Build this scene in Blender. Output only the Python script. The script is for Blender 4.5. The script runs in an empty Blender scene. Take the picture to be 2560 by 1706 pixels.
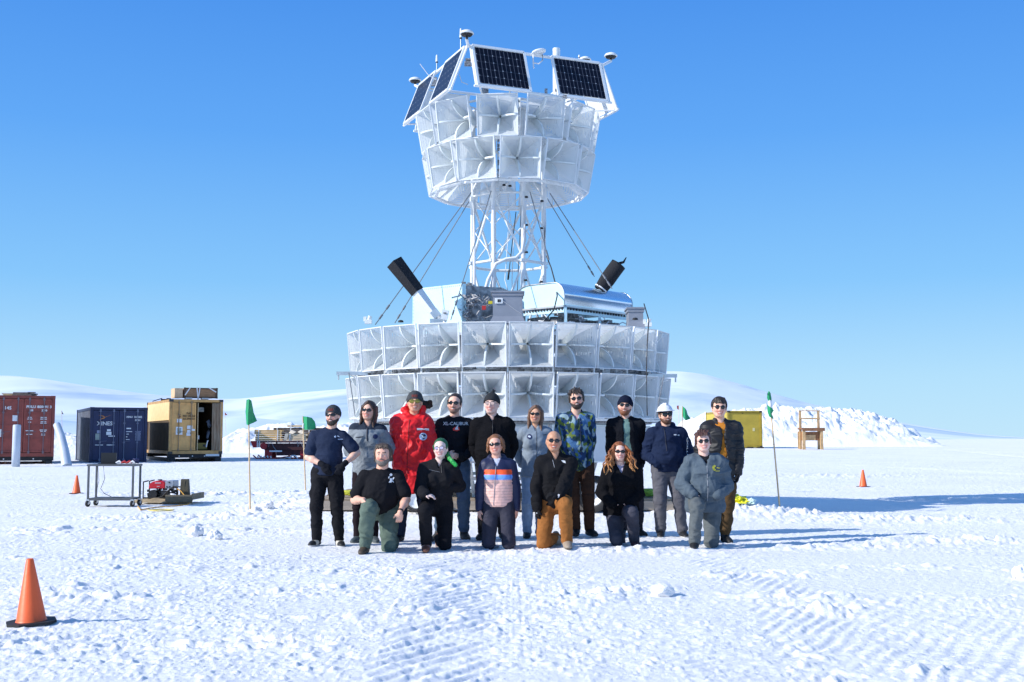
import bpy, bmesh, math, random
import numpy as np
from mathutils import Vector, Matrix
from mathutils.bvhtree import BVHTree

random.seed(7)
np.random.seed(7)
C = bpy.context.scene.collection
SC = bpy.context.scene
R = math.radians
# ------------------------------------------------------------------ camera model (photo pixels 2560x1706)
F0 = 2950.0
CAMH = 1.3
PITCH = math.atan(244.0 / F0)

def at(px, py, Y):
    """world point at distance Y seen in photo pixel px, py"""
    u = (px - 1280) / F0
    v = -(py - 853) / F0
    dy = math.cos(PITCH) - v * math.sin(PITCH)
    dz = math.sin(PITCH) + v * math.cos(PITCH)
    t = Y / dy
    return Vector((u * t, Y, CAMH + dz * t))

def ground_at(px, py, z=0.0):
    u = (px - 1280) / F0
    v = -(py - 853) / F0
    dy = math.cos(PITCH) - v * math.sin(PITCH)
    dz = math.sin(PITCH) + v * math.cos(PITCH)
    t = (z - CAMH) / dz
    return Vector((u * t, dy * t, z))

# ------------------------------------------------------------------ noise
_T = np.random.RandomState(3).rand(256, 256).astype(np.float32)
_T3 = np.random.RandomState(5).rand(64, 64, 64).astype(np.float32)

def vnoise(x, y):
    xi = np.floor(x).astype(np.int64); yi = np.floor(y).astype(np.int64)
    fx = x - xi; fy = y - yi
    fx = fx * fx * (3 - 2 * fx); fy = fy * fy * (3 - 2 * fy)
    a = _T[xi & 255, yi & 255]; b = _T[(xi + 1) & 255, yi & 255]
    c = _T[xi & 255, (yi + 1) & 255]; d = _T[(xi + 1) & 255, (yi + 1) & 255]
    return (a * (1 - fx) + b * fx) * (1 - fy) + (c * (1 - fx) + d * fx) * fy

def fbm(x, y, oct=4, gain=0.5):
    s = 0; a = 1; t = 0
    for i in range(oct):
        s = s + a * vnoise(x + 17.3 * i, y + 9.1 * i); t += a
        x, y = (x * 0.8 - y * 0.6) * 2.03, (x * 0.6 + y * 0.8) * 2.03
        a *= gain
    return s / t

def vnoise3(p):
    i = np.floor(p).astype(np.int64); f = p - i
    f = f * f * (3 - 2 * f)
    out = 0
    for dx in (0, 1):
        for dy in (0, 1):
            for dz in (0, 1):
                w = (f[:, 0] if dx else 1 - f[:, 0]) * (f[:, 1] if dy else 1 - f[:, 1]) * (f[:, 2] if dz else 1 - f[:, 2])
                out = out + w * _T3[(i[:, 0] + dx) & 63, (i[:, 1] + dy) & 63, (i[:, 2] + dz) & 63]
    return out

# ------------------------------------------------------------------ materials
MATS = {}

def mat(name, col, rough=0.6, metal=0.0, var=0.0, vscale=8.0, bump=0.0, bscale=40.0, spec=0.5, col2=None, stretch=None, alpha=None, sheen=0.0):
    if name in MATS:
        return MATS[name]
    m = bpy.data.materials.new(name); m.use_nodes = True
    nt = m.node_tree; n = nt.nodes; l = nt.links
    b = n['Principled BSDF']
    b.inputs['Base Color'].default_value = (*col, 1)
    b.inputs['Roughness'].default_value = rough
    b.inputs['Metallic'].default_value = metal
    b.inputs['Specular IOR Level'].default_value = spec
    if sheen:
        b.inputs['Sheen Weight'].default_value = sheen
    tc = n.new('ShaderNodeTexCoord')
    src = tc.outputs['Object']
    if stretch:
        mp = n.new('ShaderNodeMapping'); mp.inputs['Scale'].default_value = stretch
        l.new(src, mp.inputs['Vector']); src = mp.outputs['Vector']
    if var > 0 or col2 is not None:
        nz = n.new('ShaderNodeTexNoise'); nz.inputs['Scale'].default_value = vscale
        nz.inputs['Detail'].default_value = 6; nz.inputs['Roughness'].default_value = 0.6
        l.new(src, nz.inputs['Vector'])
        mx = n.new('ShaderNodeMix'); mx.data_type = 'RGBA'
        c2 = col2 if col2 is not None else tuple(c * (1 - var) for c in col)
        c1 = col if col2 is not None else tuple(min(1, c * (1 + var * 0.6)) for c in col)
        rp = n.new('ShaderNodeMapRange'); rp.inputs['From Min'].default_value = 0.35; rp.inputs['From Max'].default_value = 0.65
        l.new(nz.outputs['Fac'], rp.inputs['Value'])
        l.new(rp.outputs['Result'], mx.inputs['Factor'])
        mx.inputs['A'].default_value = (*c1, 1); mx.inputs['B'].default_value = (*c2, 1)
        l.new(mx.outputs['Result'], b.inputs['Base Color'])
    if bump > 0:
        nb = n.new('ShaderNodeTexNoise'); nb.inputs['Scale'].default_value = bscale; nb.inputs['Detail'].default_value = 5
        l.new(src, nb.inputs['Vector'])
        bp = n.new('ShaderNodeBump'); bp.inputs['Strength'].default_value = bump; bp.inputs['Distance'].default_value = 0.02
        l.new(nb.outputs['Fac'], bp.inputs['Height']); l.new(bp.outputs['Normal'], b.inputs['Normal'])
    MATS[name] = m
    return m

def vcol_mat(name, rough=0.7, bump=0.0, bscale=60.0, spec=0.4, sheen=0.0, sss=0.0):
    """colour comes from the mesh's own 'Col' attribute, with fine procedural variation"""
    if name in MATS:
        return MATS[name]
    m = bpy.data.materials.new(name); m.use_nodes = True
    nt = m.node_tree; n = nt.nodes; l = nt.links
    b = n['Principled BSDF']
    at_ = n.new('ShaderNodeAttribute'); at_.attribute_name = 'Col'
    tc = n.new('ShaderNodeTexCoord')
    nz = n.new('ShaderNodeTexNoise'); nz.inputs['Scale'].default_value = 30; nz.inputs['Detail'].default_value = 5
    l.new(tc.outputs['Object'], nz.inputs['Vector'])
    rp = n.new('ShaderNodeMapRange'); rp.inputs['To Min'].default_value = 0.8; rp.inputs['To Max'].default_value = 1.2
    l.new(nz.outputs['Fac'], rp.inputs['Value'])
    mx = n.new('ShaderNodeVectorMath'); mx.operation = 'SCALE'
    l.new(at_.outputs['Color'], mx.inputs[0]); l.new(rp.outputs['Result'], mx.inputs['Scale'])
    l.new(mx.outputs['Vector'], b.inputs['Base Color'])
    b.inputs['Roughness'].default_value = rough
    b.inputs['Specular IOR Level'].default_value = spec
    if sheen: b.inputs['Sheen Weight'].default_value = sheen
    if sss:
        b.inputs['Subsurface Weight'].default_value = sss
        b.inputs['Subsurface Scale'].default_value = 0.008
        b.inputs['Subsurface Radius'].default_value = (1.0, 0.35, 0.2)
    if bump > 0:
        nb = n.new('ShaderNodeTexNoise'); nb.inputs['Scale'].default_value = bscale; nb.inputs['Detail'].default_value = 4
        l.new(tc.outputs['Object'], nb.inputs['Vector'])
        bp = n.new('ShaderNodeBump'); bp.inputs['Strength'].default_value = bump; bp.inputs['Distance'].default_value = 0.01
        l.new(nb.outputs['Fac'], bp.inputs['Height']); l.new(bp.outputs['Normal'], b.inputs['Normal'])
    MATS[name] = m
    return m

# ------------------------------------------------------------------ objects
def tag(o, label=None, cat=None, group=None, kind=None):
    if label: o['label'] = label
    if cat: o['category'] = cat
    if group: o['group'] = group
    if kind: o['kind'] = kind
    return o

def empty(name, loc, rz=0, label=None, cat=None, group=None):
    o = bpy.data.objects.new(name, None); C.objects.link(o)
    o.location = loc; o.rotation_euler = (0, 0, rz); o.empty_display_size = 0.1
    return tag(o, label, cat, group)

def link_mesh(name, me, m, parent=None):
    o = bpy.data.objects.new(name, me); C.objects.link(o)
    if m is not None:
        for mm in (m if isinstance(m, (list, tuple)) else [m]):
            me.materials.append(mm)
    if parent: o.parent = parent
    return o

class MB:
    """mesh builder"""
    def __init__(s):
        s.v = []; s.f = []; s.sm = []; s.mi = []; s.cur = 0
    def add(s, vs, fs, smooth=False):
        o = len(s.v)
        s.v += [tuple(p) for p in vs]
        for f in fs:
            s.f.append([i + o for i in f]); s.sm.append(smooth); s.mi.append(s.cur)
    def box(s, c, size, M=None):
        x, y, z = [q / 2 for q in size]
        vs = [Vector((sx * x, sy * y, sz * z)) for sz in (-1, 1) for sy in (-1, 1) for sx in (-1, 1)]
        if M is not None: vs = [M @ v for v in vs]
        c = Vector(c)
        s.add([v + c for v in vs], [(0, 2, 3, 1), (4, 5, 7, 6), (0, 1, 5, 4), (2, 6, 7, 3), (0, 4, 6, 2), (1, 3, 7, 5)])
    def hexa(s, pts):
        """8 pts: bottom 4 ccw, top 4 ccw"""
        s.add(pts, [(3, 2, 1, 0), (4, 5, 6, 7), (0, 1, 5, 4), (1, 2, 6, 5), (2, 3, 7, 6), (3, 0, 4, 7)])
    def tube(s, a, b, r, r2=None, n=8, cap=True, smooth=True):
        a = Vector(a); b = Vector(b); r2 = r if r2 is None else r2
        d = b - a
        if d.length < 1e-6: return
        d.normalize()
        q = d.to_track_quat('Z', 'Y')
        vs = []
        for p, rr in ((a, r), (b, r2)):
            for i in range(n):
                t = 2 * math.pi * i / n
                vs.append(p + q @ Vector((math.cos(t) * rr, math.sin(t) * rr, 0)))
        fs = [(i, (i + 1) % n, n + (i + 1) % n, n + i) for i in range(n)]
        s.add(vs, fs, smooth)
        if cap:
            s.add(vs[:n], [tuple(range(n - 1, -1, -1))]); s.add(vs[n:], [tuple(range(n))])
    def path(s, pts, r, n=6):
        pts = [Vector(p) for p in pts]
        rings = []
        for i, p in enumerate(pts):
            d = (pts[min(i + 1, len(pts) - 1)] - pts[max(i - 1, 0)])
            d.normalize(); q = d.to_track_quat('Z', 'Y')
            rr = r[i] if isinstance(r, (list, tuple)) else r
            rings.append([p + q @ Vector((math.cos(2 * math.pi * k / n) * rr, math.sin(2 * math.pi * k / n) * rr, 0)) for k in range(n)])
        vs = [v for rg in rings for v in rg]
        fs = []
        for i in range(len(rings) - 1):
            for k in range(n):
                fs.append((i * n + k, i * n + (k + 1) % n, (i + 1) * n + (k + 1) % n, (i + 1) * n + k))
        s.add(vs, fs, True)
        s.add(rings[0], [tuple(range(n - 1, -1, -1))]); s.add(rings[-1], [tuple(range(n))])
    def bar(s, a, b, w, h, up=(0, 0, 1)):
        a = Vector(a); b = Vector(b); d = (b - a); L = d.length; d.normalize()
        up = Vector(up)
        x = d.cross(up)
        if x.length < 1e-4: x = Vector((1, 0, 0))
        x.normalize(); z = x.cross(d)
        M = Matrix((x, d, z)).transposed()
        s.box((a + b) / 2, (w, L, h), M)
    def lathe(s, prof, c=(0, 0, 0), n=24, M=None, smooth=True):
        c = Vector(c); vs = []
        for r, z in prof:
            for i in range(n):
                t = 2 * math.pi * i / n
                v = Vector((math.cos(t) * r, math.sin(t) * r, z))
                if M is not None: v = M @ v
                vs.append(v + c)
        fs = []
        for j in range(len(prof) - 1):
            for i in range(n):
                fs.append((j * n + i, j * n + (i + 1) % n, (j + 1) * n + (i + 1) % n, (j + 1) * n + i))
        s.add(vs, fs, smooth)
    def grid(s, fn, nu, nv, smooth=True):
        vs = [fn(i / nu, j / nv) for j in range(nv + 1) for i in range(nu + 1)]
        fs = [(j * (nu + 1) + i, j * (nu + 1) + i + 1, (j + 1) * (nu + 1) + i + 1, (j + 1) * (nu + 1) + i) for j in range(nv) for i in range(nu)]
        s.add(vs, fs, smooth)
    def mesh(s, name):
        me = bpy.data.meshes.new(name)
        me.from_pydata(s.v, [], s.f)
        me.polygons.foreach_set('use_smooth', s.sm)
        me.polygons.foreach_set('material_index', s.mi)
        me.update()
        return me
    def build(s, name, m, parent=None, bevel=0.0):
        me = s.mesh(name)
        if bevel > 0:
            bm = bmesh.new(); bm.from_mesh(me)
            bmesh.ops.bevel(bm, geom=list(bm.edges), offset=bevel, segments=1, affect='EDGES', clamp_overlap=True)
            bm.to_mesh(me); bm.free()
        return link_mesh(name, me, m, parent)

def grid_mesh(name, V, nu, nv):
    """V: (nv, nu, 3) numpy"""
    me = bpy.data.meshes.new(name)
    n = nu * nv
    idx = np.arange(n).reshape(nv, nu)
    q = np.stack([idx[:-1, :-1], idx[:-1, 1:], idx[1:, 1:], idx[1:, :-1]], -1).reshape(-1, 4)
    fast_mesh(me, V.reshape(-1, 3), q)
    return me

def fast_mesh(me, V, Q, smooth=True):
    me.vertices.add(len(V)); me.vertices.foreach_set('co', np.ascontiguousarray(V, dtype=np.float32).ravel())
    k = Q.shape[1]
    me.loops.add(len(Q) * k); me.loops.foreach_set('vertex_index', np.ascontiguousarray(Q, dtype=np.int32).ravel())
    me.polygons.add(len(Q))
    me.polygons.foreach_set('loop_start', np.arange(0, len(Q) * k, k, dtype=np.int32))
    me.polygons.foreach_set('loop_total', np.full(len(Q), k, dtype=np.int32))
    me.update(calc_edges=True)
    me.polygons.foreach_set('use_smooth', np.full(len(Q), smooth, dtype=bool))
    me.validate()

def text_mesh(txt, size, extrude=0.0, align='CENTER', bold=0.0):
    cu = bpy.data.curves.new('t', 'FONT'); cu.body = txt; cu.size = size
    cu.align_x = align; cu.align_y = 'CENTER'; cu.extrude = extrude; cu.offset = bold
    cu.resolution_u = 2
    o = bpy.data.objects.new('t', cu); C.objects.link(o)
    dg = bpy.context.evaluated_depsgraph_get()
    me = bpy.data.meshes.new_from_object(o.evaluated_get(dg))
    bpy.data.objects.remove(o); bpy.data.curves.remove(cu)
    return me

def sign_text(name, txt, size, m, parent, loc, M=None, bold=0.0, align='CENTER'):
    """text lying in the parent's xz plane, reading from -y"""
    me = text_mesh(txt, size, bold=bold, align=align)
    for v in me.vertices:
        x, y, z = v.co
        p = Vector((x, 0, y))
        if M is not None: p = M @ p
        v.co = p + Vector(loc)
    me.materials.clear()
    return link_mesh(name, me, m, parent)

# ------------------------------------------------------------------ world, sun, camera
SUN_EL = R(30.0); SUN_AZ = R(20)      # light comes from the left, a little from the camera's side
w = bpy.data.worlds.new("World"); SC.world = w; w.use_nodes = True
nt = w.node_tree
sky = nt.nodes.new('ShaderNodeTexSky'); sky.sky_type = 'NISHITA'; sky.sun_disc = False
sky.sun_elevation = SUN_EL
sun_dir = Vector((-math.cos(SUN_AZ), -math.sin(SUN_AZ)))
sky.sun_rotation = math.atan2(sun_dir.x, sun_dir.y)
sky.altitude = 0; sky.air_density = 1.0; sky.dust_density = 0.15; sky.ozone_density = 2.2
bg = nt.nodes['Background']
tcw = nt.nodes.new('ShaderNodeTexCoord'); sep = nt.nodes.new('ShaderNodeSeparateXYZ'); nt.links.new(tcw.outputs['Generated'], sep.inputs['Vector'])
ramp = nt.nodes.new('ShaderNodeValToRGB'); cr = ramp.color_ramp     # clear polar air: tint the physical sky by height above the horizon
stops = [(0.0, (.50, .79, 1.0)), (.05, (.43, .74, 1.0)), (.13, (.235, .575, 1.0)), (.25, (.115, .40, .96)), (.36, (.068, .30, .88)), (.6, (.11, .28, .68)), (1.0, (.12, .26, .58))]
while len(cr.elements) < len(stops): cr.elements.new(0.5)
for e_, (p_, c_) in zip(cr.elements, stops): e_.position = p_; e_.color = (*c_, 1)
nt.links.new(sep.outputs['Z'], ramp.inputs['Fac'])
sc8 = nt.nodes.new('ShaderNodeVectorMath'); sc8.operation = 'SCALE'; sc8.inputs['Scale'].default_value = 8.0
nt.links.new(ramp.outputs['Color'], sc8.inputs[0])
gm = nt.nodes.new('ShaderNodeMix'); gm.data_type = 'RGBA'; gm.inputs['Factor'].default_value = .93
nt.links.new(sky.outputs['Color'], gm.inputs['A']); nt.links.new(sc8.outputs['Vector'], gm.inputs['B'])
nt.links.new(gm.outputs['Result'], bg.inputs['Color'])
bg.inputs['Strength'].default_value = 0.125
sl = bpy.data.lights.new('sun', 'SUN'); sl.energy = 5.0; sl.angle = R(0.53); sl.color = (1.0, 0.965, 0.91)
so = bpy.data.objects.new('sun', sl); C.objects.link(so)
ldir = Vector((math.cos(SUN_AZ) * math.cos(SUN_EL), math.sin(SUN_AZ) * math.cos(SUN_EL), -math.sin(SUN_EL)))
so.rotation_euler = ldir.to_track_quat('-Z', 'Y').to_euler()
so.location = (-20, -5, 20)
cam = bpy.data.cameras.new('camera'); co = bpy.data.objects.new('camera', cam); C.objects.link(co)
co.location = (0, 0, CAMH); co.rotation_euler = (math.pi / 2 + PITCH, 0, 0)
cam.lens = F0 / 2560 * 36; cam.sensor_width = 36; cam.sensor_fit = 'HORIZONTAL'
cam.clip_start = 0.1; cam.clip_end = 30000
SC.camera = co
SC.view_settings.view_transform = 'Standard'; SC.view_settings.look = 'None'; SC.view_settings.exposure = 0; SC.view_settings.gamma = 1
SC.cycles.max_bounces = 8; SC.cycles.transparent_max_bounces = 24

# ------------------------------------------------------------------ terrain
def smooth(a, b, x):
    t = np.clip((x - a) / (b - a), 0, 1)
    return t * t * (3 - 2 * t)

def base_z(x, y):
    x = np.asarray(x, dtype=float); y = np.asarray(y, dtype=float)
    return np.interp(y, [-60, 25, 30, 47, 56, 82, 110, 300, 9000], [0, 0, 0.05, 0.22, 0.24, 0.62, 0.8, 0.85, 0.9]) + 0.09 * smooth(18.4, 20.0, y) * (1 - smooth(23.5, 26, y)) * (1 - smooth(3.6, 5.2, np.abs(x - 0.2)))

def bz(x, y): return float(base_z(x, y))

# rough patches: photo px, py on the ground, radius x, radius y (m), height, roughness
PATCH = [(1060, 1440, .9, .5, .01, .035), (760, 1480, .8, .5, .01, .03), (1300, 1560, .6, .4, .01, .035), (600, 1560, .6, .3, .01, .03), (350, 1300, 1.5, .8, .02, .05), (150, 1330, 1.2, .8, .02, .05), (480, 1240, 2.5, 1.2, .03, .07), (2250, 1420, 1., .4, .01, .035), (2350, 1250, 2, 1, .02, .05), (2100, 1200, 3, 1.5, .02, .06), (1250, 1470, .7, .3, .01, .04), (500, 1322, 1.0, .5, .03, .045), (640, 1290, .9, .8, .12, .08), (560, 1300, .9, .6, .04, .06), (700, 1265, 1.1, .9, .08, .07), (770, 1240, 1.0, 1.2, .07, .06),
         (700, 1330, 1.4, .35, .02, .05), (850, 1300, .5, .4, .02, .02),
         (1480, 1376, .75, .22, .035, .05), (1620, 1378, .8, .22, .035, .05), (1240, 1383, .5, .13, .035, .04), (1350, 1384, .35, .15, .03, .04), (1760, 1385, .8, .2, .02, .04),
         (1860, 1290, 1.5, .8, .10, .08), (2000, 1297, 1.4, .6, .09, .07), (2180, 1308, 1.5, .5, .07, .06), (2400, 1306, 1.8, .5, .07, .05), (2080, 1370, 2.2, .35, .04, .05), (2420, 1356, 1.6, .5, .06, .06),
         (1640, 1480, .38, .3, .035, .06), (1520, 1490, .5, .3, .035, .06), (1470, 1508, .35, .2, .03, .05),
         (170, 1475, .4, .25, .03, .04), (260, 1500, .7, .3, .02, .04), (130, 1490, .3, .2, .02, .05), (820, 1552, .3, .13, .02, .05), (1000, 1540, .5, .5, .015, .04),
         (60, 1620, .35, .12, .0, .05), (2540, 1430, .3, .2, .02, .04), (2000, 1500, .7, .5, .02, .045), (1900, 1440, .8, .3, .02, .05), (2060, 1530, .4, .3, .02, .06),
         (200, 1400, 1.4, .3, .01, .04), (450, 1420, 1.3, .35, .01, .035), (900, 1430, .8, .4, .01, .03), (2330, 1675, .3, .1, .01, .04)]
FOOT = [(310, 1623), (395, 1620), (460, 1622), (540, 1623), (535, 1608), (615, 1622), (615, 1606), (690, 1624), (675, 1607), (755, 1605), (770, 1622), (820, 1604), (215, 1600), (130, 1610), (75, 1630), (150, 1640), (40, 1605)]

TREADS = [([(1060, 1730), (1090, 1600), (1125, 1500), (1130, 1400)], .30, .010, .13, R(-60)),
          ([(2260, 1760), (2060, 1590), (1960, 1500), (1860, 1440), (1800, 1400)], .34, .0055, .115, R(-64)),
          ([(1980, 1760), (1850, 1640), (1700, 1540), (1600, 1500)], .42, .005, .10, R(-35)),
          ([(2560, 1700), (2400, 1600), (2250, 1520)], .5, .004, .12, R(-60))]
def terrain(x, y):
    z = base_z(x, y)
    near = 1 - smooth(60, 110, y)
    z = z + 0.05 * (fbm(x * .22 + 5, y * .22, 3) - .5)
    m = smooth(.42, .62, fbm(x * .55 + 31, y * .55 + 7, 3))
    TR_ = []
    for pts, wd, amp, wl, ang in TREADS:
        P = [ground_at(*p) for p in pts]; best = np.full(x.shape, 1e9)
        for a, b in zip(P[:-1], P[1:]):
            dx, dy = b.x - a.x, b.y - a.y; L2 = dx * dx + dy * dy
            t = np.clip(((x - a.x) * dx + (y - a.y) * dy) / L2, 0, 1)
            best = np.minimum(best, np.hypot(x - a.x - t * dx, y - a.y - t * dy))
        mk = 1 - smooth(wd * .75, wd * 1.4, best + .16 * (fbm(x * 3, y * 3, 2) - .5)); TR_.append((mk, ang, wl, amp)); m = m * (1 - .9 * mk)
    rough = .14 + .86 * m + .22 * smooth(12, 20, y) * (1 - m)
    z = z + near * rough * (.036 * (fbm(x * 1.9, y * 1.9, 6, .56) - .5))
    # crumbs and small clods
    c1 = vnoise(x * 9.1 + 3, y * 9.1); z = z + near * rough * .007 * smooth(.72, .95, c1)
    c2 = vnoise(x * 21.0 + 13, y * 21.0); z = z + near * (.35 + .65 * rough) * .012 * smooth(.66, .95, c2)
    c4 = vnoise(x * 36.0 + 3, y * 36.0); z = z + near * (.35 + .65 * rough) * .009 * smooth(.60, .95, c4)
    c3 = vnoise(x * 14.0 + 53, y * 17.0); z = z - near * rough * .007 * smooth(.72, .95, c3)
    for px, py, rx, ry, h, rg in PATCH:
        g = ground_at(px, py)
        d2 = ((x - g.x) / rx) ** 2 + ((y - g.y) / ry) ** 2
        w_ = np.exp(-d2 * 1.3)
        z = z + w_ * (h * .55 + rg * 1.15 * (fbm(x * 5.2 + px, y * 5.2, 4, .62) - .5) + rg * .9 * smooth(.6, .9, vnoise(x * 8 + px, y * 8)) + rg * .35 * smooth(.55, .9, vnoise(x * 23 + px, y * 23)))
    for px, py in FOOT:
        g = ground_at(px, py)
        rx, ry = .14, .055
        xx = (x - g.x) * .95 + (y - g.y) * .3; yy = -(x - g.x) * .3 + (y - g.y) * .95
        d2 = (xx / rx) ** 2 + (yy / ry) ** 2
        z = z - .04 * np.exp(-d2 ** 2 * 1.2) + .016 * np.exp(-(d2 - 1.9) ** 2 * 2.)
    for mk, ang, wl, amp in TR_:
        ph = (x * math.sin(ang) + y * math.cos(ang)) / wl + .9 * fbm(x * 1.2, y * 1.2, 2)
        brk = smooth(.30, .50, fbm(x * 2.1 + 9, y * 2.9 + 2, 4))
        sw = np.sin(2 * math.pi * ph)
        z = z + mk * brk * amp * (.55 + .9 * vnoise(x * 6, y * 6)) * (np.sign(sw) * np.abs(sw) ** .7) + mk * .014 * (fbm(x * 7, y * 7, 4) - .5) + mk * .008 * smooth(.6, .95, vnoise(x * 19, y * 19))
    # long shallow grooves on the right, going away
    for pts, wd, dp in (([(2640, 1160), (2250, 1135), (2000, 1128)], .5, .05), ([(2560, 1190), (2100, 1170), (1900, 1165)], .35, .03), ([(2700, 1640), (2300, 1560), (2000, 1480)], .25, .012)):
        P = [ground_at(*p, z=.1) for p in pts]
        for a, b in zip(P[:-1], P[1:]):
            dx, dy = b.x - a.x, b.y - a.y; L2 = dx * dx + dy * dy
            t = np.clip(((x - a.x) * dx + (y - a.y) * dy) / L2, 0, 1)
            d = np.hypot(x - a.x - t * dx, y - a.y - t * dy)
            z = z - dp * np.exp(-(d / wd) ** 2) * near
    return z

def snow_mat(name, bump, far=False):
    m = bpy.data.materials.new(name); m.use_nodes = True
    n = m.node_tree.nodes; l = m.node_tree.links; b = n['Principled BSDF']
    tc = n.new('ShaderNodeTexCoord')
    nz = n.new('ShaderNodeTexNoise'); nz.inputs['Scale'].default_value = 0.35; nz.inputs['Detail'].default_value = 6
    l.new(tc.outputs['Object'], nz.inputs['Vector'])
    mx = n.new('ShaderNodeMix'); mx.data_type = 'RGBA'
    mx.inputs['A'].default_value = (.91, .905, .90, 1); mx.inputs['B'].default_value = (.965, .955, .945, 1)
    rp = n.new('ShaderNodeMapRange'); rp.inputs['From Min'].default_value = .35; rp.inputs['From Max'].default_value = .6
    l.new(nz.outputs['Fac'], rp.inputs['Value']); l.new(rp.outputs['Result'], mx.inputs['Factor'])
    l.new(mx.outputs['Result'], b.inputs['Base Color'])
    b.inputs['Roughness'].default_value = .75; b.inputs['Specular IOR Level'].default_value = .2
    n1 = n.new('ShaderNodeTexNoise'); n1.inputs['Scale'].default_value = 9 if not far else .8; n1.inputs['Detail'].default_value = 9; n1.inputs['Roughness'].default_value = .72
    l.new(tc.outputs['Object'], n1.inputs['Vector'])
    bp = n.new('ShaderNodeBump'); bp.inputs['Strength'].default_value = bump; bp.inputs['Distance'].default_value = .06 if not far else 1.0
    l.new(n1.outputs['Fac'], bp.inputs['Height']); l.new(bp.outputs['Normal'], b.inputs['Normal'])
    return m

SNOW = snow_mat('packed_snow', .55)
def build_ground():
    rows = [-60, -30, -12, -4, 0, 2.5, 4]
    y = 4.6
    while y < 34: rows.append(y); y *= 1.0031
    while y < 120: rows.append(y); y *= 1.006
    while y < 9000: rows.append(y); y *= 1.25
    rows.append(9000)
    rows = np.array(rows)
    half = list(np.linspace(0, .50, 470))
    x = .50; st = .0011
    while x < 3.2: st *= 1.12; x += st; half.append(x)
    half = np.array(half); cols = np.concatenate([-half[:0:-1], half])
    S = np.where(rows > 0, np.sqrt(rows ** 2 + 16), 4 + np.abs(rows) * .3)
    X = cols[None, :] * S[:, None]; Y = np.repeat(rows[:, None], len(cols), 1)
    Z = terrain(X, Y)
    V = np.stack([X, Y, Z], -1)
    me = grid_mesh('snow_ground', V, len(cols), len(rows))
    o = link_mesh('snow_ground', me, SNOW)
    tag(o, kind='structure')
build_ground()

# distant hills
def build_hills(name, prof, Y0, Y1, seed, colA, colB, nrow=90, amp=.10):
    m = bpy.data.materials.new(name); m.use_nodes = True
    n = m.node_tree.nodes; l = m.node_tree.links; b = n['Principled BSDF']
    tc = n.new('ShaderNodeTexCoord'); mp = n.new('ShaderNodeMapping'); mp.inputs['Scale'].default_value = (.0022, .0006, .010)
    mp.inputs['Rotation'].default_value = (0, R(8), 0)
    l.new(tc.outputs['Object'], mp.inputs['Vector'])
    nz = n.new('ShaderNodeTexNoise'); nz.inputs['Scale'].default_value = 1.0; nz.inputs['Detail'].default_value = 7; nz.inputs['Roughness'].default_value = .55; nz.inputs['Distortion'].default_value = .6
    l.new(mp.outputs['Vector'], nz.inputs['Vector'])
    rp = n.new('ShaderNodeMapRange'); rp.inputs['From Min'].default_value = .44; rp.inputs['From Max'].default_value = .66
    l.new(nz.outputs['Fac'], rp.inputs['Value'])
    mx = n.new('ShaderNodeMix'); mx.data_type = 'RGBA'; mx.inputs['A'].default_value = (*colA, 1); mx.inputs['B'].default_value = (*colB, 1)  # second colour paints blue shading streaks onto the slopes
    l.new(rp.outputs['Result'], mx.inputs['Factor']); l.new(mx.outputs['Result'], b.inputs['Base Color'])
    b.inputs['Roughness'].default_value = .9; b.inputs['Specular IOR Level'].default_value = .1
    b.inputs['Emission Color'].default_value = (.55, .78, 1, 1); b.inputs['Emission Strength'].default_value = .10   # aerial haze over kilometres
    xs = np.array([p[0] for p in prof], float); ys = np.array([p[1] for p in prof], float)
    px = np.linspace(xs[0], xs[-1], 420)
    py = np.interp(px, xs, ys)
    k = np.ones(9) / 9; py[4:-4] = np.convolve(py, k, 'valid')
    t = np.linspace(0, 1.4, nrow)
    U = (px - 1280) / F0
    Yr = Y0 + (Y1 - Y0) * t
    Yg = np.repeat(Yr[:, None], len(px), 1)
    X = U[None, :] * Yg
    top = (1097.5 - py) / F0 * Y1 + CAMH
    sh = np.where(t < 1, np.sin(np.clip(t, 0, 1) * math.pi / 2) ** 1.3, 1 - ((t - 1) / .4) ** 2 * 1.0)
    Z = top[None, :] * sh[:, None] + amp * top[None, :] * (fbm(X * .004 + seed, Yg * .0025, 4) - .5) * (np.sin(np.clip(t, 0, 1) * math.pi)[:, None])
    Z[t == 0] = -5
    V = np.stack([X, Yg, Z], -1)
    o = link_mesh(name, grid_mesh(name, V, len(px), nrow), m)
    tag(o, kind='structure'); return o
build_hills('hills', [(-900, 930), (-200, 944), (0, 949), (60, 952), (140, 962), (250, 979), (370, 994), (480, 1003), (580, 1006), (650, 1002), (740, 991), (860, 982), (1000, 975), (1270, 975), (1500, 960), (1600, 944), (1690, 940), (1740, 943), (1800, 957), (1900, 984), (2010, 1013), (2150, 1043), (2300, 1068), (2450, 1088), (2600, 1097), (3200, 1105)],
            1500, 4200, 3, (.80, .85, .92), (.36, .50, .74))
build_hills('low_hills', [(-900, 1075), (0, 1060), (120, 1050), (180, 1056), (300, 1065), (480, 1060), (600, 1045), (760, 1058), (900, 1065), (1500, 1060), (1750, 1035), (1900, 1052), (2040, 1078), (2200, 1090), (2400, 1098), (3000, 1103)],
            500, 1100, 11, (.72, .80, .90), (.33, .48, .74), 60, .12)

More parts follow.
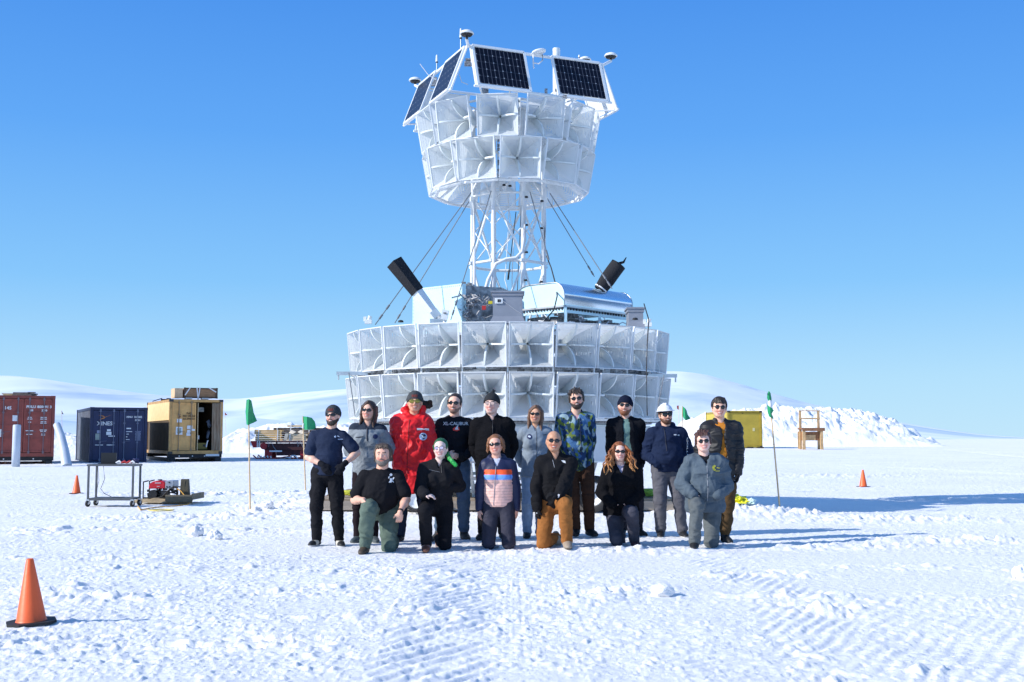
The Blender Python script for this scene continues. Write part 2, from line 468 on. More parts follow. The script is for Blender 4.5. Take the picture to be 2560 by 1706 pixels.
# ploughed snow banks
def snow_pile(name, prof, Y, depth, label, seed, base_py, cat='snow bank', lumps=1.0):
    xs = np.array([p[0] for p in prof], float); ys = np.array([p[1] for p in prof], float)
    W = (xs[-1] - xs[0]) / F0 * Y
    nu = int(min(900, max(200, W / .06))); nv = 110
    px = np.linspace(xs[0], xs[-1], nu); py = np.interp(px, xs, ys)
    t = np.linspace(0, 1, nv)
    Yg = Y - depth * .5 + depth * t[:, None] + 0 * px[None, :]
    X = ((px - 1280) / F0 * Y)[None, :] + 0 * Yg
    g = base_z(X, Yg)
    top = (1097 - py) / F0 * Y + CAMH
    e = np.linspace(0, 1, nu); top = g[0].min() - .1 + (top - g[0].min() + .1) * smooth(0, .12, e) * (1 - smooth(.88, 1, e))
    prof_t = np.sin(np.clip(t * 1.0, 0, 1) * math.pi) ** .8
    H = np.maximum(top[None, :] - g, 0)
    rid = fbm(X * .9 + seed, Yg * .9, 5, .62)
    lump = 1.3 * smooth(.42, .9, vnoise(X * .8 + seed, Yg * 1.3)) + .55 * smooth(.5, .9, vnoise(X * 2.0, Yg * 3.5 + seed)) + .22 * smooth(.5, .9, vnoise(X * 5, Yg * 9 + seed))
    Z = g - .12 + H * prof_t[:, None] * (.72 + .42 * rid) + lump * .22 * lumps * np.minimum(1, H * 1.2) * (prof_t[:, None] > .02) * np.minimum(1, prof_t[:, None] * 3)
    Xd = X + .25 * lumps * (fbm(X * 1.5 + 40, Yg * 1.5, 3) - .5)
    V = np.stack([Xd, Yg, Z], -1)
    o = link_mesh(name, grid_mesh(name, V, nu, nv), SNOW)
    tag(o, label, cat); return o
snow_pile('snow_pile', [(1640, 1090), (1700, 1055), (1780, 1030), (1850, 1022), (1900, 1018), (1960, 1012), (2010, 1020), (2060, 1026), (2110, 1020), (2160, 1030), (2210, 1046), (2240, 1070), (2275, 1092), (2300, 1104), (2340, 1112)], 100, 16,
          'high lumpy bank of ploughed snow behind the yellow container and wooden rack', 5, 1100)
snow_pile('snow_pile', [(540, 1090), (570, 1068), (620, 1072), (680, 1064), (740, 1060), (800, 1064), (860, 1060), (930, 1072), (1000, 1095)], 74, 8,
          'low rough snow bank behind the lumber sled', 15, 1110, lumps=.8)
snow_pile('snow_pile', [(120, 1098), (150, 1080), (180, 1084), (240, 1090), (330, 1094), (400, 1096)], 70, 9,
          'low snow bank seen between the red and the dark blue container', 25, 1110, lumps=.5)

# loose blocks of snow
def snow_block(px, py, r, seed, label, sq=(1, 1, .85), group=None):
    g = ground_at(px, py); 
    bm = bmesh.new(); bmesh.ops.create_icosphere(bm, subdivisions=5, radius=1)
    P = np.array([v.co for v in bm.verts])
    d = 1 + .5 * (vnoise3(P * 1.7 + seed) - .5) + .22 * (vnoise3(P * 4.2 + seed) - .5) + .10 * (vnoise3(P * 10 + seed) - .5)
    P = P * d[:, None] * r * np.array(sq)
    for v, p in zip(bm.verts, P): v.co = p
    me = bpy.data.meshes.new('snow_block'); bm.to_mesh(me); bm.free()
    me.polygons.foreach_set('use_smooth', [True] * len(me.polygons))
    o = link_mesh('snow_block', me, SNOW)
    zz = float(terrain(np.array([g.x]), np.array([g.y]))[0])
    o.location = (g.x, g.y, zz + r * sq[2] * .62)
    tag(o, label, 'snow block', group)
snow_block(489, 1343, .10, 1, 'rounder and larger of the two loose snow lumps left of the group')
snow_block(538, 1350, .085, 7, 'smaller angular loose snow lump lying just right of the large round one', (1.1, 1, .9))
snow_block(668, 1292, .085, 12, 'broken snow block on the mound right of the left flag pole', (1.2, 1, .8))
snow_block(2556, 1448, .085, 22, 'snow lump at the right edge of the photo')
snow_block(1655, 1494, .075, 31, 'small snow clod casting a blue shadow in the right foreground', (1.2, 1, .8))
snow_block(1262, 1369, .05, 41, 'fist sized snow clod by the knees of the woman in the pink jacket', (1.5, 1, .8))
# ================================================================== the balloon payload
WHITE = mat('white_paint', (.82, .84, .85), .45, var=.06, vscale=3)
WHITE_ROUGH = mat('white_frame_paint', (.80, .82, .83), .5, var=.10, vscale=12)
FOIL = mat('silvered_film', (.60, .84, .92), .38, metal=.15, var=.05, vscale=3, bump=.12, bscale=5)
FOIL_BLUE = mat('mirror_film', (.72, .87, .97), .26, metal=.9)
ALU = mat('bare_aluminium', (.62, .64, .66), .35, metal=.8, var=.15, vscale=6)
GREYBOX = mat('grey_box_paint', (.26, .28, .33), .5, var=.08, vscale=4)
BLACK = mat('black_rubber', (.018, .018, .02), .6)
CLOTHBLACK = mat('black_fabric', (.012, .013, .018), .9, bump=.4, bscale=14)
DARK = mat('dark_electronics', (.09, .09, .10), .5, col2=(.45, .46, .48), vscale=22)
CABLE = mat('grey_cable', (.20, .21, .23), .5, metal=.4)
CABLEW = mat('white_cable', (.75, .76, .78), .6)
CABLEB = mat('black_cable', (.03, .03, .035), .6)
REDP = mat('red_paint', (.50, .03, .03), .5, var=.2)
YELLOWP = mat('yellow_tape', (.75, .62, .04), .6)

def mesh_white():
    """white perforated sheet: round holes punched through, seen as a fine screen"""
    m = bpy.data.materials.new('perforated_white_sheet'); m.use_nodes = True
    n = m.node_tree.nodes; l = m.node_tree.links; b = n['Principled BSDF']
    b.inputs['Base Color'].default_value = (.84, .87, .87, 1); b.inputs['Roughness'].default_value = .5
    tc = n.new('ShaderNodeTexCoord')
    vo = n.new('ShaderNodeTexVoronoi'); vo.inputs['Scale'].default_value = 46; vo.inputs['Randomness'].default_value = .0
    l.new(tc.outputs['Object'], vo.inputs['Vector'])
    nz = n.new('ShaderNodeTexNoise'); nz.inputs['Scale'].default_value = 7; nz.inputs['Detail'].default_value = 4
    l.new(tc.outputs['Object'], nz.inputs['Vector'])
    th = n.new('ShaderNodeMapRange'); th.inputs['From Min'].default_value = .35; th.inputs['From Max'].default_value = .65
    th.inputs['To Min'].default_value = .16; th.inputs['To Max'].default_value = .34
    l.new(nz.outputs['Fac'], th.inputs['Value'])
    gt = n.new('ShaderNodeMath'); gt.operation = 'GREATER_THAN'
    l.new(vo.outputs['Distance'], gt.inputs[0]); l.new(th.outputs['Result'], gt.inputs[1])
    tr = n.new('ShaderNodeBsdfTransparent'); mx = n.new('ShaderNodeMixShader')
    l.new(gt.outputs['Value'], mx.inputs['Fac']); l.new(tr.outputs['BSDF'], mx.inputs[1]); l.new(b.outputs['BSDF'], mx.inputs[2])
    # film-like translucency, so the lit side glows through
    tl = n.new('ShaderNodeBsdfTranslucent'); tl.inputs['Color'].default_value = (.85, .88, .9, 1)
    m2 = n.new('ShaderNodeMixShader'); m2.inputs['Fac'].default_value = .45
    l.new(b.outputs['BSDF'], m2.inputs[1]); l.new(tl.outputs['BSDF'], m2.inputs[2]); l.new(m2.outputs['Shader'], mx.inputs[2])
    l.new(mx.outputs['Shader'], n['Material Output'].inputs['Surface'])
    return m
PERF = mesh_white()

PX, PY = -0.07, 21.8
payload = empty('balloon_payload', (PX, PY, 0), 0, 'towering white instrument with tiers of horn antennas and solar panels behind the group', 'scientific instrument')

def rel(v): return Vector((v.x - PX, v.y - PY, v.z))

# ---- one horn antenna: mouth in the xz plane at y = 0 facing -y
HW = .355
DEP = .60
def halfw(y): return HW + (.055 - HW) * (y / DEP) ** .92
def ridge_in(y):
    D = DEP * .78; q = max(0., 1 - max(y - .012, 0) / D)
    return .012 + (halfw(0) - .012) * (1 - math.sqrt(max(0, 1 - q ** 2.0))) ** .92
def horn_meshes():
    N = 10
    wall = MB()
    ys = [DEP * i / N for i in range(N + 1)]
    for (ax, az, bx_, bz_) in ((-1, -1, 1, -1), (1, -1, 1, 1), (1, 1, -1, 1), (-1, 1, -1, -1)):
        vs = []
        for y in ys:
            h = halfw(y)
            for t in (0, .25, .5, .75, 1):
                vs.append((h * (ax + (bx_ - ax) * t), y, h * (az + (bz_ - az) * t)))
        wall.add(vs, [(j * 5 + i, j * 5 + i + 1, (j + 1) * 5 + i + 1, (j + 1) * 5 + i) for j in range(N) for i in range(4)], True)
    wall.box((0, DEP + .05, 0), (.12, .10, .12))
    wm = wall.mesh('antenna_horn')
    rim = MB()
    for sx in (-1, 1):
        rim.box((sx * (HW + .004), .012, 0), (.013, .032, 2 * HW + .022))
        rim.box((0, .012, sx * (HW + .004)), (2 * HW - .012, .030, .013))
    rm = rim.mesh('rim')
    rgs = []
    for k in range(4):
        a = k * math.pi / 2
        rg = MB(); T = .011; M2 = 16
        prof = []
        for i in range(M2 + 1):
            y = .015 + (DEP - .015) * (i / M2) ** 1.9
            prof.append((y, ridge_in(y), halfw(y) - .004))
        for s_ in (-1, 1):
            vs = []
            for y, zi, zo in prof:
                zi = min(zi, zo)
                vs.append((s_ * T, y, zi)); vs.append((s_ * T, y, zo))
            rg.add(vs, [((2 * i, 2 * i + 1, 2 * i + 3, 2 * i + 2) if s_ > 0 else (2 * i + 2, 2 * i + 3, 2 * i + 1, 2 * i)) for i in range(M2)])
        vs = []
        for y, zi, zo in prof: vs += [(-T * 1.3, y, min(zi, zo) - .0015), (T * 1.3, y, min(zi, zo) - .0015)]
        rg.add(vs, [(2 * i, 2 * i + 1, 2 * i + 3, 2 * i + 2) for i in range(M2)], True)
        y, zi, zo = prof[0]
        rg.add([(-T, y, min(zi, zo)), (T, y, min(zi, zo)), (T, y, zo), (-T, y, zo)], [(0, 1, 2, 3)])
        ca, sa = math.cos(a), math.sin(a)
        rg.v = [(x * ca - z * sa, y, x * sa + z * ca) for x, y, z in rg.v]
        rgs.append(rg.mesh('ridge'))
    return wm, rm, rgs
hm, rm_, rgs_ = horn_meshes()
hm.materials.append(PERF); rm_.materials.append(WHITE)
RIDGE = mat('ridge_sheet', (.74, .78, .775), .5, var=.05)
for q in rgs_: q.materials.append(RIDGE)

def ring(n, off, Rt, ztop, Rb, zbot):
    tilt = math.atan2(Rt - Rb, ztop - zbot)
    Rm = (Rt + Rb) / 2; zm = (ztop + zbot) / 2
    for k in range(n):
        a = off + k * 2 * math.pi / n
        d = Vector((math.sin(a), -math.cos(a), 0))
        h = bpy.data.objects.new('antenna_horn', hm); C.objects.link(h); h.parent = payload
        h.location = d * Rm + Vector((0, 0, zm))
        h.rotation_euler = (Matrix.Rotation(a, 3, 'Z') @ Matrix.Rotation(tilt, 3, 'X')).to_euler()
        r_ = bpy.data.objects.new('rim', rm_); C.objects.link(r_); r_.parent = h
        for q in rgs_:
            g = bpy.data.objects.new('ridge', q); C.objects.link(g); g.parent = h
RL = 2.97; RU = 1.72
zA1 = at(1270, 804, PY - 2.97).z; zA0 = at(1270, 917, PY - 2.90).z
zB1 = at(1270, 930, PY - 2.99).z; zB0 = at(1270, 1043, PY - 2.91).z
zC1 = at(1270, 234, PY - 1.72).z; zC0 = at(1270, 336, PY - 1.60).z
zD1 = at(1270, 340, PY - 1.60).z; zD0 = at(1270, 443, PY - 1.48).z
ring(24, R(7.5), 2.96, zA1, 2.89, zA0)
ring(24, R(7.5), 2.98, zB1, 2.90, zB0)
ring(12, R(-6.5), 1.70, zC1, 1.58, zC0)
ring(12, R(8.3), 1.59, zD1, 1.46, zD0)
print('Z tiers', zA1, zA0, zB1, zB0, zC1, zC0, zD1, zD0)

# ---- vertical frame strips, latches and ring beams between the horns
rb = MB()
def ring_beam(mb, n, Rr, z, w_, h_, off=0):
    for k in range(n):
        a = off + k * 2 * math.pi / n; b = off + (k + 1) * 2 * math.pi / n
        mb.bar((math.sin(a) * Rr, -math.cos(a) * Rr, z), (math.sin(b) * Rr, -math.cos(b) * Rr, z), w_, h_)
ring_beam(rb, 24, 2.50, zA0 - .045, .06, .04)
ring_beam(rb, 24, 2.30, zA0 - .03, .12, .08)
ring_beam(rb, 24, 2.80, zB0 - .035, .08, .04)
for k in range(24):
    a = k * 2 * math.pi / 24
    c, s_ = math.sin(a), -math.cos(a)
    rb.bar((c * 2.83, s_ * 2.83, zA0 - .1), (c * 2.83, s_ * 2.83, zA1 - .05), .02, .03, up=(c, s_, 0))
    rb.bar((c * 2.83, s_ * 2.83, zB0 - .04), (c * 2.83, s_ * 2.83, zB1 - .02), .02, .03, up=(c, s_, 0))
rb.build('ring_frame', WHITE_ROUGH, payload)
rb = MB()
ring_beam(rb, 12, 1.50, zC0 - .02, .05, .04, R(8.5)); ring_beam(rb, 12, 1.42, zC1 + .0, .04, .03, R(8.5))
ring_beam(rb, 12, 1.38, zD0 - .02, .04, .04, R(-6.7))
for k in range(12):
    a = R(8.5) + k * math.pi / 6; c, s_ = math.sin(a), -math.cos(a)
    rb.tube((c * 1.42, s_ * 1.42, zC0 - .02), (c * 1.46, s_ * 1.46, zC1), .014, n=6)
    rb.tube((c * .74, s_ * .74, zC0), (c * 1.40, s_ * 1.40, zC0), .014, n=6)
rb.build('upper_ring_frame', WHITE_ROUGH, payload)
# electronics packed between the two lower tiers and behind the gaps
el = MB(); rnd = random.Random(4)
for k in range(150):
    a = rnd.uniform(0, 2 * math.pi); rr = rnd.uniform(2.45, 2.78)
    el.box((math.sin(a) * rr, -math.cos(a) * rr, zA0 - .02 + rnd.uniform(-.03, .05)), (rnd.uniform(.08, .3), .1, rnd.uniform(.04, .1)), Matrix.Rotation(a, 3, 'Z'))
el.build('electronics', DARK, payload)
el = MB()
for k in range(24):
    a = k * 2 * math.pi / 24
    for (z0, z1) in ((zA0, zA1), (zB0, zB1)):
        for q in range(5):
            z = z0 + (z1 - z0) * (q + .5) / 5 + rnd.uniform(-.03, .03); rr = 2.76
            el.box((math.sin(a) * rr, -math.cos(a) * rr, z), (rnd.uniform(.015, .035), .05, rnd.uniform(.03, .08)), Matrix.Rotation(a, 3, 'Z'))
for k in range(12):
    a = R(8.5) + k * 2 * math.pi / 12
    for q in range(7):
        z = zC0 + (zC1 - zC0) * (q + .5) / 7 + rnd.uniform(-.03, .03)
        el.box((math.sin(a) * 1.36, -math.cos(a) * 1.36, z), (rnd.uniform(.02, .05), .06, rnd.uniform(.03, .08)), Matrix.Rotation(a, 3, 'Z'))
el.build('connector_strip', DARK, payload)

# ---- central decks
def ngon_plate(mb, n, Rr, z, th, off=0):
    vs = []
    for zz in (z - th, z):
        for k in range(n):
            a = off + k * 2 * math.pi / n; vs.append((math.sin(a) * Rr, -math.cos(a) * Rr, zz))
    fs = [tuple(range(n - 1, -1, -1)), tuple(range(n, 2 * n))] + [(k, (k + 1) % n, n + (k + 1) % n, n + k) for k in range(n)]
    mb.add(vs, fs)
d = MB(); ngon_plate(d, 24, 2.35, zA1 - .10, .05); d.build('deck', ALU, payload)
d = MB(); ngon_plate(d, 24, 2.2, zA0 - .04, .03); ngon_plate(d, 24, 2.2, zB0 - .06, .05); d.build('lower_deck', ALU, payload)
d = MB(); ngon_plate(d, 8, .92, zC1 + .04, .03, R(22.5)); d.build('top_deck', WHITE, payload)
zdeck = zA1 - .10

# ---- tower: eight posts, two node rings, diagonals
TR = .715
zring = at(1240, 651, PY - TR * .924).z
ztop = zC1 + .02
posts = [(TR * math.sin(R(22.5 + 45 * k)), -TR * math.cos(R(22.5 + 45 * k))) for k in range(8)]
for k, (x, y) in enumerate(posts):
    p = MB()
    p.tube((x, y, zdeck - .02), (x, y, zring), .040, n=10); p.tube((x, y, zring), (x, y, ztop), .036, n=10)
    p.box((x, y, zring), (.12, .12, .05), Matrix.Rotation(R(22.5 + 45 * k), 3, 'Z'))
    p.box((x, y, zD0 - .15), (.10, .10, .09), Matrix.Rotation(R(22.5 + 45 * k), 3, 'Z'))
    p.build('tower_post', WHITE_ROUGH, payload)
for k in range(8):
    a = posts[k]; b = posts[(k + 1) % 8]
    p = MB(); p.tube((*a, zring), (*b, zring), .026, n=8); p.build('tower_ring_tube', WHITE_ROUGH, payload)
    up, dn = (zD0 - .12, zring + .05)
    q = MB()
    if k % 2: q.tube((*a, up), (*b, dn), .024, n=8)
    else: q.tube((*b, up), (*a, dn), .024, n=8)
    q.build('tower_brace', WHITE_ROUGH, payload)
    zm_ = (up + dn) / 2
    for A_, B_ in ((((*b, up), (*a, zm_)) if k % 2 else ((*a, up), (*b, zm_))), (((*b, zm_), (*a, dn)) if k % 2 else ((*a, zm_), (*b, dn)))):
        q = MB(); q.tube(A_, B_, .013, n=6); q.build('thin_brace', WHITE_ROUGH, payload)
    q = MB()
    if k % 2 == 0: q.tube((*a, zring - .05), (*b, zdeck), .022, n=8)
    else: q.tube((*b, zring - .05), (*a, zdeck), .022, n=8)
    q.build('tower_brace', WHITE_ROUGH, payload)
    for A_, B_ in (((*a, zC0), (*b, zD0)) if k % 2 else ((*b, zC0), (*a, zD0)), ((*a, zC1 - .05), (*b, zC1 - .05)), ((*a, zD0 - .1), (*b, zD0 - .1))):
        m_ = MB(); m_.tube(A_, B_, .02, n=6); m_.build('tower_brace', WHITE_ROUGH, payload)
# corner gusset plates with black caps (small video targets on the posts)
for (px, py) in ((1316, 495), (1355, 505), (1316, 565), (1354, 573), (1316, 633), (1314, 703), (1353, 707), (1275, 445), (1260, 465), (1275, 467)):
    v = rel(at(px, py, PY - .72)); c = MB(); c.lathe([(0, .03), (.028, .03), (.032, .0), (.0, 0)], v, 10); c.build('sensor_cap', BLACK, payload)
# conduits: bundles of white cable
c = MB()
def pp(*pts): return [rel(at(x, y, Y)) for x, y, Y in pts]
c.path(pp((1195, 805, 20.9), (1205, 755, 20.9), (1220, 700, 20.95), (1240, 660, 20.95), (1265, 648, 20.97), (1290, 645, 20.97), (1305, 630, 20.98), (1312, 600, 21), (1312, 520, 21), (1305, 480, 21)), .030, 8)
c.build('conduit', CABLEW, payload); c = MB()
c.path(pp((1185, 805, 20.9), (1186, 700, 21), (1185, 600, 21.1), (1186, 500, 21.1)), .026, 8)
c.build('conduit', CABLEW, payload); c = MB()
c.path(pp((1232, 770, 20.95), (1234, 640, 20.98), (1233, 520, 21), (1236, 470, 21)), .028, 8)
c.build('conduit', CABLEW, payload); c = MB()
c.path(pp((1360, 690, 21.2), (1361, 640, 21.2), (1362, 560, 21.2), (1360, 480, 21.2)), .028, 8)
c.build('conduit', CABLEW, payload); c = MB()
c.path(pp((1290, 800, 21.2), (1262, 700, 21.3), (1270, 600, 21.4), (1272, 480, 21.4)), .008, 6)
c.build('conduit', CABLEW, payload); c = MB()
c.path(pp((1283, 800, 21.2), (1280, 700, 21.3), (1284, 600, 21.4), (1266, 480, 21.4)), .008, 6)
c.build('conduit', CABLEW, payload); c = MB()

c = MB()
c.path(pp((1366, 640, 21.1), (1378, 670, 21.0), (1390, 715, 20.6), (1393, 740, 20.1), (1385, 775, 20.0), (1360, 804, 19.6)), .012, 6)
c.build('black_cable', CABLEB, payload); c = MB()
c.path(pp((1610, 760, 20), (1622, 800, 19.2), (1618, 860, 18.95), (1616, 930, 18.95), (1618, 1040, 18.95)), .010, 6)
c.build('black_cable', CABLEB, payload)
# guy cables with turnbuckles
def guy(a, b, m_=CABLE):
    A, B = rel(at(*a)), rel(at(*b)); g = MB(); g.tube(A, B, .0085, n=6); dd = (B - A).normalized()
    L = (B - A).length
    for t in (.86, .93): g.tube(A + dd * L * t, A + dd * (L * t + .09), .018, n=6)
    g.build('guy_cable', m_, payload)
guy((1178, 482, 21.1), (938, 812, 20.0)); guy((1180, 492, 21.6), (987, 808, 22.6)); guy((1228, 478, 20.9), (1127, 800, 19.6))
guy((1375, 484, 21.1), (1530, 722, 20.4)); guy((1368, 496, 21.6), (1486, 692, 22.8)); guy((1325, 480, 20.9), (1372, 650, 20.9), CABLE)
guy((1305, 480, 21.2), (1290, 802, 22)); guy((1290, 530, 22.3), (1270, 700, 22.4), CABLEB)

# ---- solar panel frame on top
v1 = Vector((2.44, 1.05, 0)); v2 = Vector((-1.05, 2.44, 0))
P0 = Vector((-.765, 20.05, 0))
zt = at(1176, 115, 20.05).z
def W2(v): return Vector((v.x - PX, v.y - PY, v.z))
corners = [P0, P0 + v1, P0 + v1 + v2, P0 + v2]
drop = .79; eout = .30
def solar_cell_mat():
    m = bpy.data.materials.new('solar_cells'); m.use_nodes = True
    n = m.node_tree.nodes; l = m.node_tree.links; b = n['Principled BSDF']
    uv = n.new('ShaderNodeUVMap'); uv.uv_map = 'UVMap'
    sp = n.new('ShaderNodeSeparateXYZ'); l.new(uv.outputs['UV'], sp.inputs['Vector'])
    def line(out, num, wdt):
        a = n.new('ShaderNodeMath'); a.operation = 'MULTIPLY'; a.inputs[1].default_value = num; l.new(out, a.inputs[0])
        f = n.new('ShaderNodeMath'); f.operation = 'FRACT'; l.new(a.outputs[0], f.inputs[0])
        s_ = n.new('ShaderNodeMath'); s_.operation = 'LESS_THAN'; s_.inputs[1].default_value = wdt; l.new(f.outputs[0], s_.inputs[0]); return s_.outputs[0]
    a = line(sp.outputs['X'], 12, .16); c_ = line(sp.outputs['Y'], 5, .03); bus = line(sp.outputs['X'], 6, .0)
    mx = n.new('ShaderNodeMath'); mx.operation = 'MAXIMUM'; l.new(a, mx.inputs[0]); l.new(c_, mx.inputs[1])
    # little diamonds where four cells meet
    d1 = line(sp.outputs['X'], 6, .14); d2 = line(sp.outputs['Y'], 5, .12)
    dm = n.new('ShaderNodeMath'); dm.operation = 'MULTIPLY'; l.new(d1, dm.inputs[0]); l.new(d2, dm.inputs[1])
    mix = n.new('ShaderNodeMix'); mix.data_type = 'RGBA'; mix.inputs['A'].default_value = (.003, .004, .012, 1); mix.inputs['B'].default_value = (.085, .09, .115, 1)
    l.new(mx.outputs[0], mix.inputs['Factor'])
    mi2 = n.new('ShaderNodeMix'); mi2.data_type = 'RGBA'; mi2.inputs['B'].default_value = (.40, .42, .46, 1); l.new(mix.outputs['Result'], mi2.inputs['A']); l.new(dm.outputs[0], mi2.inputs['Factor'])
    l.new(mi2.outputs['Result'], b.inputs['Base Color']); b.inputs['Roughness'].default_value = .3; b.inputs['Specular IOR Level'].default_value = .2
    return m
CELLS = solar_cell_mat()
tube = .022
topfr = MB()
for i in range(4):
    a = W2(corners[i]); b = W2(corners[(i + 1) % 4])
    a.z = b.z = zt
    topfr.tube(a, b, .028, n=8)
topfr.build('top_frame', WHITE, payload)
for i in range(4):
    a = W2(corners[i]); b = W2(corners[(i + 1) % 4]); a.z = b.z = zt
    e = (b - a).normalized(); nrm = Vector((e.y, -e.x, 0))       # outward
    dn = (nrm * eout + Vector((0, 0, -drop)))
    L = (b - a).length
    fr = MB()
    fr.tube(a + dn + e * .0, b + dn - e * .0, .022, n=8)
    for t in (0.04, L - .04): fr.tube(a + e * t, a + e * t + dn, .020, n=8)
    # stays back to the tower top
    for t in (.25, .75):
        q = a + e * L * t + dn; fr.tube(q, Vector((q.x * .42, q.y * .42, zC1 + .05)), .014, n=6)
    if i in (0, 1, 2, 3):
        q = a; fr.tube(a + dn + e * .1, Vector((a.x * .62, a.y * .62, zC1 + .05)), .016, n=6)
    fr.build('side_frame', WHITE, payload)
    nout = e.cross(dn); nout.normalize()
    if nout.dot(nrm) < 0: nout = -nout
    for (t0, t1) in ((.10, 1.06), (L - 1.06, L - .10)):
        if i == 0 and t0 < .5: t0, t1 = .07, 1.05
        pn = MB()
        c0 = a + e * t0 + nout * .03; c1 = a + e * t1 + nout * .03
        fw = .045
        for (p, q) in ((c0, c1), (c0 + dn, c1 + dn)): pn.bar(p, q, .03, fw, up=dn)
        for (p, q) in ((c0, c0 + dn), (c1, c1 + dn)): pn.bar(p, q, .03, fw, up=e)
        po = pn.build('solar_panel', WHITE, payload)
        # laminate: cells in front, white back sheet behind
        A = c0 + e * .03 + dn * .05; B = c1 - e * .03 + dn * .05; Cc = B + dn * .90; D = A + dn * .90
        me = bpy.data.meshes.new('solar_cells'); off = nout * .012
        me.from_pydata([tuple(v + off) for v in (D, Cc, B, A)], [], [(0, 1, 2, 3)])
        uvl = me.uv_layers.new(name='UVMap')
        for li, uvv in enumerate(((0, 0), (1, 0), (1, 1), (0, 1))): uvl.data[li].uv = uvv
        link_mesh('solar_cells', me, CELLS, po)
        bk = MB(); bk.add([tuple(v - off * .2) for v in (A, B, Cc, D)], [(0, 1, 2, 3)]); bk.build('back_sheet', WHITE_ROUGH, po)
# receivers on outriggers at the corners
def gps(pos, root):
    o = MB(); p = Vector(pos)
    o.lathe([(0, .075), (.05, .07), (.105, .045), (.125, .012), (.12, 0), (.0, 0)], p, 20)
    ob = o.build('antenna_dome', WHITE, payload)
    k = MB(); k.lathe([(0, -.001), (.105, -.001), (.085, -.03), (0, -.035)], p, 16); k.tube(p - Vector((0, 0, .035)), p - Vector((0, 0, .09)), .02)
    k.build('dome_base', BLACK, ob)
    a = MB(); a.tube(p - Vector((0, 0, .085)), root, .028, n=8); a.build('outrigger', WHITE, payload)
for i, (px, py, Y) in enumerate(((1167, 86, 19.75), (1527, 142, 21.5), (1463, 151, 23.6), (1038, 203, 22.6))):
    c_ = W2(corners[i]); c_.z = zt
    gps(rel(at(px, py, Y)), c_)
for (px, py0, py1, Y) in ((1152, 72, 128, 20.6), (1092, 138, 180, 21.6), (1448, 138, 152, 22.9)):
    t = rel(at(px, py0, Y)); b_ = rel(at(px, py1, Y)); mid = t + (b_ - t) * .40
    o = MB(); o.tube(t, mid, .014, .024, n=8); wo = o.build('whip_antenna', WHITE, payload)
    o = MB(); o.tube(mid, mid + (b_ - t) * .06, .022, n=8); o.build('collar', BLACK, wo)
    o = MB(); o.tube(mid + (b_ - t) * .06, b_, .012, n=6); o.build('rod', ALU, wo)
o = MB(); t = rel(at(1391, 122, 21.3)); b_ = Vector((t.x, t.y, zC1 + .03))
o.tube(b_, t, .068, n=20); o.lathe([(.068, 0), (.072, -.03), (.068, -.05)], t, 20); o.build('white_mast', WHITE, payload)
o = MB(); p = rel(at(1347, 130, 20.5)); o.lathe([(0, .02), (.12, .02), (.135, .0), (.12, -.02), (0, -.03)], p, 20, Matrix.Rotation(R(-12), 3, 'Y'))
dd_ = o.build('disc_antenna', WHITE, payload)
o = MB(); o.bar(p + Vector((-.25, .05, -.02)), p + Vector((.05, .05, -.05)), .06, .03); o.build('bracket', WHITE, dd_)
o = MB(); o.path([p + Vector((.06, 0, -.03)), p + Vector((.07, 0, -.15)), p + Vector((.0, 0, -.22)), p + Vector((-.1, 0, -.2))], .012); o.path([p + Vector((-.1, 0, -.03)), p + Vector((-.1, 0, -.2)), p + Vector((-.09, 0, -.3))], .014)
o.build('feed_cable', CABLEW, dd_)
o = MB(); rr_ = random.Random(9)
for (x0, y0, x1, y1) in ((1176, 130, 1182, 175), (1182, 175, 1192, 205), (1148, 185, 1170, 212), (1310, 170, 1325, 215), (1322, 215, 1320, 225), (1050, 160, 1090, 200)):
    A = rel(at(x0, y0, 20.6)); B = rel(at(x1, y1, 20.6)); M_ = (A + B) / 2 + Vector((rr_.uniform(-.05, .05), 0, -.05)); o = MB(); o.path([A, M_, B], .007); o.build('loose_cable', CABLEW, payload)
# dark junction boxes tucked under the panels
o = MB()
for (px, py, Y, sx, sz) in ((1172, 160, 21.2, .16, .07), (1174, 150, 21.2, .15, .03), (1213, 227, 21, .12, .10), (1080, 205, 22.5, .2, .16), (1365, 232, 20.6, .05, .12), (1412, 243, 20.4, .07, .05), (1395, 226, 20.6, .1, .03)):
    o = MB(); o.box(rel(at(px, py, Y)), (sx, .1, sz)); o.build('junction_box', DARK, payload)

# ---- equipment on the deck
def ob_box(name, ang, corner, wid, dep, z0, z1, m_, parent=payload):
    """box whose near vertical edge stands at 'corner'; sides run along ang and ang+90"""
    a = Vector((math.cos(ang), math.sin(ang), 0)); b = Vector((-math.sin(ang), math.cos(ang), 0))
    c0 = Vector((corner.x, corner.y, 0))
    pts = [c0, c0 + a * wid, c0 + a * wid + b * dep, c0 + b * dep]
    mb = MB(); mb.hexa([(p.x, p.y, z0) for p in pts] + [(p.x, p.y, z1) for p in pts])
    return mb.build(name, m_, parent), pts, a, b
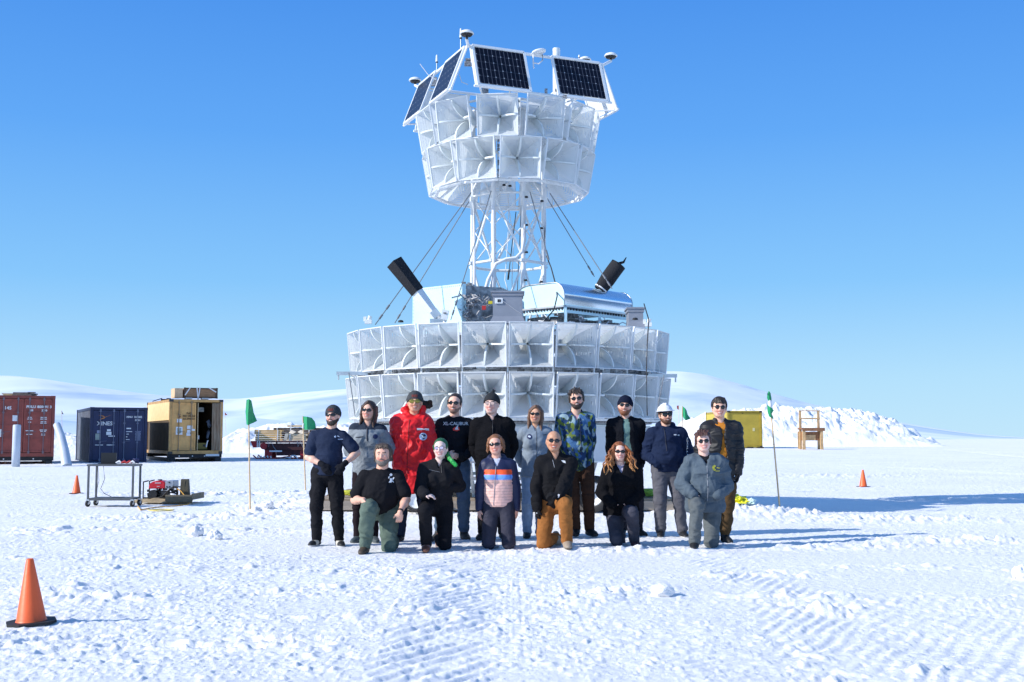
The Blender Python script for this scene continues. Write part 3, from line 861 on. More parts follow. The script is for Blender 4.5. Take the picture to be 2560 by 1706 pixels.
# left silver box, near edge on its right
cn = rel(at(1155, 800, 20.3)); ztb = at(1152, 709, 20.3).z
a_ = R(42)
ax = Vector((-math.cos(R(40)), math.sin(R(40)), 0)); bx = Vector((math.sin(R(40)), math.cos(R(40)), 0))
pts = [Vector((cn.x, cn.y, 0)), Vector((cn.x, cn.y, 0)) + ax * 1.2, Vector((cn.x, cn.y, 0)) + ax * 1.2 + bx * .10, Vector((cn.x, cn.y, 0)) + bx * .10]
mb = MB(); mb.hexa([(p.x, p.y, zdeck) for p in (pts[1], pts[0], pts[3], pts[2])] + [(p.x, p.y, ztb) for p in (pts[1], pts[0], pts[3], pts[2])])
sb = mb.build('silvered_box', FOIL, payload)
rb_ = MB(); rb_.hexa([(p.x, p.y, z) for z in (zdeck, ztb - .03) for p in (pts[0] + bx * .11, pts[0] + bx * .11 + Vector((.62, .25, 0)), pts[0] + bx * .5 + Vector((.5, .5, 0)), pts[0] + bx * .6)]); rb_.build('electronics_bay', mat('bay_mottled_grey', (.46, .48, .50), .5, col2=(.12, .12, .13), vscale=9), payload)  # backing block behind the racks, mottled light and dark grey
rv = MB(); nf = -bx
for i in range(26):
    for zz in (zdeck + .14, ztb - .03):
        rv.box(pts[0] + ax * (.02 + 1.16 * i / 25) + nf * .004 + Vector((0, 0, zz)), (.014, .006, .014), Matrix.Rotation(R(-40), 3, 'Z'))
for i in range(14):
    for t in (.02, 1.18):
        rv.box(pts[0] + ax * t + nf * .004 + Vector((0, 0, zdeck + .1 + (ztb - zdeck - .12) * i / 13)), (.014, .006, .014), Matrix.Rotation(R(-40), 3, 'Z'))
rv.build('rivets', ALU, sb)
# racks of electronics and cabling right of it
rk = MB(); rnd = random.Random(11)
for i in range(170):
    px = rnd.uniform(1157, 1222); py = rnd.uniform(712, 808); Y = rnd.uniform(20.6, 21.3)
    if px > 1185 and py < 722: continue
    rk.box(rel(at(px, py, Y)), (rnd.uniform(.02, .10), .1, rnd.uniform(.02, .12)))
rk.build('electronics_rack', DARK, payload)
wr = MB()
for i in range(26):
    px = rnd.uniform(1160, 1228); py = rnd.uniform(735, 800)
    p = rel(at(px, py, 20.3)); pts_ = [p]
    for j in range(5):
        p = p + Vector((rnd.uniform(-.09, .09), rnd.uniform(-.04, .04), rnd.uniform(-.08, .07))); pts_.append(p)
    wr.path(pts_, rnd.choice((.008, .011, .015)), 5)
wr.build('wiring', mat('mixed_wiring', (.7, .7, .72), .5, col2=(.08, .08, .09), vscale=14), payload)
o = MB(); o.box(rel(at(1210, 770, 20.1)), (.07, .06, .07)); o.build('red_connector', REDP, payload)
o = MB(); o.box(rel(at(1226, 757, 20.1)), (.07, .06, .05)); o.build('yellow_connector', YELLOWP, payload)
# grey battery boxes with a lid lip and flared foot
def grey_box(x0, x1, y0, y1, Y, label_plate):
    A = rel(at(x0, y1, Y)); B = rel(at(x1, y0, Y)); wid = B.x - A.x; cx = (A.x + B.x) / 2; z0, z1 = A.z, B.z; y = A.y; dp = .45
    mb = MB()
    mb.box((cx, y + dp / 2, (z0 + .06 + z1) / 2), (wid, dp, z1 - z0 - .06))
    mb.hexa([(cx - wid * .62, y - .05, z0 - .02), (cx + wid * .62, y - .05, z0 - .02), (cx + wid * .62, y + dp, z0 - .02), (cx - wid * .62, y + dp, z0 - .02),
             (cx - wid / 2, y, z0 + .10), (cx + wid / 2, y, z0 + .10), (cx + wid / 2, y + dp, z0 + .10), (cx - wid / 2, y + dp, z0 + .10)])
    mb.box((cx, y + dp / 2, z1 - .02), (wid + .07, dp + .06, .025)); mb.box((cx, y + dp / 2, z1 - .06), (wid + .035, dp + .03, .05))
    g = mb.build('grey_equipment_box', GREYBOX, payload)
    if label_plate:
        p = MB(); p.box((cx - wid * .30, y - .012, z1 - .17), (.13, .012, .09)); p.build('label_plate', WHITE, g)
        p = MB(); p.box((cx - wid * .31, y - .02, z1 - .17), (.03, .006, .05)); p.box((cx - wid * .25, y - .02, z1 - .17), (.02, .006, .05)); p.build('plate_marking', BLACK, g)
        p = MB(); p.tube((cx - wid * .2, y - .012, z1 - .16), (cx + wid * .5, y - .012, z1 - .40), .006, n=5); p.build('edge_seam', mat('light_grey_seam', (.45, .47, .52), .5), g)
grey_box(1232, 1306, 727, 806, 19.35, True); grey_box(1572, 1608, 768, 818, 20.4, False)
# round-shouldered silvered housing on an open frame
cn = rel(at(1412, 764, 20.15)); zb = at(1412, 764, 20.15).z; zt2 = at(1412, 706, 20.15).z
ang = R(42)
ax = Vector((-math.cos(ang), math.sin(ang), 0)); bx = Vector((math.sin(ang), math.cos(ang), 0))
Wd, Ln, Ht = 1.08, 1.95, zt2 - zb
prof = [(0, 0), (0, Ht * .42)]
for i in range(9):
    t = i / 8 * math.pi / 2; prof.append((.26 * (1 - math.cos(t)), Ht * .42 + (Ht * .62) * math.sin(t)))
prof += [(Wd - .30, Ht * 1.04)]
for i in range(1, 7):
    t = i / 6 * math.pi / 2; prof.append((Wd - .30 + .30 * math.sin(t), Ht * .72 + Ht * .32 * math.cos(t)))
prof += [(Wd, 0)]
o3 = Vector((cn.x, cn.y, zb))
P3 = lambda s_, t_: [tuple(o3 + ax * u + bx * t_ + Vector((0, 0, z))) for u, z in prof]
mb = MB(); f0 = P3(0, 0); f1 = P3(0, Ln); nP = len(prof)
mb.add(f0 + f1, [(i, i + 1, nP + i + 1, nP + i) for i in range(nP - 1)], True)
ho = mb.build('silvered_housing', FOIL_BLUE, payload)
mb = MB(); mb.add(f0, [tuple(range(nP))]); mb.build('end_panel', FOIL, ho)
mb = MB(); mb.add(f1, [tuple(range(nP - 1, -1, -1))]); mb.build('end_panel', FOIL, ho)
mb = MB()
for t in (0, Ln): mb.path([Vector(q) + bx * (.01 if t else -.01) for q in (f0 if t == 0 else f1)[:-1]], .010, 5)
mb.bar(o3 - Vector((0, 0, .01)) - bx * .02, o3 + ax * Wd - Vector((0, 0, .01)) - bx * .02, .03, .03); mb.bar(o3 - ax * .02 - Vector((0, 0, .01)), o3 - ax * .02 + bx * Ln - Vector((0, 0, .01)), .03, .03)
mb.build('edge_trim', ALU, ho)
hl = MB()
for i in range(24):
    t = .04 + (Ln - .08) * i / 23; hl.box(o3 - ax * .03 + bx * t - Vector((0, 0, .055)), (.03, .03, .035), Matrix.Rotation(-ang, 3, 'Z'))
for i in range(16):
    t = .04 + (Wd - .08) * i / 15; hl.box(o3 + ax * t - bx * .03 - Vector((0, 0, .055)), (.02, .02, .035), Matrix.Rotation(-ang, 3, 'Z'))
hl.build('slotted_rail', CABLEB, ho)
fr = MB(); zf = zdeck
for (u, t) in ((0, .02), (Wd, .02), (0, Ln), (0, Ln * .5), (Wd, Ln)):
    p = o3 + ax * u + bx * t; fr.bar((p.x, p.y, zf), (p.x, p.y, zb - .02), .05, .05)
for zz in (zb - .09,):
    fr.bar(Vector((*(o3 + bx * 0).xy, zz)), Vector((*(o3 + bx * Ln).xy, zz)), .04, .06); fr.bar(Vector((*o3.xy, zz)), Vector((*(o3 + ax * Wd).xy, zz)), .04, .06)
fr.build('open_frame', FOIL, ho)
eq = MB(); rnd = random.Random(5)
for i in range(70):
    u = rnd.uniform(.08, Wd); t = rnd.uniform(.08, Ln); p = o3 + ax * u + bx * t
    eq.box((p.x, p.y, rnd.uniform(zf + .03, zb - .13)), (rnd.uniform(.05, .35), rnd.uniform(.05, .2), rnd.uniform(.02, .10)), Matrix.Rotation(-ang + rnd.choice((0, math.pi / 2)), 3, 'Z'))
eq.build('electronics_tray', DARK, payload)
eq = MB()
for i in range(24):
    t = rnd.uniform(.0, .9); p = o3 + ax * t * Wd - bx * .12; p.z = rnd.uniform(zf + .03, zb - .10)
    q = p + ax * rnd.uniform(-.5, .5) + Vector((0, 0, rnd.uniform(-.06, .06))); eq.path([p, (p + q) / 2 + Vector((0, 0, rnd.uniform(-.06, .04))), q], .010, 5)
for i in range(16):
    t = rnd.uniform(.1, 1.8); p = o3 - ax * .05 + bx * t; p.z = rnd.uniform(zf + .0, zb - .12)
    q = p + bx * rnd.uniform(-.3, .3) + Vector((0, 0, rnd.uniform(-.06, .06))); eq.path([p, (p + q) / 2 + Vector((0, 0, rnd.uniform(-.06, .04))), q], .010, 5)
eq.build('cable_loom', CABLEW, payload)
o = MB(); p = o3 - ax * .05 + bx * .1; o.box((p.x, p.y, zf + .12), (.13, .12, .2)); o.build('white_actuator', WHITE, payload)
o = MB(); p = o3 - ax * .08 + bx * .75; o.box((p.x, p.y, zf + .12), (.05, .05, .09)); o.build('red_connector', REDP, payload)
# sun-shade tubes of the star cameras
A = rel(at(1098, 800, 19.9)); B = rel(at(1000, 680, 19.9)); Tp = rel(at(983, 652, 19.9))
dd = (Tp - A).normalized(); L = (Tp - A).length
o = MB(); o.tube(A, A + dd * L * .50,   .07, .105, n=4, smooth=False); sh = o.build('star_camera_tube', WHITE, payload)
o = MB(); o.tube(A + dd * L * .47, A + dd * L * .98, .122, .150, n=4, smooth=False); o.build('black_shade', CLOTHBLACK, sh)
o = MB(); o.box(A + dd * L * .1 + Vector((.02, 0, 0)), (.16, .14, .13), dd.to_track_quat('Z', 'Y').to_matrix()); o.box(A + Vector((-.02, 0, -.03)), (.26, .2, .08)); o.build('camera_mount', ALU, sh)
o = MB(); o.box(rel(at(1112, 788, 19.8)), (.11, .12, .17), Matrix.Rotation(R(12), 3, 'Y')); o.tube(rel(at(1112, 808, 19.8)), rel(at(1112, 795, 19.8)), .03); b_ = o.build('small_white_sensor', WHITE, payload)
o = MB(); o.box(rel(at(1112, 783, 19.73)), (.05, .01, .015)); o.build('sensor_slot', BLACK, b_)
A = rel(at(1499, 726, 21.2)); Tp = rel(at(1548, 660, 21.2)); dd = (Tp - A).normalized(); L = (Tp - A).length
o = MB(); n_ = 16; qd = dd.to_track_quat('Z', 'Y')
def fabric(u, v):
    t = u * 2 * math.pi; rr = .115 + .028 * min(1, v * 2.5) + .004 * math.sin(3 * t + v * 4)
    return tuple(A + dd * L * (v * .98) + qd @ Vector((math.cos(t) * rr, math.sin(t) * rr, 0)))
o.grid(fabric, 28, 12)
o.add([fabric(i / 28, 1) for i in range(28)], [tuple(range(28))])
bs = o.build('star_camera_shade', CLOTHBLACK, payload)
o = MB(); o.path([Tp + Vector((-.03, 0, .0)), Tp + Vector((.08, 0, .03)), Tp + Vector((.13, 0, .12))], [.03, .025, .008]); o.build('tie_strap', CLOTHBLACK, bs)
o = MB(); o.tube(A + dd * L * .05, A + dd * L * .09, .125, n=16); o.build('tie_band', CABLEW, bs)
# small lit fittings at the edges of the deck
for (px, py, Y) in ((921, 805, 20.6), (1620, 812, 20.4)):
    o = MB(); p = rel(at(px, py, Y)); o.box(p, (.12, .1, .07)); o.tube(p, p + Vector((.03, 0, .10)), .035); o.box(p + Vector((-.06, 0, .05)), (.05, .05, .08)); o.build('white_fitting', WHITE, payload)
for (px, py, Y) in ((1002, 806, 20), (1588, 800, 19.9)):
    o = MB(); o.lathe([(0, .04), (.04, .03), (.05, 0)], rel(at(px, py, Y)), 10); o.build('sensor_cap', BLACK, payload)
# cross beams sticking out between the tiers, with hanging lines
for (xa, xb, py, Y) in ((842, 920, 934, 20.4), (1620, 1692, 940, 20.4)):
    o = MB(); o.bar(rel(at(xa, py, Y)), rel(at(xb, py, Y)), .09, .06); bm_ = o.build('cross_beam', ALU, payload)
    o = MB(); xe = xa + 4 if xa < 1200 else xb - 3
    o.tube(rel(at(xe, py, Y)), rel(at(xe, py + 16, Y)), .014); o.build('shackle', ALU, bm_)
for (xa, ya, xb, yb, Y) in ((872, 932, 888, 1042, 18.95), (1660, 938, 1640, 1042, 19.2)):
    o = MB(); o.tube(rel(at(xa, ya, Y)), rel(at(xb, yb, Y)), .008, n=5); o.build('hanging_line', CABLE, payload)
# ---- below the tiers: dark truss ring, skirt panels, legs, rolling dolly
zs1 = at(1270, 1062, 19.3).z; zs0 = at(1270, 1158, 19.3).z
tr = MB()
ring_beam(tr, 16, 2.62, zs1 + .06, .05, .03); ring_beam(tr, 16, 2.62, zB0 - .07, .05, .03)
for k in range(64):
    a = k * 2 * math.pi / 64; b = (k + .5) * 2 * math.pi / 64
    tr.tube((math.sin(a) * 2.6, -math.cos(a) * 2.6, zs1 + .05), (math.sin(b) * 2.6, -math.cos(b) * 2.6, zB0 - .07), .012, n=5)
tr.build('lower_truss', DARK, payload)
PANEL = mat('skirt_panel_paint', (.62, .67, .72), .45, var=.08, vscale=2.5, bump=.1, bscale=6)
for k in range(12):
    a0 = R(15) + k * R(30); a1 = a0 + R(30); rr = 2.62
    p0 = Vector((math.sin(a0) * rr, -math.cos(a0) * rr, 0)); p1 = Vector((math.sin(a1) * rr, -math.cos(a1) * rr, 0))
    e = (p1 - p0).normalized(); p0 += e * .02; p1 -= e * .02; nn = Vector((e.y, -e.x, 0)) * .03
    o = MB(); o.hexa([tuple(p0 + Vector((0, 0, zs0))), tuple(p1 + Vector((0, 0, zs0))), tuple(p1 - nn + Vector((0, 0, zs0))), tuple(p0 - nn + Vector((0, 0, zs0))),
                      tuple(p0 + Vector((0, 0, zs1))), tuple(p1 + Vector((0, 0, zs1))), tuple(p1 - nn + Vector((0, 0, zs1))), tuple(p0 - nn + Vector((0, 0, zs1)))])
    s_ = o.build('skirt_panel', PANEL, payload)
    f_ = MB()
    for (q, w_) in ((p0 + e * .03, .03), (p1 - e * .03, .03)): f_.box(q + nn * .3 + Vector((0, 0, (zs0 + zs1) / 2)), (.03, .012, zs1 - zs0), Matrix.Rotation(math.atan2(e.y, e.x), 3, 'Z'))
    mid = (p0 + p1) / 2
    for zz in (zs0 + .015, zs1 - .015): f_.box(mid + nn * .3 + Vector((0, 0, zz)), ((p1 - p0).length - .062, .010, .03), Matrix.Rotation(math.atan2(e.y, e.x), 3, 'Z'))
    f_.build('panel_edge', ALU, s_)
for k in range(8):
    a = R(22.5) + k * R(45)
    o = MB(); o.tube((math.sin(a) * 1.5, -math.cos(a) * 1.5, .26), (math.sin(a) * 1.9, -math.cos(a) * 1.9, zB0 - .08), .035, n=8)
    o.box((math.sin(a) * 1.5, -math.cos(a) * 1.5, .275), (.18, .18, .03)); o.build('support_leg', WHITE_ROUGH, payload)
o = MB(); ring_beam(o, 8, 1.62, .62, .05, .06, R(22.5)); ring_beam(o, 8, 1.56, .40, .04, .05, R(22.5)); o.build('leg_ring', ALU, payload)

# ---- timber platform under it, wheels, straps
PLANK = mat('weathered_plank', (.36, .28, .20), .85, var=.3, vscale=5, stretch=(.5, 4, 4), bump=.3, bscale=10)
plat = empty('timber_platform', (PX - .3, PY, 0), 0, 'low grey and brown timber platform on the snow beneath the antenna instrument', 'platform')
g0 = .09
for i, (w_, y) in enumerate([(x, -1.75 + .5 * x) for x in range(8)]):
    o = MB(); o.box((.1, y, g0 + .185), (6.1 - .1 * (i % 3), .47, .05)); o.build('deck_board', PLANK, plat)
for x in (-2.9, -1.5, 0, 1.5, 2.9):
    o = MB(); o.box((x, 0, g0 + .09), (.16, 3.9, .20)); o.build('bearer', mat('dark_bearer', (.16, .085, .05), .8, var=.3), plat)
o = MB(); o.box((.1, -2.01, g0 + .10), (6.12, .04, .15)); o.build('front_board', mat('grey_board', (.36, .30, .24), .85, var=.25, vscale=3, stretch=(.4, 4, 4)), plat)
def wheel(loc, rz, label, r=.30):
    t = empty('dolly_wheel', loc, rz, label, 'wheel', None)
    o = MB(); prof = [(r * .62, -.07), (r * .9, -.085), (r, -.05), (r, .05), (r * .9, .085), (r * .62, .07)]
    M_ = Matrix.Rotation(R(90), 3, 'Y')
    o.lathe(prof, (0, 0, 0), 32, M_); o.build('tyre', BLACK, t)
    o = MB(); o.lathe([(0, -.03), (r * .45, -.03), (r * .6, -.062), (r * .66, -.075), (r * .66, .075), (r * .6, .062), (r * .45, .03), (0, .03)], (0, 0, 0), 32, M_); o.build('rim', WHITE, t)
wheel((1.36, 19.65, .09 + .30), R(62), 'black wheel with white rim seen behind the kneeling bald man', .30)
wheel((-1.56, 19.55, .09 + .2), R(80), 'small black wheel behind the kneeling man in olive trousers', .20)
def strap_heap(name, pts, rad, m_, label, cat, seed=1, z0=None):
    """crumpled bundle of webbing"""
    rnd = random.Random(seed); o = MB()
    c = Vector(pts)
    for k in range(9):
        P = []
        for j in range(9):
            t = j / 8 * 2 * math.pi + k; P.append(c + Vector((math.cos(t) * rad * rnd.uniform(.5, 1), math.sin(t) * rad * .5 * rnd.uniform(.4, 1), rad * .3 * rnd.uniform(.05, 1) )))
        o.path(P, rad * .11, 5)
    ob = o.build(name, m_, None); tag(ob, label, cat); return ob
GREENW = mat('green_webbing', (.22, .42, .05), .7, var=.3); YW = mat('yellow_green_webbing', (.62, .62, .05), .7, var=.3)
ztp = .09 + .25
strap_heap('strap_bundle', (at(1605, 1222, 20.9).x, 20.3, ztp), .30, GREENW, 'bright green straps heaped on the platform behind the man in the hard hat', 'straps', 3)
strap_heap('strap_bundle', (at(1530, 1205, 20.9).x, 20.5, ztp), .16, GREENW, 'small heap of green straps on the platform behind the red haired woman', 'straps', 5)
strap_heap('strap_bundle', (at(875, 1240, 20.5).x, 20.3, ztp), .22, YW, 'yellow-green straps on the platform between the two leftmost standing people', 'straps', 8)
strap_heap('strap_bundle', (at(1028, 1235, 20.5).x, 20.1, ztp), .17, YW, 'yellow straps on the platform behind the man in olive trousers', 'straps', 9)
strap_heap('strap_bundle', (at(1030, 1252, 20.5).x, 20.0, ztp), .12, REDP, 'small red strap beside the yellow ones behind the man in olive trousers', 'straps', 10)
# ================================================================== camp objects
MARK = mat('white_marking', (.78, .79, .80), .6, var=.15, vscale=40)
def container(name, label, corner, ang, base, m, L=6.06, Wd=2.44, H=2.55, open_right=False, rods=True, plain=False):
    """front-left corner at 'corner'; door end faces the camera; local x along the door end, local y into the depth"""
    t = empty(name, (corner[0], corner[1], base), ang, label, 'container')
    T = .12
    fr = MB()
    for x in (T / 2, Wd - T / 2):
        for y in (T / 2, L - T / 2): fr.box((x, y, H / 2), (T, T, H))
    for z, h in ((.075, .15), (H - .06, .12)):
        for y in (T / 2 + .003, L - T / 2 - .003): fr.box((Wd / 2, y, z), (Wd - 2 * T, T, h))
        for x in (T / 2 + .003, Wd - T / 2 - .003): fr.box((x, L / 2, z), (T - .02, L - 2 * T, h))
    fr.build('frame', m['frame'], t)
    cc = MB()
    for x in (.085, Wd - .085):
        for y in (.08, L - .08):
            for z in (.055, H - .052): cc.box((x, y, z), (.18, .18, .118))
    cc.build('corner_casting', m.get('corner', m['frame']), t)
    def corr(fn, n):
        """corrugated sheet; fn(s, off) -> two points bottom, top"""
        vs = []; pat = (0, 0, 1, 1)
        for i in range(n * 4 + 1):
            s_ = i / (n * 4); vs += list(fn(s_, pat[i % 4] * .036))
        return vs, [(2 * i, 2 * i + 1, 2 * i + 3, 2 * i + 2) for i in range(n * 4)]
    for nm, fn in (('side_panel', lambda s_, o: ((.03 + o, T + (L - 2 * T) * s_, .15), (.03 + o, T + (L - 2 * T) * s_, H - .12))),
                   ('side_panel', lambda s_, o: ((Wd - .03 - o, T + (L - 2 * T) * s_, .15), (Wd - .03 - o, T + (L - 2 * T) * s_, H - .12))),
                   ('end_panel', lambda s_, o: ((T + (Wd - 2 * T) * s_, L - .03 - o, .15), (T + (Wd - 2 * T) * s_, L - .03 - o, H - .12))),):
        if nm == 'side_panel' and m.get('lit_shaded_side') and fn((0), 0)[0][0] < 1:
            # left side: sunlit upper part and shadowed lower part painted as two colours
            a = MB(); a.box((.03, L / 2, H * .80), (.03, L - 2 * T, H * .36)); a.build('sunlit_upper_side', m['upper'], t)
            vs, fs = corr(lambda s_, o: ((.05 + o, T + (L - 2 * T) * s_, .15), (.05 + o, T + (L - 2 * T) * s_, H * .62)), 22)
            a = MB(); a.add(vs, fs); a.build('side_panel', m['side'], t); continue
        vs, fs = corr(fn, 22 if nm == 'side_panel' else 9)
        a = MB(); a.add(vs, fs); a.build(nm, m['side'], t)
    a = MB(); a.box((Wd / 2, L / 2, H - .045), (Wd - .24, L - .24, .03)); a.build('roof', m.get('roof', m['side']), t)
    a = MB(); a.box((Wd / 2, L / 2, .13), (Wd - .24, L - .24, .04)); a.build('floor', m.get('floor', m['side']), t)
    dw = (Wd - 2 * T) / 2
    doors = []
    for k in range(2):
        if plain: break
        if open_right and k == 1: continue
        x0 = T + k * dw + .008; x1 = x0 + dw - .016
        a = MB(); z0, z1 = .17, H - .14
        a.box(((x0 + x1) / 2, .075, (z0 + z1) / 2), (x1 - x0, .03, z1 - z0))
        # raised rails between recessed panels
        nr = m.get('nrails', 4)
        for i in range(nr + 1):
            z = z0 + (z1 - z0) * i / nr
            z = min(max(z, z0 + .035), z1 - .035)
            a.box(((x0 + x1) / 2, .05, z), (x1 - x0 - .003, .03, .06 if i % nr else .07))
        for x in (x0 + .035, x1 - .035): a.box((x, .047, (z0 + z1) / 2), (.06, .03, z1 - z0 - .002))
        do = a.build('door', m['door'], t); doors.append(do)
        if rods:
            for fx in (.28, .80) if k == 0 else (.20, .72):
                x = x0 + (x1 - x0) * fx
                r_ = MB(); r_.tube((x, .005, .12), (x, .005, H - .08), .019, n=8)
                for z in (.20, H * .38, H * .72, H - .17): r_.box((x, .018, z), (.09, .03, .07))
                r_.box((x, .0, H - .12), (.055, .04, .09)); r_.box((x, .0, .16), (.055, .04, .09))
                r_.tube((x, -.01, H * .40), (x + (.28 if fx < .5 else -.02), -.015, H * .40 + .02), .011, n=6)
                r_.build('lock_rod', m.get('rod', MATS['grey_steel']), t)
    return t, doors
STEEL = mat('grey_steel', (.30, .32, .36), .45, metal=.4, var=.2)
def cm(nm, col, **k):
    return dict(frame=mat(nm + '_frame', tuple(c * .8 for c in col), .5, var=.25, vscale=4, bump=.1, bscale=30),
                side=mat(nm + '_side', col, .55, var=.3, vscale=3, bump=.1, bscale=20, stretch=(1, 1, .35)),
                door=mat(nm + '_door', col, .5, var=.22, vscale=3, bump=.1, bscale=20), **k)
def stencil(t, txt, size, x, z, m_=None, y=-.004, name='lettering', bold=0.0, align='CENTER'):
    # y = just proud of the door face
    return sign_text(name, txt, size, m_ or MARK, t, (x, y, z), bold=bold, align=align)
def plate(t, x, z, w_, h_, m_, y=.026, name='sticker'):
    o = MB(); o.box((x, y, z), (w_, .006, h_)); return o.build(name, m_, t)
PAPER = mat('white_paper', (.80, .82, .84), .7, var=.12, vscale=30)
DKBLK = mat('dark_runner', (.012, .013, .018), .6, var=.3)

# red one at the left edge
cr_ = at(137, 1050, 50); ang = R(23)
cx = cr_.x - 2.44 * math.cos(ang); cy = 50 - 2.44 * math.sin(ang)
red = cm('oxide_red', (.30, .062, .045)); red['rod'] = mat('reddish_rod', (.20, .15, .17), .5, metal=.3)
t, doors = container('shipping_container', 'oxide red shipping container cut off by the left edge, with white stencilling on its doors', (cx, cy), ang, .55, red)
for (s_, sz, x, z) in (('145', .19, .60, 2.02), ('PMLU', .15, 1.50, 2.08), ('800091 3', .15, 2.02, 2.08), ('US', .11, 1.52, 1.93), ('2210', .11, 2.02, 1.93)):
    stencil(t, s_, sz, x, z, y=.030, bold=.006, name='lettering')
for (x, zs, ws) in ((1.46, (1.64, 1.57, 1.44), (.16, .20, .12)), (1.46, (1.08, .93), (.30, .24)), (2.0, (1.64, 1.57, 1.46, 1.40), (.24, .26, .22, .24)), (2.0, (1.11, 1.05, .95, .90), (.28, .22, .14, .16))):
    for z, w_ in zip(zs, ws): plate(t, x, z, w_, .035, MARK, y=.052, name='stencil_line')
plate(t, .90, 1.60, .22, .24, PAPER, y=.052); plate(t, .28, .98, .2, .32, PAPER, y=.052)
def runners(nm, label, t, zlow, col, Wd=2.44, L=6.06):
    p = t.location; a = t.rotation_euler.z
    k = empty(nm, (p.x, p.y, zlow), a, label, 'skid')
    h = p.z - zlow
    o = MB()
    for y in (.25, 5.8): o.box((Wd / 2, y, h * .75), (Wd, .28, h * .5 - .004))
    o.build('cross_beam', col, k)
    for x in (.18, Wd - .18):
        o = MB(); o.box((x, L / 2, h * .25), (.26, L, h * .5)); o.build('runner', col, k)
    for x in (.5, 1.1, 1.65):
        o = MB(); o.tube((x, .09, h * .72), (x, .11, h * .72), .03, n=8); o.build('bolt', PAPER, k)
    return k
runners('container_skid', 'black steel skid under the red container at the left edge', t, .20, DKBLK)
# scrap on the red container's roof
RUSTY = mat('grey_timber', (.22, .18, .15), .85, var=.35, vscale=8, bump=.3, bscale=20)
TANWOOD = mat('pale_timber', (.52, .40, .24), .8, var=.25, vscale=6, stretch=(1, 1, 5), bump=.25, bscale=20)
def stack(name, label, cat, org, rz, items, m_, group=None):
    t_ = empty(name, org, rz, label, cat, group)
    for c_, s_ in items:
        o = MB(); o.box(c_, s_); o.build('board', m_, t_)
    return t_
zr = .55 + 2.55
p = at(62, 985, 51)
stack('timber_stack', 'grey timber pieces lying on the roof of the red container', 'timber', (p.x, 51, zr), R(10), [((0, 0, .05), (.75, 1.2, .09)), ((-.08, .1, .14), (.6, 1.1, .08)), ((.25, .1, .13), (.35, .9, .05)), ((.28, 0, .19), (.30, .2, .035))], RUSTY)
p = at(25, 985, 51)
stack('plywood_sheets', 'pale plywood sheets leaning low on the roof of the red container at the far left', 'plywood', (p.x, 51.2, zr), R(10), [((0, 0, .03), (.9, 1.3, .05)), ((.1, .1, .085), (.7, 1.1, .05)), ((-.2, .4, .14), (.5, .5, .05))], TANWOOD)

# navy one
BL = cm('navy', (.013, .023, .085)); BL['side'] = mat('navy_grey_side', (.12, .14, .19), .5, var=.55, vscale=5, bump=.1, bscale=10, stretch=(1, 1, .3)); BL['rod'] = mat('bluish_rod', (.16, .18, .26), .5, metal=.3)
f = at(224, 1100, 52)
t, doors = container('shipping_container', 'dark navy blue shipping container with an orange swoosh and white lettering, behind the steel trolley', (f.x, 52), R(25.5), .18, BL, H=2.50)
stencil(t, 'XINES', .24, .62, 1.78, y=.026, bold=.004, name='lettering')
OR = mat('orange_mark', (.75, .28, .05), .6, var=.1); 
def swoosh(t_, x, z, s_):
    o = MB()
    for pts in (((-.45, .16), (-.10, .10), (.02, -.0), (-.14, .06)), ((.50, .20), (.05, .02), (-.40, -.22), (.0, -.02), (.10, .06)), ((-.42, -.20), (-.02, -.06), (.06, .03), (-.06, .0))):
        o.add([(x + a * s_, .022, z + b * s_) for a, b in pts], [tuple(range(len(pts)))])
    o.build('emblem', OR, t_)
swoosh(t, .62, 2.06, .62)
for (s_, sz, x, z) in (('XINU', .11, 1.66, 2.08), ('165002', .12, 2.02, 2.08), ('6', .12, 2.34, 2.08), ('22G1', .11, 2.02, 1.94)): stencil(t, s_, sz, x, z, y=.025, bold=.004)
for x, z, w_, h_ in ((1.64, 1.57, .20, .055), (1.66, 1.43, .26, .03), (1.60, 1.32, .10, .03), (1.56, 1.20, .06, .035), (1.61, 1.08, .16, .025), (.40, .84, .34, .03), (.88, .84, .32, .035),
                     (.80, 1.49, .16, .09), (.80, 1.35, .22, .14), (.92, 1.23, .28, .045)): plate(t, x, z, w_, h_, PAPER if x < 1 else MARK, y=.026)
for i in range(9): plate(t, 2.04, 1.44 - .048 * i, .24 - .03 * (i % 3 == 1), .022, mat('dim_marking', (.30, .34, .48), .6), y=.026, name='stencil_line')
plate(t, .35, 1.20, .22, .28, mat('greenish_paper', (.34, .40, .36), .7, var=.2), y=.026); plate(t, .38, 1.42, .16, .13, mat('dim_marking', (.3, .34, .48)), y=.026)

# tan one, half open
TN = cm('tan', (.70, .39, .13)); TN['lit_shaded_side'] = True; TN['upper'] = mat('sunlit_tan_side', (.85, .62, .30), .6, var=.12, vscale=4)  # upper colour paints the sunlit part of the left side
TN['side'] = mat('shaded_brown_side', (.13, .09, .055), .7, var=.3, vscale=5, stretch=(4, 4, .4)); TN['rod'] = mat('tan_rod', (.30, .20, .11), .5); TN['corner'] = mat('dark_corner', (.05, .045, .04), .6); TN['nrails'] = 3  # dark side colour carries the shadow on the lower left side
f = at(422, 1100, 54)
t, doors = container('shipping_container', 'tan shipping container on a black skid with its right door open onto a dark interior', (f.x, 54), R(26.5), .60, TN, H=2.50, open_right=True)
BRN = mat('brown_marking', (.16, .03, .02), .7); BRN2 = mat('dark_brown_marking', (.12, .07, .03), .7)
stencil(t, '5', .22, .46, 1.72, BRN, y=.026, bold=.008)
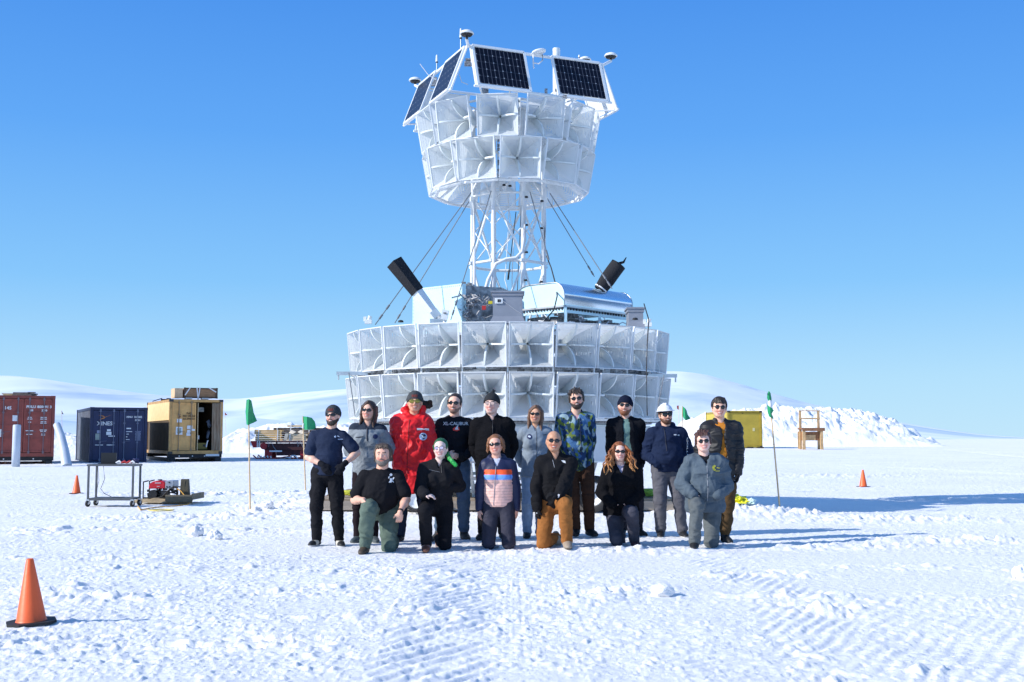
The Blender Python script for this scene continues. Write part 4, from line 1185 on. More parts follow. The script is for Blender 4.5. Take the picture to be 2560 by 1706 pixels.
for s_, z in (('FLAT', 1.86), ('BED CRANE', 1.73), ('EQUIPMENT', 1.60)): stencil(t, s_, .105, .89, z, BRN2, y=.026, bold=.004)
for x, z, w_, h_ in ((.46, 1.52, .22, .16), (.93, 1.22, .24, .16), (1.06, 1.10, .22, .09), (.90, 1.02, .16, .16), (.90, .90, .22, .14)): plate(t, x, z, w_, h_, PAPER, y=.028)
plate(t, .46, 1.06, .30, .36, PAPER, y=.028); plate(t, .46, 1.06, .18, .24, mat('greenish_paper', (.34, .40, .36), .7), y=.022)
# the open right leaf, folded back and seen edge-on, and the corrugated inside of the jamb
a = MB()
for i, (dx, dy) in enumerate(((0, 0), (.07, -.03), (.13, 0), (.20, -.03), (.27, 0), (.34, -.02))):
    a.box((1.98 + dx, .03 + dy, 1.25), (.045, .05, 2.15))
a.box((2.13, .075, 1.25), (.36, .03, 2.2)); a.build('folded_door', mat('streaked_tan', (.40, .33, .24), .7, col2=(.22, .12, .06), vscale=6, stretch=(6, 6, .3)), t)
a = MB(); a.box((1.30, .07, 1.25), (.035, .04, 2.2)); a.build('door_edge', TANWOOD, t)
tt = Matrix.Translation(t.location) @ Matrix.Rotation(R(26.5), 4, 'Z')
def inside(name, label, cat, x, y, z, parts):
    e = empty(name, tt @ Vector((x, y, z)), R(26.5), label, cat)
    for nm, mb, m_ in parts: mb.build(nm, m_, e)
o = MB(); o.box((0, 0, .17), (.50, .35, .30), None); h = MB(); h.box((.1, -.18, .2), (.12, .02, .1)); 
inside('storage_case', 'olive yellow case on the floor inside the open tan container', 'case', 1.58, .55, .18, [('body', o, mat('olive_yellow', (.20, .16, .03), .6)), ('latch', h, BLACK)])
o = MB(); o.path([(0, 0, 0), (.05, .02, .3), (.1, .0, .62), (.02, 0, .85), (-.05, 0, .75)], [.05, .09, .11, .08, .05]); 
inside('hose_bundle', 'dusky bundle of hose hanging inside the open tan container', 'hose', 1.83, .45, .7, [('hose', o, mat('dusky_hose', (.10, .13, .18), .7, var=.4))])
o = MB(); o.bar((0, 0, 0), (.08, 0, .32), .05, .05); inside('white_rod', 'short white rod leaning inside the open tan container', 'rod', 1.75, .3, .3, [('rod', o, PAPER)])
o = MB(); o.box((0, 0, .1), (.10, .1, .18)); inside('white_bottle', 'small white bottle on the case inside the tan container', 'bottle', 1.40, .45, .66, [('bottle', o, PAPER)])
o = MB(); o.box((0, 0, 0), (.24, .1, .2)); inside('hanging_lamp', 'grey work lamp hanging high inside the open tan container', 'lamp', 1.55, .6, 2.05, [('lamp', o, mat('grey_lamp', (.30, .32, .30), .5, var=.5))])
k = runners('container_skid', 'black steel skid under the tan container', t, .24, DKBLK)
o = MB(); o.box((2.0, .05, .30), (.62, .03, .10)); o.build('white_plate', PAPER, k)
# crate and odds and ends on its roof
zt_ = .60 + 2.50
cr = empty('wooden_crate', tt @ Vector((.62, .35, 2.503)), R(26.5), 'strapped wooden crate on the roof of the tan container', 'crate')
BRW = mat('brown_crate_wood', (.36, .20, .10), .75, var=.3, vscale=5, stretch=(1, 1, 5))
o = MB(); o.box((.85, .6, .31), (1.5, 1.2, .42)); o.build('body', BRW, cr)
o = MB()
for x in (.12, 1.58): o.box((x, -.015, .31), (.09, .03, .50)); 
for z in (.10, .52): o.box((.85, -.02, z), (1.56, .035, .06))
o.build('edge_frame', mat('dark_batten', (.10, .06, .04), .8), cr)
o = MB()
for a_, b_ in (((.72, -.04, .0), (.66, -.04, .58)), ((.72, -.04, .0), (.80, -.04, .58)), ((.12, -.04, .2), (.35, -.04, .55)), ((1.2, -.04, .57), (1.55, -.04, .36))): o.bar(a_, b_, .05, .01, up=(0, 1, 0))
o.build('strap', PAPER, cr)
o = MB(); o.box((.30, .1, .05), (.30, .3, .07)); o.box((1.05, .1, .05), (.30, .3, .07)); o.build('white_block', PAPER, cr)
o = MB(); o.box((-.16, .45, .30), (.36, .9, .44)); o.build('pale_side_board', mat('sunlit_side_board', (.75, .52, .32), .7, var=.2), cr)
sc_ = empty('scrap_heap', at(400, 995, 58.2).xy.to_3d() + Vector((0, 0, zt_)), R(20), 'small dark scraps lying on the left of the tan container roof', 'scrap')
o = MB(); o.bar((-.35, 0, .03), (.1, 0, .18), .05, .04); o.box((.2, 0, .09), (.3, .2, .12)); o.box((.42, .1, .12), (.2, .3, .14)); o.build('scrap_pieces', mat('dark_scrap', (.04, .04, .045), .8, var=.5), sc_)

# grey tubes by the red container
TUBE = mat('pale_blue_tube', (.52, .58, .66), .5, var=.08, vscale=2)
p = at(39, 1165, 46.2)
o = MB(); o.lathe([(0, 0), (.155, 0), (.152, .9), (.150, 1.62), (.13, 1.66), (0, 1.67)], (0, 0, 0), 24); ob = o.build('round_tube', TUBE); ob.location = (p.x, 46.2, bz(p.x, 46.2) - .03); tag(ob, 'pale grey tube standing upright in front of the red container', 'tube')
b_ = at(167, 1165, 47.5); tp = at(142, 1062, 48.5)
b_.z = bz(b_.x, b_.y) - .03
o = MB(); dv = tp - b_; o.path([Vector((0, 0, 0)), dv * .35 + Vector((.05, 0, 0)), dv * .7 + Vector((.06, 0, 0)), dv], [.20, .185, .165, .145], 20); ob = o.build('round_tube', TUBE); ob.location = b_; tag(ob, 'pale grey tube leaning against the right edge of the red container', 'tube')

# steel trolley
def trolley():
    Y = 22.9; a = at(226, 1250, Y); b = at(344, 1250, Y); wdt = .87
    t = empty('steel_trolley', ((a.x + b.x) / 2, Y, 0), R(0), 'tall bare steel trolley on castors, standing on the snow in front of the navy container', 'trolley')
    zt = at(280, 1163, Y).z; zb = at(280, 1247, Y).z
    ST = mat('dull_steel', (.11, .12, .13), .5, metal=.3, var=.2)
    o = MB()
    for y in (-.22, .22): o.box((0, y, zt), (wdt + .05, .032, .035))
    for x in (-wdt / 2, wdt / 2): o.box((x, 0, zt), (.045, .395, .04))
    o.box((0, 0, zt + .012), (wdt, .44, .012)); o.build('top_shelf', ST, t)
    o = MB()
    for y in (-.22, .22): o.box((0, y, zb), (wdt, .04, .05))
    o.box((0, 0, zb + .012), (wdt, .42, .012)); o.build('bottom_shelf', ST, t)
    for x, y in ((-wdt / 2 + .01, -.22), (wdt / 2 - .01, -.22), (-wdt / 2 + .01, .22), (wdt / 2 - .01, .22)):
        o = MB(); o.box((x, y, (zt + .10) / 2 + .02), (.034, .034, zt - .10)); o.build('leg', ST, t)
        c_ = MB(); c_.lathe([(.02, -.02), (.058, -.018), (.062, -.01), (.062, .01), (.058, .018), (.02, .02)], (x, y, .066), 18, Matrix.Rotation(R(90), 3, 'Y') @ Matrix.Rotation(R(20), 3, 'X')); w_ = c_.build('castor', BLACK, t)
        c_ = MB(); c_.lathe([(0, -.022), (.03, -.022), (.03, .022), (0, .022)], (x, y, .066), 12, Matrix.Rotation(R(90), 3, 'Y')); c_.build('hub', ALU, w_)
        c_ = MB(); c_.box((x, y, .13), (.06, .05, .03)); c_.bar((x + .028, y, .12), (x + .028, y + .01, .06), .006, .05); c_.build('fork', ALU, w_)
    o = MB(); o.path([(-.16, -.2, zt), (-.12, -.2, zt - .25), (-.2, -.18, zt - .45), (-.13, -.15, zb + .1), (.0, -.1, zb + .03), (.2, .0, zb + .03)], .006, 5); o.path([(-.4, .2, zt), (-.37, .2, zt - .3), (-.40, .18, zt - .5)], .004, 5); o.build('cable', CABLEB, t)
    zt += .02
    l_ = empty('dark_case', (t.location.x - .16 * wdt, Y, zt), 0, 'black flat-screen shape standing on the left of the trolley top', 'screen')
    o = MB(); o.box((0, .05, .115), (.30, .02, .20)); o.build('screen', mat('dark_screen', (.008, .009, .012), .4), l_); o = MB(); o.box((0, -.02, .008), (.30, .2, .014)); o.build('base', BLACK, l_)
    l_ = empty('gloves', (t.location.x + .22 * wdt, Y - .05, zt), 0, 'crumpled red and white gloves on the right of the trolley top', 'gloves')
    for k, (x, c_) in enumerate(((-.10, PAPER), (.0, REDP), (.1, REDP), (.16, PAPER))):
        o = MB(); o.path([(x - .06, 0, .02), (x, .02, .045), (x + .05, .0, .02)], [.015, .03, .015], 8); o.build('glove', c_, l_)
    l_ = empty('wire_coil', (t.location.x + .46 * wdt, Y, zt), 0, 'tangle of dark blue wire on the right end of the trolley top', 'wire')
    o = MB(); rnd = random.Random(3)
    for k in range(4): o.path([Vector((.06 * math.cos(j) * rnd.uniform(.7, 1.1), .05 * math.sin(j), .06 + .05 * math.sin(j * 1.3 + k))) for j in range(8)], .007, 5)
    o.build('wire', mat('navy_wire', (.02, .03, .12), .5), l_)
trolley()

# generator on its tarp
def generator():
    Y = 24.0; x0 = at(366, 1220, Y).x; x1 = at(450, 1220, Y).x; cx = (x0 + x1) / 2; wd = x1 - x0
    tz = .10
    tp_ = MB(); xa = at(350, 1250, Y).x; xb = at(495, 1250, Y).x
    def sheet(u, v):
        x = xa + (xb - xa) * u; y = Y - .45 + 1.0 * v
        return (x, y, .02 + .075 * smooth(.0, .08, v) * (1 - .35 * smooth(.75, 1, 1 - u)) + .012 * math.sin(u * 23) * math.sin(v * 9) + .02 * float(vnoise(np.array([u * 9.]), np.array([v * 6.]))[0]))
    tp_.grid(sheet, 40, 14)
    ob = tp_.build('canvas_tarp', mat('tan_canvas', (.42, .32, .19), .85, var=.35, vscale=6, bump=.4, bscale=9)); tag(ob, 'tan canvas tarp on the snow under the red generator', 'tarp')
    tr_ = MB(); xc = at(430, 1250, Y).x
    tr_.box(((xc + xb) / 2, Y - .02, .13), (xb - xc, .9, .02)); tr_.box(((xc + xb) / 2, Y - .47, .12), (xb - xc, .02, .14)); tr_.box((xb, Y - .02, .15), (.02, .9, .12))
    ob = tr_.build('drip_tray', mat('olive_brown_tray', (.17, .14, .09), .7, var=.2)); tag(ob, 'low olive brown tray under the right half of the generator', 'tray')
    t = empty('generator', (cx, Y, tz), R(0), 'red and black portable generator with a silver control panel on the tarp', 'generator')
    H = .36; o = MB()
    for x in (-wd / 2, wd / 2 * .98):
        for y in (-.2, .2):
            o.tube((x, y, 0), (x, y, H * (.95 if x < 0 else .60)), .013, n=8)
    for y in (-.2, .2):
        o.tube((-wd / 2, y, H * .93), (-wd * .35, y, H * 1.0), .013, n=8); o.tube((wd * .35, y, H * .62), (wd * .49, y, H * .6), .013, n=8); o.tube((-wd / 2, y, .02), (wd / 2, y, .02), .013, n=8)
    o.build('tube_frame', BLACK, t)
    o = MB(); prof = [(-.30 * wd - .04, H * .55), (-.32 * wd, H * .84), (-.24 * wd, H * .94), (-.10 * wd, H), (.08 * wd, H * .97), (.13 * wd, H * .9), (.13 * wd, H * .56)]
    va = [(x, -.19, z) for x, z in prof]; vb = [(x, .19, z) for x, z in prof]; n_ = len(prof)
    o.add(va + vb, [tuple(range(n_ - 1, -1, -1)), tuple(range(n_, 2 * n_))] + [(i, (i + 1) % n_, n_ + (i + 1) % n_, n_ + i) for i in range(n_)])
    tk = o.build('fuel_tank', mat('generator_red', (.55, .015, .03), .3), t, bevel=.012)
    o = MB(); o.box((-.08 * wd, -.194, H * .87), (.17 * wd, .006, .022)); o.box((-.06 * wd, -.194, H * .68), (.09 * wd, .006, .016)); o.build('tank_badge', mat('pinkish_badge', (.6, .4, .45), .5), tk)
    o = MB(); o.tube((-.1 * wd, 0, H), (-.1 * wd, 0, H + .02), .045, n=14); o.build('fuel_cap', BLACK, tk)
    o = MB(); o.box((.27 * wd, -.02, H * .78), (.24 * wd, .38, H * .44)); cp = o.build('control_panel', mat('panel_silver', (.36, .40, .46), .45, metal=.3), t, bevel=.01)
    for x, z in ((.27, .90), (.20, .66), (.28, .66)):
        o = MB(); o.tube((x * wd, -.208, H * z), (x * wd, -.22, H * z), .016, n=10); o.build('socket', BLACK, cp)
    o = MB(); rnd = random.Random(2)
    o.tube((-.22 * wd, -.2, H * .26), (-.22 * wd, .15, H * .26), .085, n=16); o.tube((.05 * wd, -.16, H * .26), (.25 * wd, -.16, H * .24), .075, n=16)
    for i in range(40): o.box((rnd.uniform(-.42, .40) * wd, rnd.uniform(-.19, .15), rnd.uniform(.05, .52) * H), (rnd.uniform(.02, .09), rnd.uniform(.03, .08), rnd.uniform(.02, .06)))
    o.build('engine', mat('engine_black', (.02, .021, .024), .45, var=.5, vscale=20), t)
    o = MB(); o.box((-.12 * wd, -.215, H * .50), (.03, .01, .02)); o.box((.06 * wd, -.215, H * .48), (.04, .01, .02)); o.box((.27 * wd, -.215, H * .2), (.09, .01, .02)); o.build('metal_highlight_plate', ALU, t)
    o = MB(); o.path([(-.1 * wd, -.24, .0), (.1 * wd, -.25, H * .15), (.28 * wd, -.26, H * .50), (.42 * wd, -.25, H * .70), (.52 * wd, -.24, H * .66), (.54 * wd, -.24, H * .3), (.53 * wd, -.24, .03)], .012, 6); o.build('handle_bar', BLACK, t)
    o = MB(); 
    for x in (.47, .56): o.box((x * wd, -.1, H * .28), (.022, .02, H * .5))
    o.build('white_post', PAPER, t)
    b = empty('olive_panel', (at(466, 1240, Y).x, Y - .12, tz + .03), R(0), 'tall dark olive board standing upright right of the generator', 'board')
    w_ = .155; h_ = .36; o = MB(); o.hexa([(-w_ / 2 - .01, -.06, 0), (w_ / 2 + .02, -.06, 0), (w_ / 2 + .02, .08, 0), (-w_ / 2 - .01, .08, 0), (-w_ / 2, -.04, h_), (w_ / 2 - .005, -.04, h_), (w_ / 2 - .005, .06, h_), (-w_ / 2, .06, h_)]); o.build('shell', mat('dark_olive', (.075, .065, .04), .6, var=.3), b, bevel=.01)
    o = MB(); o.box((0, -.052, .19), (.012, .004, .3)); o.build('rib', mat('olive_rib', (.11, .095, .06), .6), b)
    # extension cord
    P = [at(443, 1222, Y - .3), at(452, 1228, Y - .32), at(462, 1240, Y - .36), at(472, 1250, Y - .42)]
    g = ground_at(478, 1256); P.append(Vector((g.x, g.y, .02)))
    for px, py in ((470, 1262), (440, 1266), (405, 1268), (375, 1272), (352, 1278), (345, 1268)): 
        g = ground_at(px, py); P.append(Vector((g.x, g.y, float(terrain(np.array([g.x]), np.array([g.y]))[0]) + .012)))
    o = MB(); 
    Q = []
    for i in range(len(P) - 1):
        for k_ in range(6): Q.append(P[i].lerp(P[i + 1], k_ / 6))
    Q.append(P[-1]); o.path(Q, .011, 6); ob = o.build('extension_cord', mat('orange_yellow_cord', (.80, .42, .08), .6)); tag(ob, 'orange extension cord running from the generator onto the snow', 'cord')
generator()
g = ground_at(402, 1281); o = MB(); rnd = random.Random(6); P = []
for j in range(26): P.append(Vector((g.x + .20 * math.cos(j * .8) + rnd.uniform(-.03, .03), g.y + .22 * math.sin(j * .8), float(terrain(np.array([g.x]), np.array([g.y]))[0]) + .025 + rnd.uniform(0, .015))))
o.path(P, .009, 5); ob = o.build('cord_coil', mat('yellow_cord', (.75, .60, .18), .6)); tag(ob, 'small coil of yellow cord lying on the snow in front of the trolley and generator', 'cord')

# traffic cones
CONE = mat('cone_orange', (1.0, .15, .035), .45, var=.06, vscale=5, bump=.05)
def cone(px, py, H, label, rz=0, tilt=0):
    g = ground_at(px, py, bz(ground_at(px, py).x, ground_at(px, py).y))
    z = float(terrain(np.array([g.x]), np.array([g.y]))[0])
    t = empty('traffic_cone', (g.x, g.y, z + .004), rz, label, 'cone', 'orange traffic cones'); t.rotation_euler = (0, tilt, rz)
    o = MB(); s_ = H; bw = .36 * s_
    vs = [(bw, bw * .55), (bw * .55, bw), (-bw * .55, bw), (-bw, bw * .55), (-bw, -bw * .55), (-bw * .55, -bw), (bw * .55, -bw), (bw, -bw * .55)]
    o.add([(x, y, 0) for x, y in vs] + [(x, y, .035 * s_) for x, y in vs], [tuple(range(7, -1, -1)), tuple(range(8, 16))] + [(i, (i + 1) % 8, 8 + (i + 1) % 8, 8 + i) for i in range(8)])
    o.build('base', mat('cone_base_rubber', (.02, .02, .022), .7, var=.4), t)
    o = MB(); o.lathe([(.235 * s_, .036 * s_), (.222 * s_, .06 * s_), (.055 * s_, .985 * s_), (.045 * s_, 1.0 * s_), (.03 * s_, .995 * s_), (.028 * s_, .9 * s_)], (0, 0, 0), 28); o.build('cone_body', CONE, t)
cone(78, 1568, .442, 'large orange traffic cone on a black base, nearest the camera at lower left', R(25), R(-3))
cone(191, 1235, .42, 'small orange traffic cone left of the steel trolley', R(10))
cone(2158, 1216, .44, 'small orange traffic cone far out on the right, alone on the snow', R(30))

# flags on bamboo poles
BAM = mat('bamboo', (.72, .52, .30), .6, var=.2, vscale=6, stretch=(8, 8, 1))
GRN = mat('green_flag_cloth', (.012, .30, .12), .7, var=.15, vscale=6); GRN_D = GRN
def flag(px0, py0, px1, py1, Y, label, cloth, m_=GRN, group=None, r=.014, zfix=None):
    b = at(px0, py0, Y); t_ = at(px1, py1, Y)
    b.z = zfix if zfix is not None else float(terrain(np.array([b.x]), np.array([Y]))[0]) - .02
    e = empty('marker_flag', b, 0, label, 'flag', group)
    o = MB(); d = t_ - b
    N = 7; o.path([d * (i / N) for i in range(N + 1)], [r * (1.1 - .25 * i / N) for i in range(N + 1)], 8)
    for i in range(1, 9): o.tube(d * (i / 9) - d.normalized() * .006, d * (i / 9) + d.normalized() * .006, r * 1.22, n=8)
    o.build('pole', BAM, e)
    for (nm, pts, mm) in cloth:
        # pts: columns of (px, py, dy) top->bottom
        rows = [[at(px, py, Y + dy) - b for px, py, dy in col] for col in pts]
        nu = len(rows) - 1; nv = len(rows[0]) - 1
        o = MB()
        def S(u, v):
            i = min(int(u * nu), nu - 1); j = min(int(v * nv), nv - 1); fu = u * nu - i; fv = v * nv - j
            a = rows[i][j].lerp(rows[i + 1][j], fu); c_ = rows[i][j + 1].lerp(rows[i + 1][j + 1], fu)
            return tuple(a.lerp(c_, fv) + Vector((0, .014 * math.sin(u * 7 + v * 3), 0)))
        o.grid(S, nu * 5, nv * 4); o.build(nm, mm, e)
flag(625, 1291, 621, 1000, 19.9, 'green flag drooping on the bamboo pole left of the group, taller in view', [('flag_cloth', [[(616, 1000, -.02), (613, 1030, -.02), (616, 1062, -.02)], [(622, 998, -.06), (621, 1032, -.10), (621, 1063, -.05)], [(628, 1001, -.02), (629, 1025, .0), (632, 1058, .0)], [(628.5, 1002, .05), (634, 1032, .08), (643, 1053, .08)]], GRN)])
flag(764, 1224, 757, 1041, 28.5, 'green flag flying to the right on the pole beside the man in the navy tee', [('flag_cloth', [[(757, 1041, 0), (757, 1058, 0), (758, 1074, 0)], [(768, 1042, -.15), (768, 1058, -.12), (770, 1075, -.1)], [(780, 1045, .05), (782, 1060, .08), (780, 1075, .05)], [(787, 1054, .1), (789, 1063, .1), (790, 1070, .1)]], GRN), ('pole_tape', [[(756, 1058, -.03), (756, 1072, -.03)], [(760, 1058, -.03), (760, 1072, -.03)]], PAPER)], r=.017)
flag(1950, 1286, 1923, 982, 20.4, 'furled green and white flag on the leaning bamboo pole at right', [('flag_cloth', [[(1918, 985, -.02), (1918, 995, -.02), (1920, 1002, -.02)], [(1922, 978, -.05), (1923, 992, -.06), (1924, 1003, -.05)], [(1927, 984, 0), (1929, 994, 0), (1929, 1005, 0)]], GRN), ('flag_band', [[(1920, 1000, -.03), (1920, 1012, -.03)], [(1924, 1000, -.06), (1928, 1020, -.06)], [(1929, 1002, -.02), (1933, 1026, -.02)]], PAPER), ('flag_cloth', [[(1918, 1012, -.02), (1919, 1030, -.02), (1923, 1042, -.02)], [(1925, 1018, -.07), (1926, 1032, -.06), (1928, 1045, -.05)], [(1935, 1026, 0), (1930, 1035, 0), (1934, 1048, 0)]], GRN)])
flag(1703, 1200, 1706, 1016, 27.5, 'green flag behind the man in the white hard hat', [('flag_cloth', [[(1706, 1015, 0), (1706, 1030, 0), (1708, 1044, 0)], [(1712, 1020, -.1), (1713, 1033, -.08), (1714, 1052, -.08)], [(1717, 1027, .05), (1720, 1038, .05), (1727, 1047, .05)]], GRN)], r=.013)
MAR = mat('maroon_cloth', (.25, .02, .03), .7)
flag(1697, 1130, 1697, 1014, 60, 'tiny far-off red flag just left of the green one behind the hard hat', [('flag_cloth', [[(1697, 1014, 0), (1697, 1025, 0)], [(1692, 1015, 0), (1693, 1023, 0)]], MAR)], MAR, 'far-off small marker flags', .012)
flag(157, 1150, 154, 1026, 62, 'tiny dark flag on a thin pole between the red and navy containers', [('flag_cloth', [[(154, 1027, 0), (155, 1036, 0)], [(159, 1036, 0), (160, 1036, 0)]], DKBLK)], DKBLK, 'far-off small marker flags', .012)
flag(567, 1120, 562, 1030, 75, 'tiny maroon flag just right of the tan container', [('flag_cloth', [[(562, 1031, 0), (563, 1039, 0)], [(568, 1037, 0), (568, 1038, 0)]], MAR)], MAR, 'far-off small marker flags', .010)

# lumber sled
def sled():
    Y = 60.0; a = at(634, 1140, Y); b = at(840, 1140, Y); L = b.x - a.x; z0 = bz(a.x, Y)
    t = empty('cargo_sled', (a.x, Y, z0), R(4), 'red steel cargo sled on runners, carrying bundled lumber left of the group', 'sled')
    RED = mat('sled_red', (.45, .02, .025), .5, var=.35, vscale=2); DR = mat('sled_dark', (.07, .015, .018), .7, var=.4)
    zd = at(640, 1103, Y).z - z0
    o = MB(); o.box((L / 2, 0, zd - .04), (L, 2.2, .09)); o.build('deck', DR, t)
    o = MB(); o.hexa([(.12, -1.12, zd - .32), (.30, -1.12, zd - .32), (.30, 1.12, zd - .32), (.12, 1.12, zd - .32), (0, -1.12, zd), (.30, -1.12, zd), (.30, 1.12, zd), (0, 1.12, zd)]); o.build('nose_plate', mat('bright_red_plate', (.48, .01, .02), .45), t)
    o = MB(); o.box((L * .55, -.95, zd - .28), (L * .78, .1, .34)); o.box((L * .6, -.2, zd - .45), (L * .6, 1.4, .55)); o.build('chassis', DR, t)
    for x in (.34, .44): 
        o = MB(); o.box((x, -1.13, zd - .15), (.05, .03, .34)); o.build('ladder_rail', PAPER, t)
    o = MB(); o.tube((.65, -1.13, zd - .25), (.65, -1.05, zd - .25), .17, n=16); o.build('winch_drum', RED, t)
    for x in (.85, 2.3):
        o = MB(); o.path([(x, -1.16, zd), (x + .05, -1.18, zd - .3), (x + .15, -1.18, zd), (x + .3, -1.18, zd - .3), (x + .45, -1.16, zd - .5)], .018, 5); o.build('chain', STEEL, t)
    o = MB(); o.box((1.25, -1.17, zd - .5), (.62, .04, .07)); o.build('white_bar', PAPER, t)
    for k, x in enumerate((.15, 1.9)):
        for y in (-.85, .85):
            o = MB(); P = [(x - .05, y, .17), (x + .12, y, .03), (x + 1.2, y, .03), (x + 1.55, y, .10)]
            for p_, q_ in zip(P[:-1], P[1:]): o.bar(p_, q_, .14, .05)
            o.box((x + .7, y, .28), (.35, .12, .5)); o.build('runner', RED, t)
    o = MB(); 
    for i in range(5): o.box((.35 + i * .16, -.95, .09 + .015 * (i % 2)), (.07, .04, .10), Matrix.Rotation(R(-35), 3, 'Y'))
    o.build('striped_tip', PAPER, t)
    o = MB(); o.path([(1.95, -1.15, .02), (2.05, -1.15, .16), (2.2, -1.15, .16), (2.35, -1.15, .02)], .035, 6); o.build('white_bracket', PAPER, t)
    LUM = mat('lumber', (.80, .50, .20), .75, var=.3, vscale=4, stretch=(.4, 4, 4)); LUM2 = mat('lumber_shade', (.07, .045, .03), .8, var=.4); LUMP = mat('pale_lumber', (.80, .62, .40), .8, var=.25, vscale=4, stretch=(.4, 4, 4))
    def bundle(label, x0, x1, y, rows, cols, m_, zb, sx=.17, sh=.11):
        e = empty('lumber_bundle', (a.x, Y, z0 + zd), R(4), label, 'lumber', None); rnd = random.Random(int(x0 * 10))
        for i in range(rows):
            for j in range(cols):
                w0 = rnd.uniform(-.06, .06)
                o = MB(); o.box(((x0 + x1) / 2 + w0, y + j * (sx + .01), zb + sh * (i + .5)), (x1 - x0 + rnd.uniform(-.08, .08), sx, sh - .012)); o.build('beam', m_, e)
        for x in (x0 + .14, x1 - .18):
            o = MB(); o.bar((x, y - sx * .62, zb - .25), (x + .03, y - sx * .62, zb + sh * rows), .05, .012, up=(0, 1, 0)); o.build('strap', PAPER, e)
    bundle('honey coloured lumber bundle on the left end of the sled', .20, 1.46, -.85, 5, 4, LUM, .01)
    bundle('pale low lumber bundle under canvas on the right half of the sled', 1.75, 2.75, -.85, 3, 4, LUMP, .01, sh=.12)
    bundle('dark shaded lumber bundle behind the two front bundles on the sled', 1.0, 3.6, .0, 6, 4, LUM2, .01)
    bundle('weathered lumber at the right end of the sled by the man in the navy tee', 2.85, 4.1, -.8, 4, 4, mat('weathered_lumber', (.36, .24, .14), .8, var=.3), .01)
    bundle('thin pale boards lying on top of the dark rear bundle on the sled', 1.7, 2.95, -.05, 1, 3, LUMP, .70)
    e = empty('canvas_sheet', (a.x, Y, z0 + zd), R(4), 'pale canvas sheet draped over the end of the low lumber bundle', 'canvas')
    o = MB(); 
    def cv(u, v):
        return (1.62 + .95 * u, -1.0 + .05 * math.sin(u * 9), .02 + .40 * v * min(1, u * 3.2 + .1) + .02 * math.sin(u * 14 + v * 5))
    o.grid(lambda u, v: (1.66 + .9 * u, -.98 + .5 * v, .40 + .05 * math.sin(u * 12 + v * 4) + .10 * v - .25 * (1 - min(1, u * 4))), 14, 5)
    o.grid(lambda u, v: (1.60 + .16 * u + .1 * v, -1.0, .05 + .33 * v), 4, 6)
    o.build('canvas', mat('off_white_canvas', (.62, .56, .46), .85, var=.2), e)
sled()

# yellow container and wooden rack, far right
YL = cm('mustard', (.46, .34, .035)); YL['corner'] = mat('dark_corner', (.05, .045, .04)); 
f = at(1820, 1100, 82); 
t, _ = container('shipping_container', 'mustard yellow shipping container with a plain end, far off right of the group', (f.x, 82), R(5), bz(f.x, 82) + .06, YL, H=2.55, plain=True)
o = MB(); o.box((1.22, .09, 1.26), (2.2, .05, 2.28)); o.build('end_wall', mat('mustard_wall', (.47, .345, .04), .6, var=.12, vscale=1.5, bump=.1, bscale=4), t)
plate(t, 1.85, 1.25, .16, .22, mat('pale_scrawl', (.66, .58, .30), .7), y=.055, name='scrawl')
plate(t, 1.08, 2.36, .10, .07, mat('brown_spot', (.20, .14, .03), .7), y=.055, name='vent')
o = MB(); o.box((.03 - .02, 3, 1.3), (.03, 5.6, 2.2)); o.build('sunlit_side_sheet', mat('sunlit_yellow_side', (.55, .43, .045), .5, var=.1), t)  # sunlight on the left side, put into a brighter yellow
for x in (1.55, 2.3):
    o = MB(); o.box((x, .1, -.01), (.45, .3, .10)); ob = o.build('foot_block', DKBLK, t)

def rack():
    Y = 79; a = at(2003, 1117, Y); b = at(2057, 1117, Y); w_ = b.x - a.x; z0 = bz(a.x, Y); H = at(2030, 1026, Y).z - z0
    t = empty('wooden_rack', (a.x, Y, z0), R(4), 'tall chair-shaped wooden rack standing on the snow by the ploughed bank at right', 'rack')
    W1 = mat('rack_wood', (.62, .40, .20), .75, var=.25, vscale=5); W2_ = mat('rack_wood_dark', (.28, .13, .06), .8, var=.25)
    for x in (.14, w_ - .05):
        o = MB(); o.box((x, .55, H / 2), (.16, .1, H)); o.build('rear_post', W1, t)
    for x in (.10, w_ - .14):
        o = MB(); o.box((x, -.3, H * .24), (.19, .12, H * .48)); o.build('front_leg', W1, t)
    for z, d_ in ((H - .03, .06), (H * .79, .09)):
        o = MB(); o.box((w_ / 2 + .05, .50, z), (w_, .05, d_)); o.build('back_rail', W1, t)
    o = MB(); o.box((w_ / 2 + .02, .1, H * .53), (w_ + .12, .95, .10)); o.box((w_ / 2 + .02, -.38, H * .50), (w_ + .1, .05, .16)); o.build('seat_shelf', W2_, t)
    o = MB(); o.box((w_ / 2 + .04, .2, H * .34), (w_ - .3, .7, H * .22)); o.build('lower_box', W2_, t)
    o = MB(); o.box((w_ * .42, -.16, H * .30), (w_ * .45, .03, H * .14)); o.build('front_slat', W1, t)
    for x, y in ((-.12, .2), (w_ + .02, .6)):
        o = MB(); o.box((x, y, H * .24), (.08, .08, H * .44)); o.build('side_strut', W1, t)
rack()

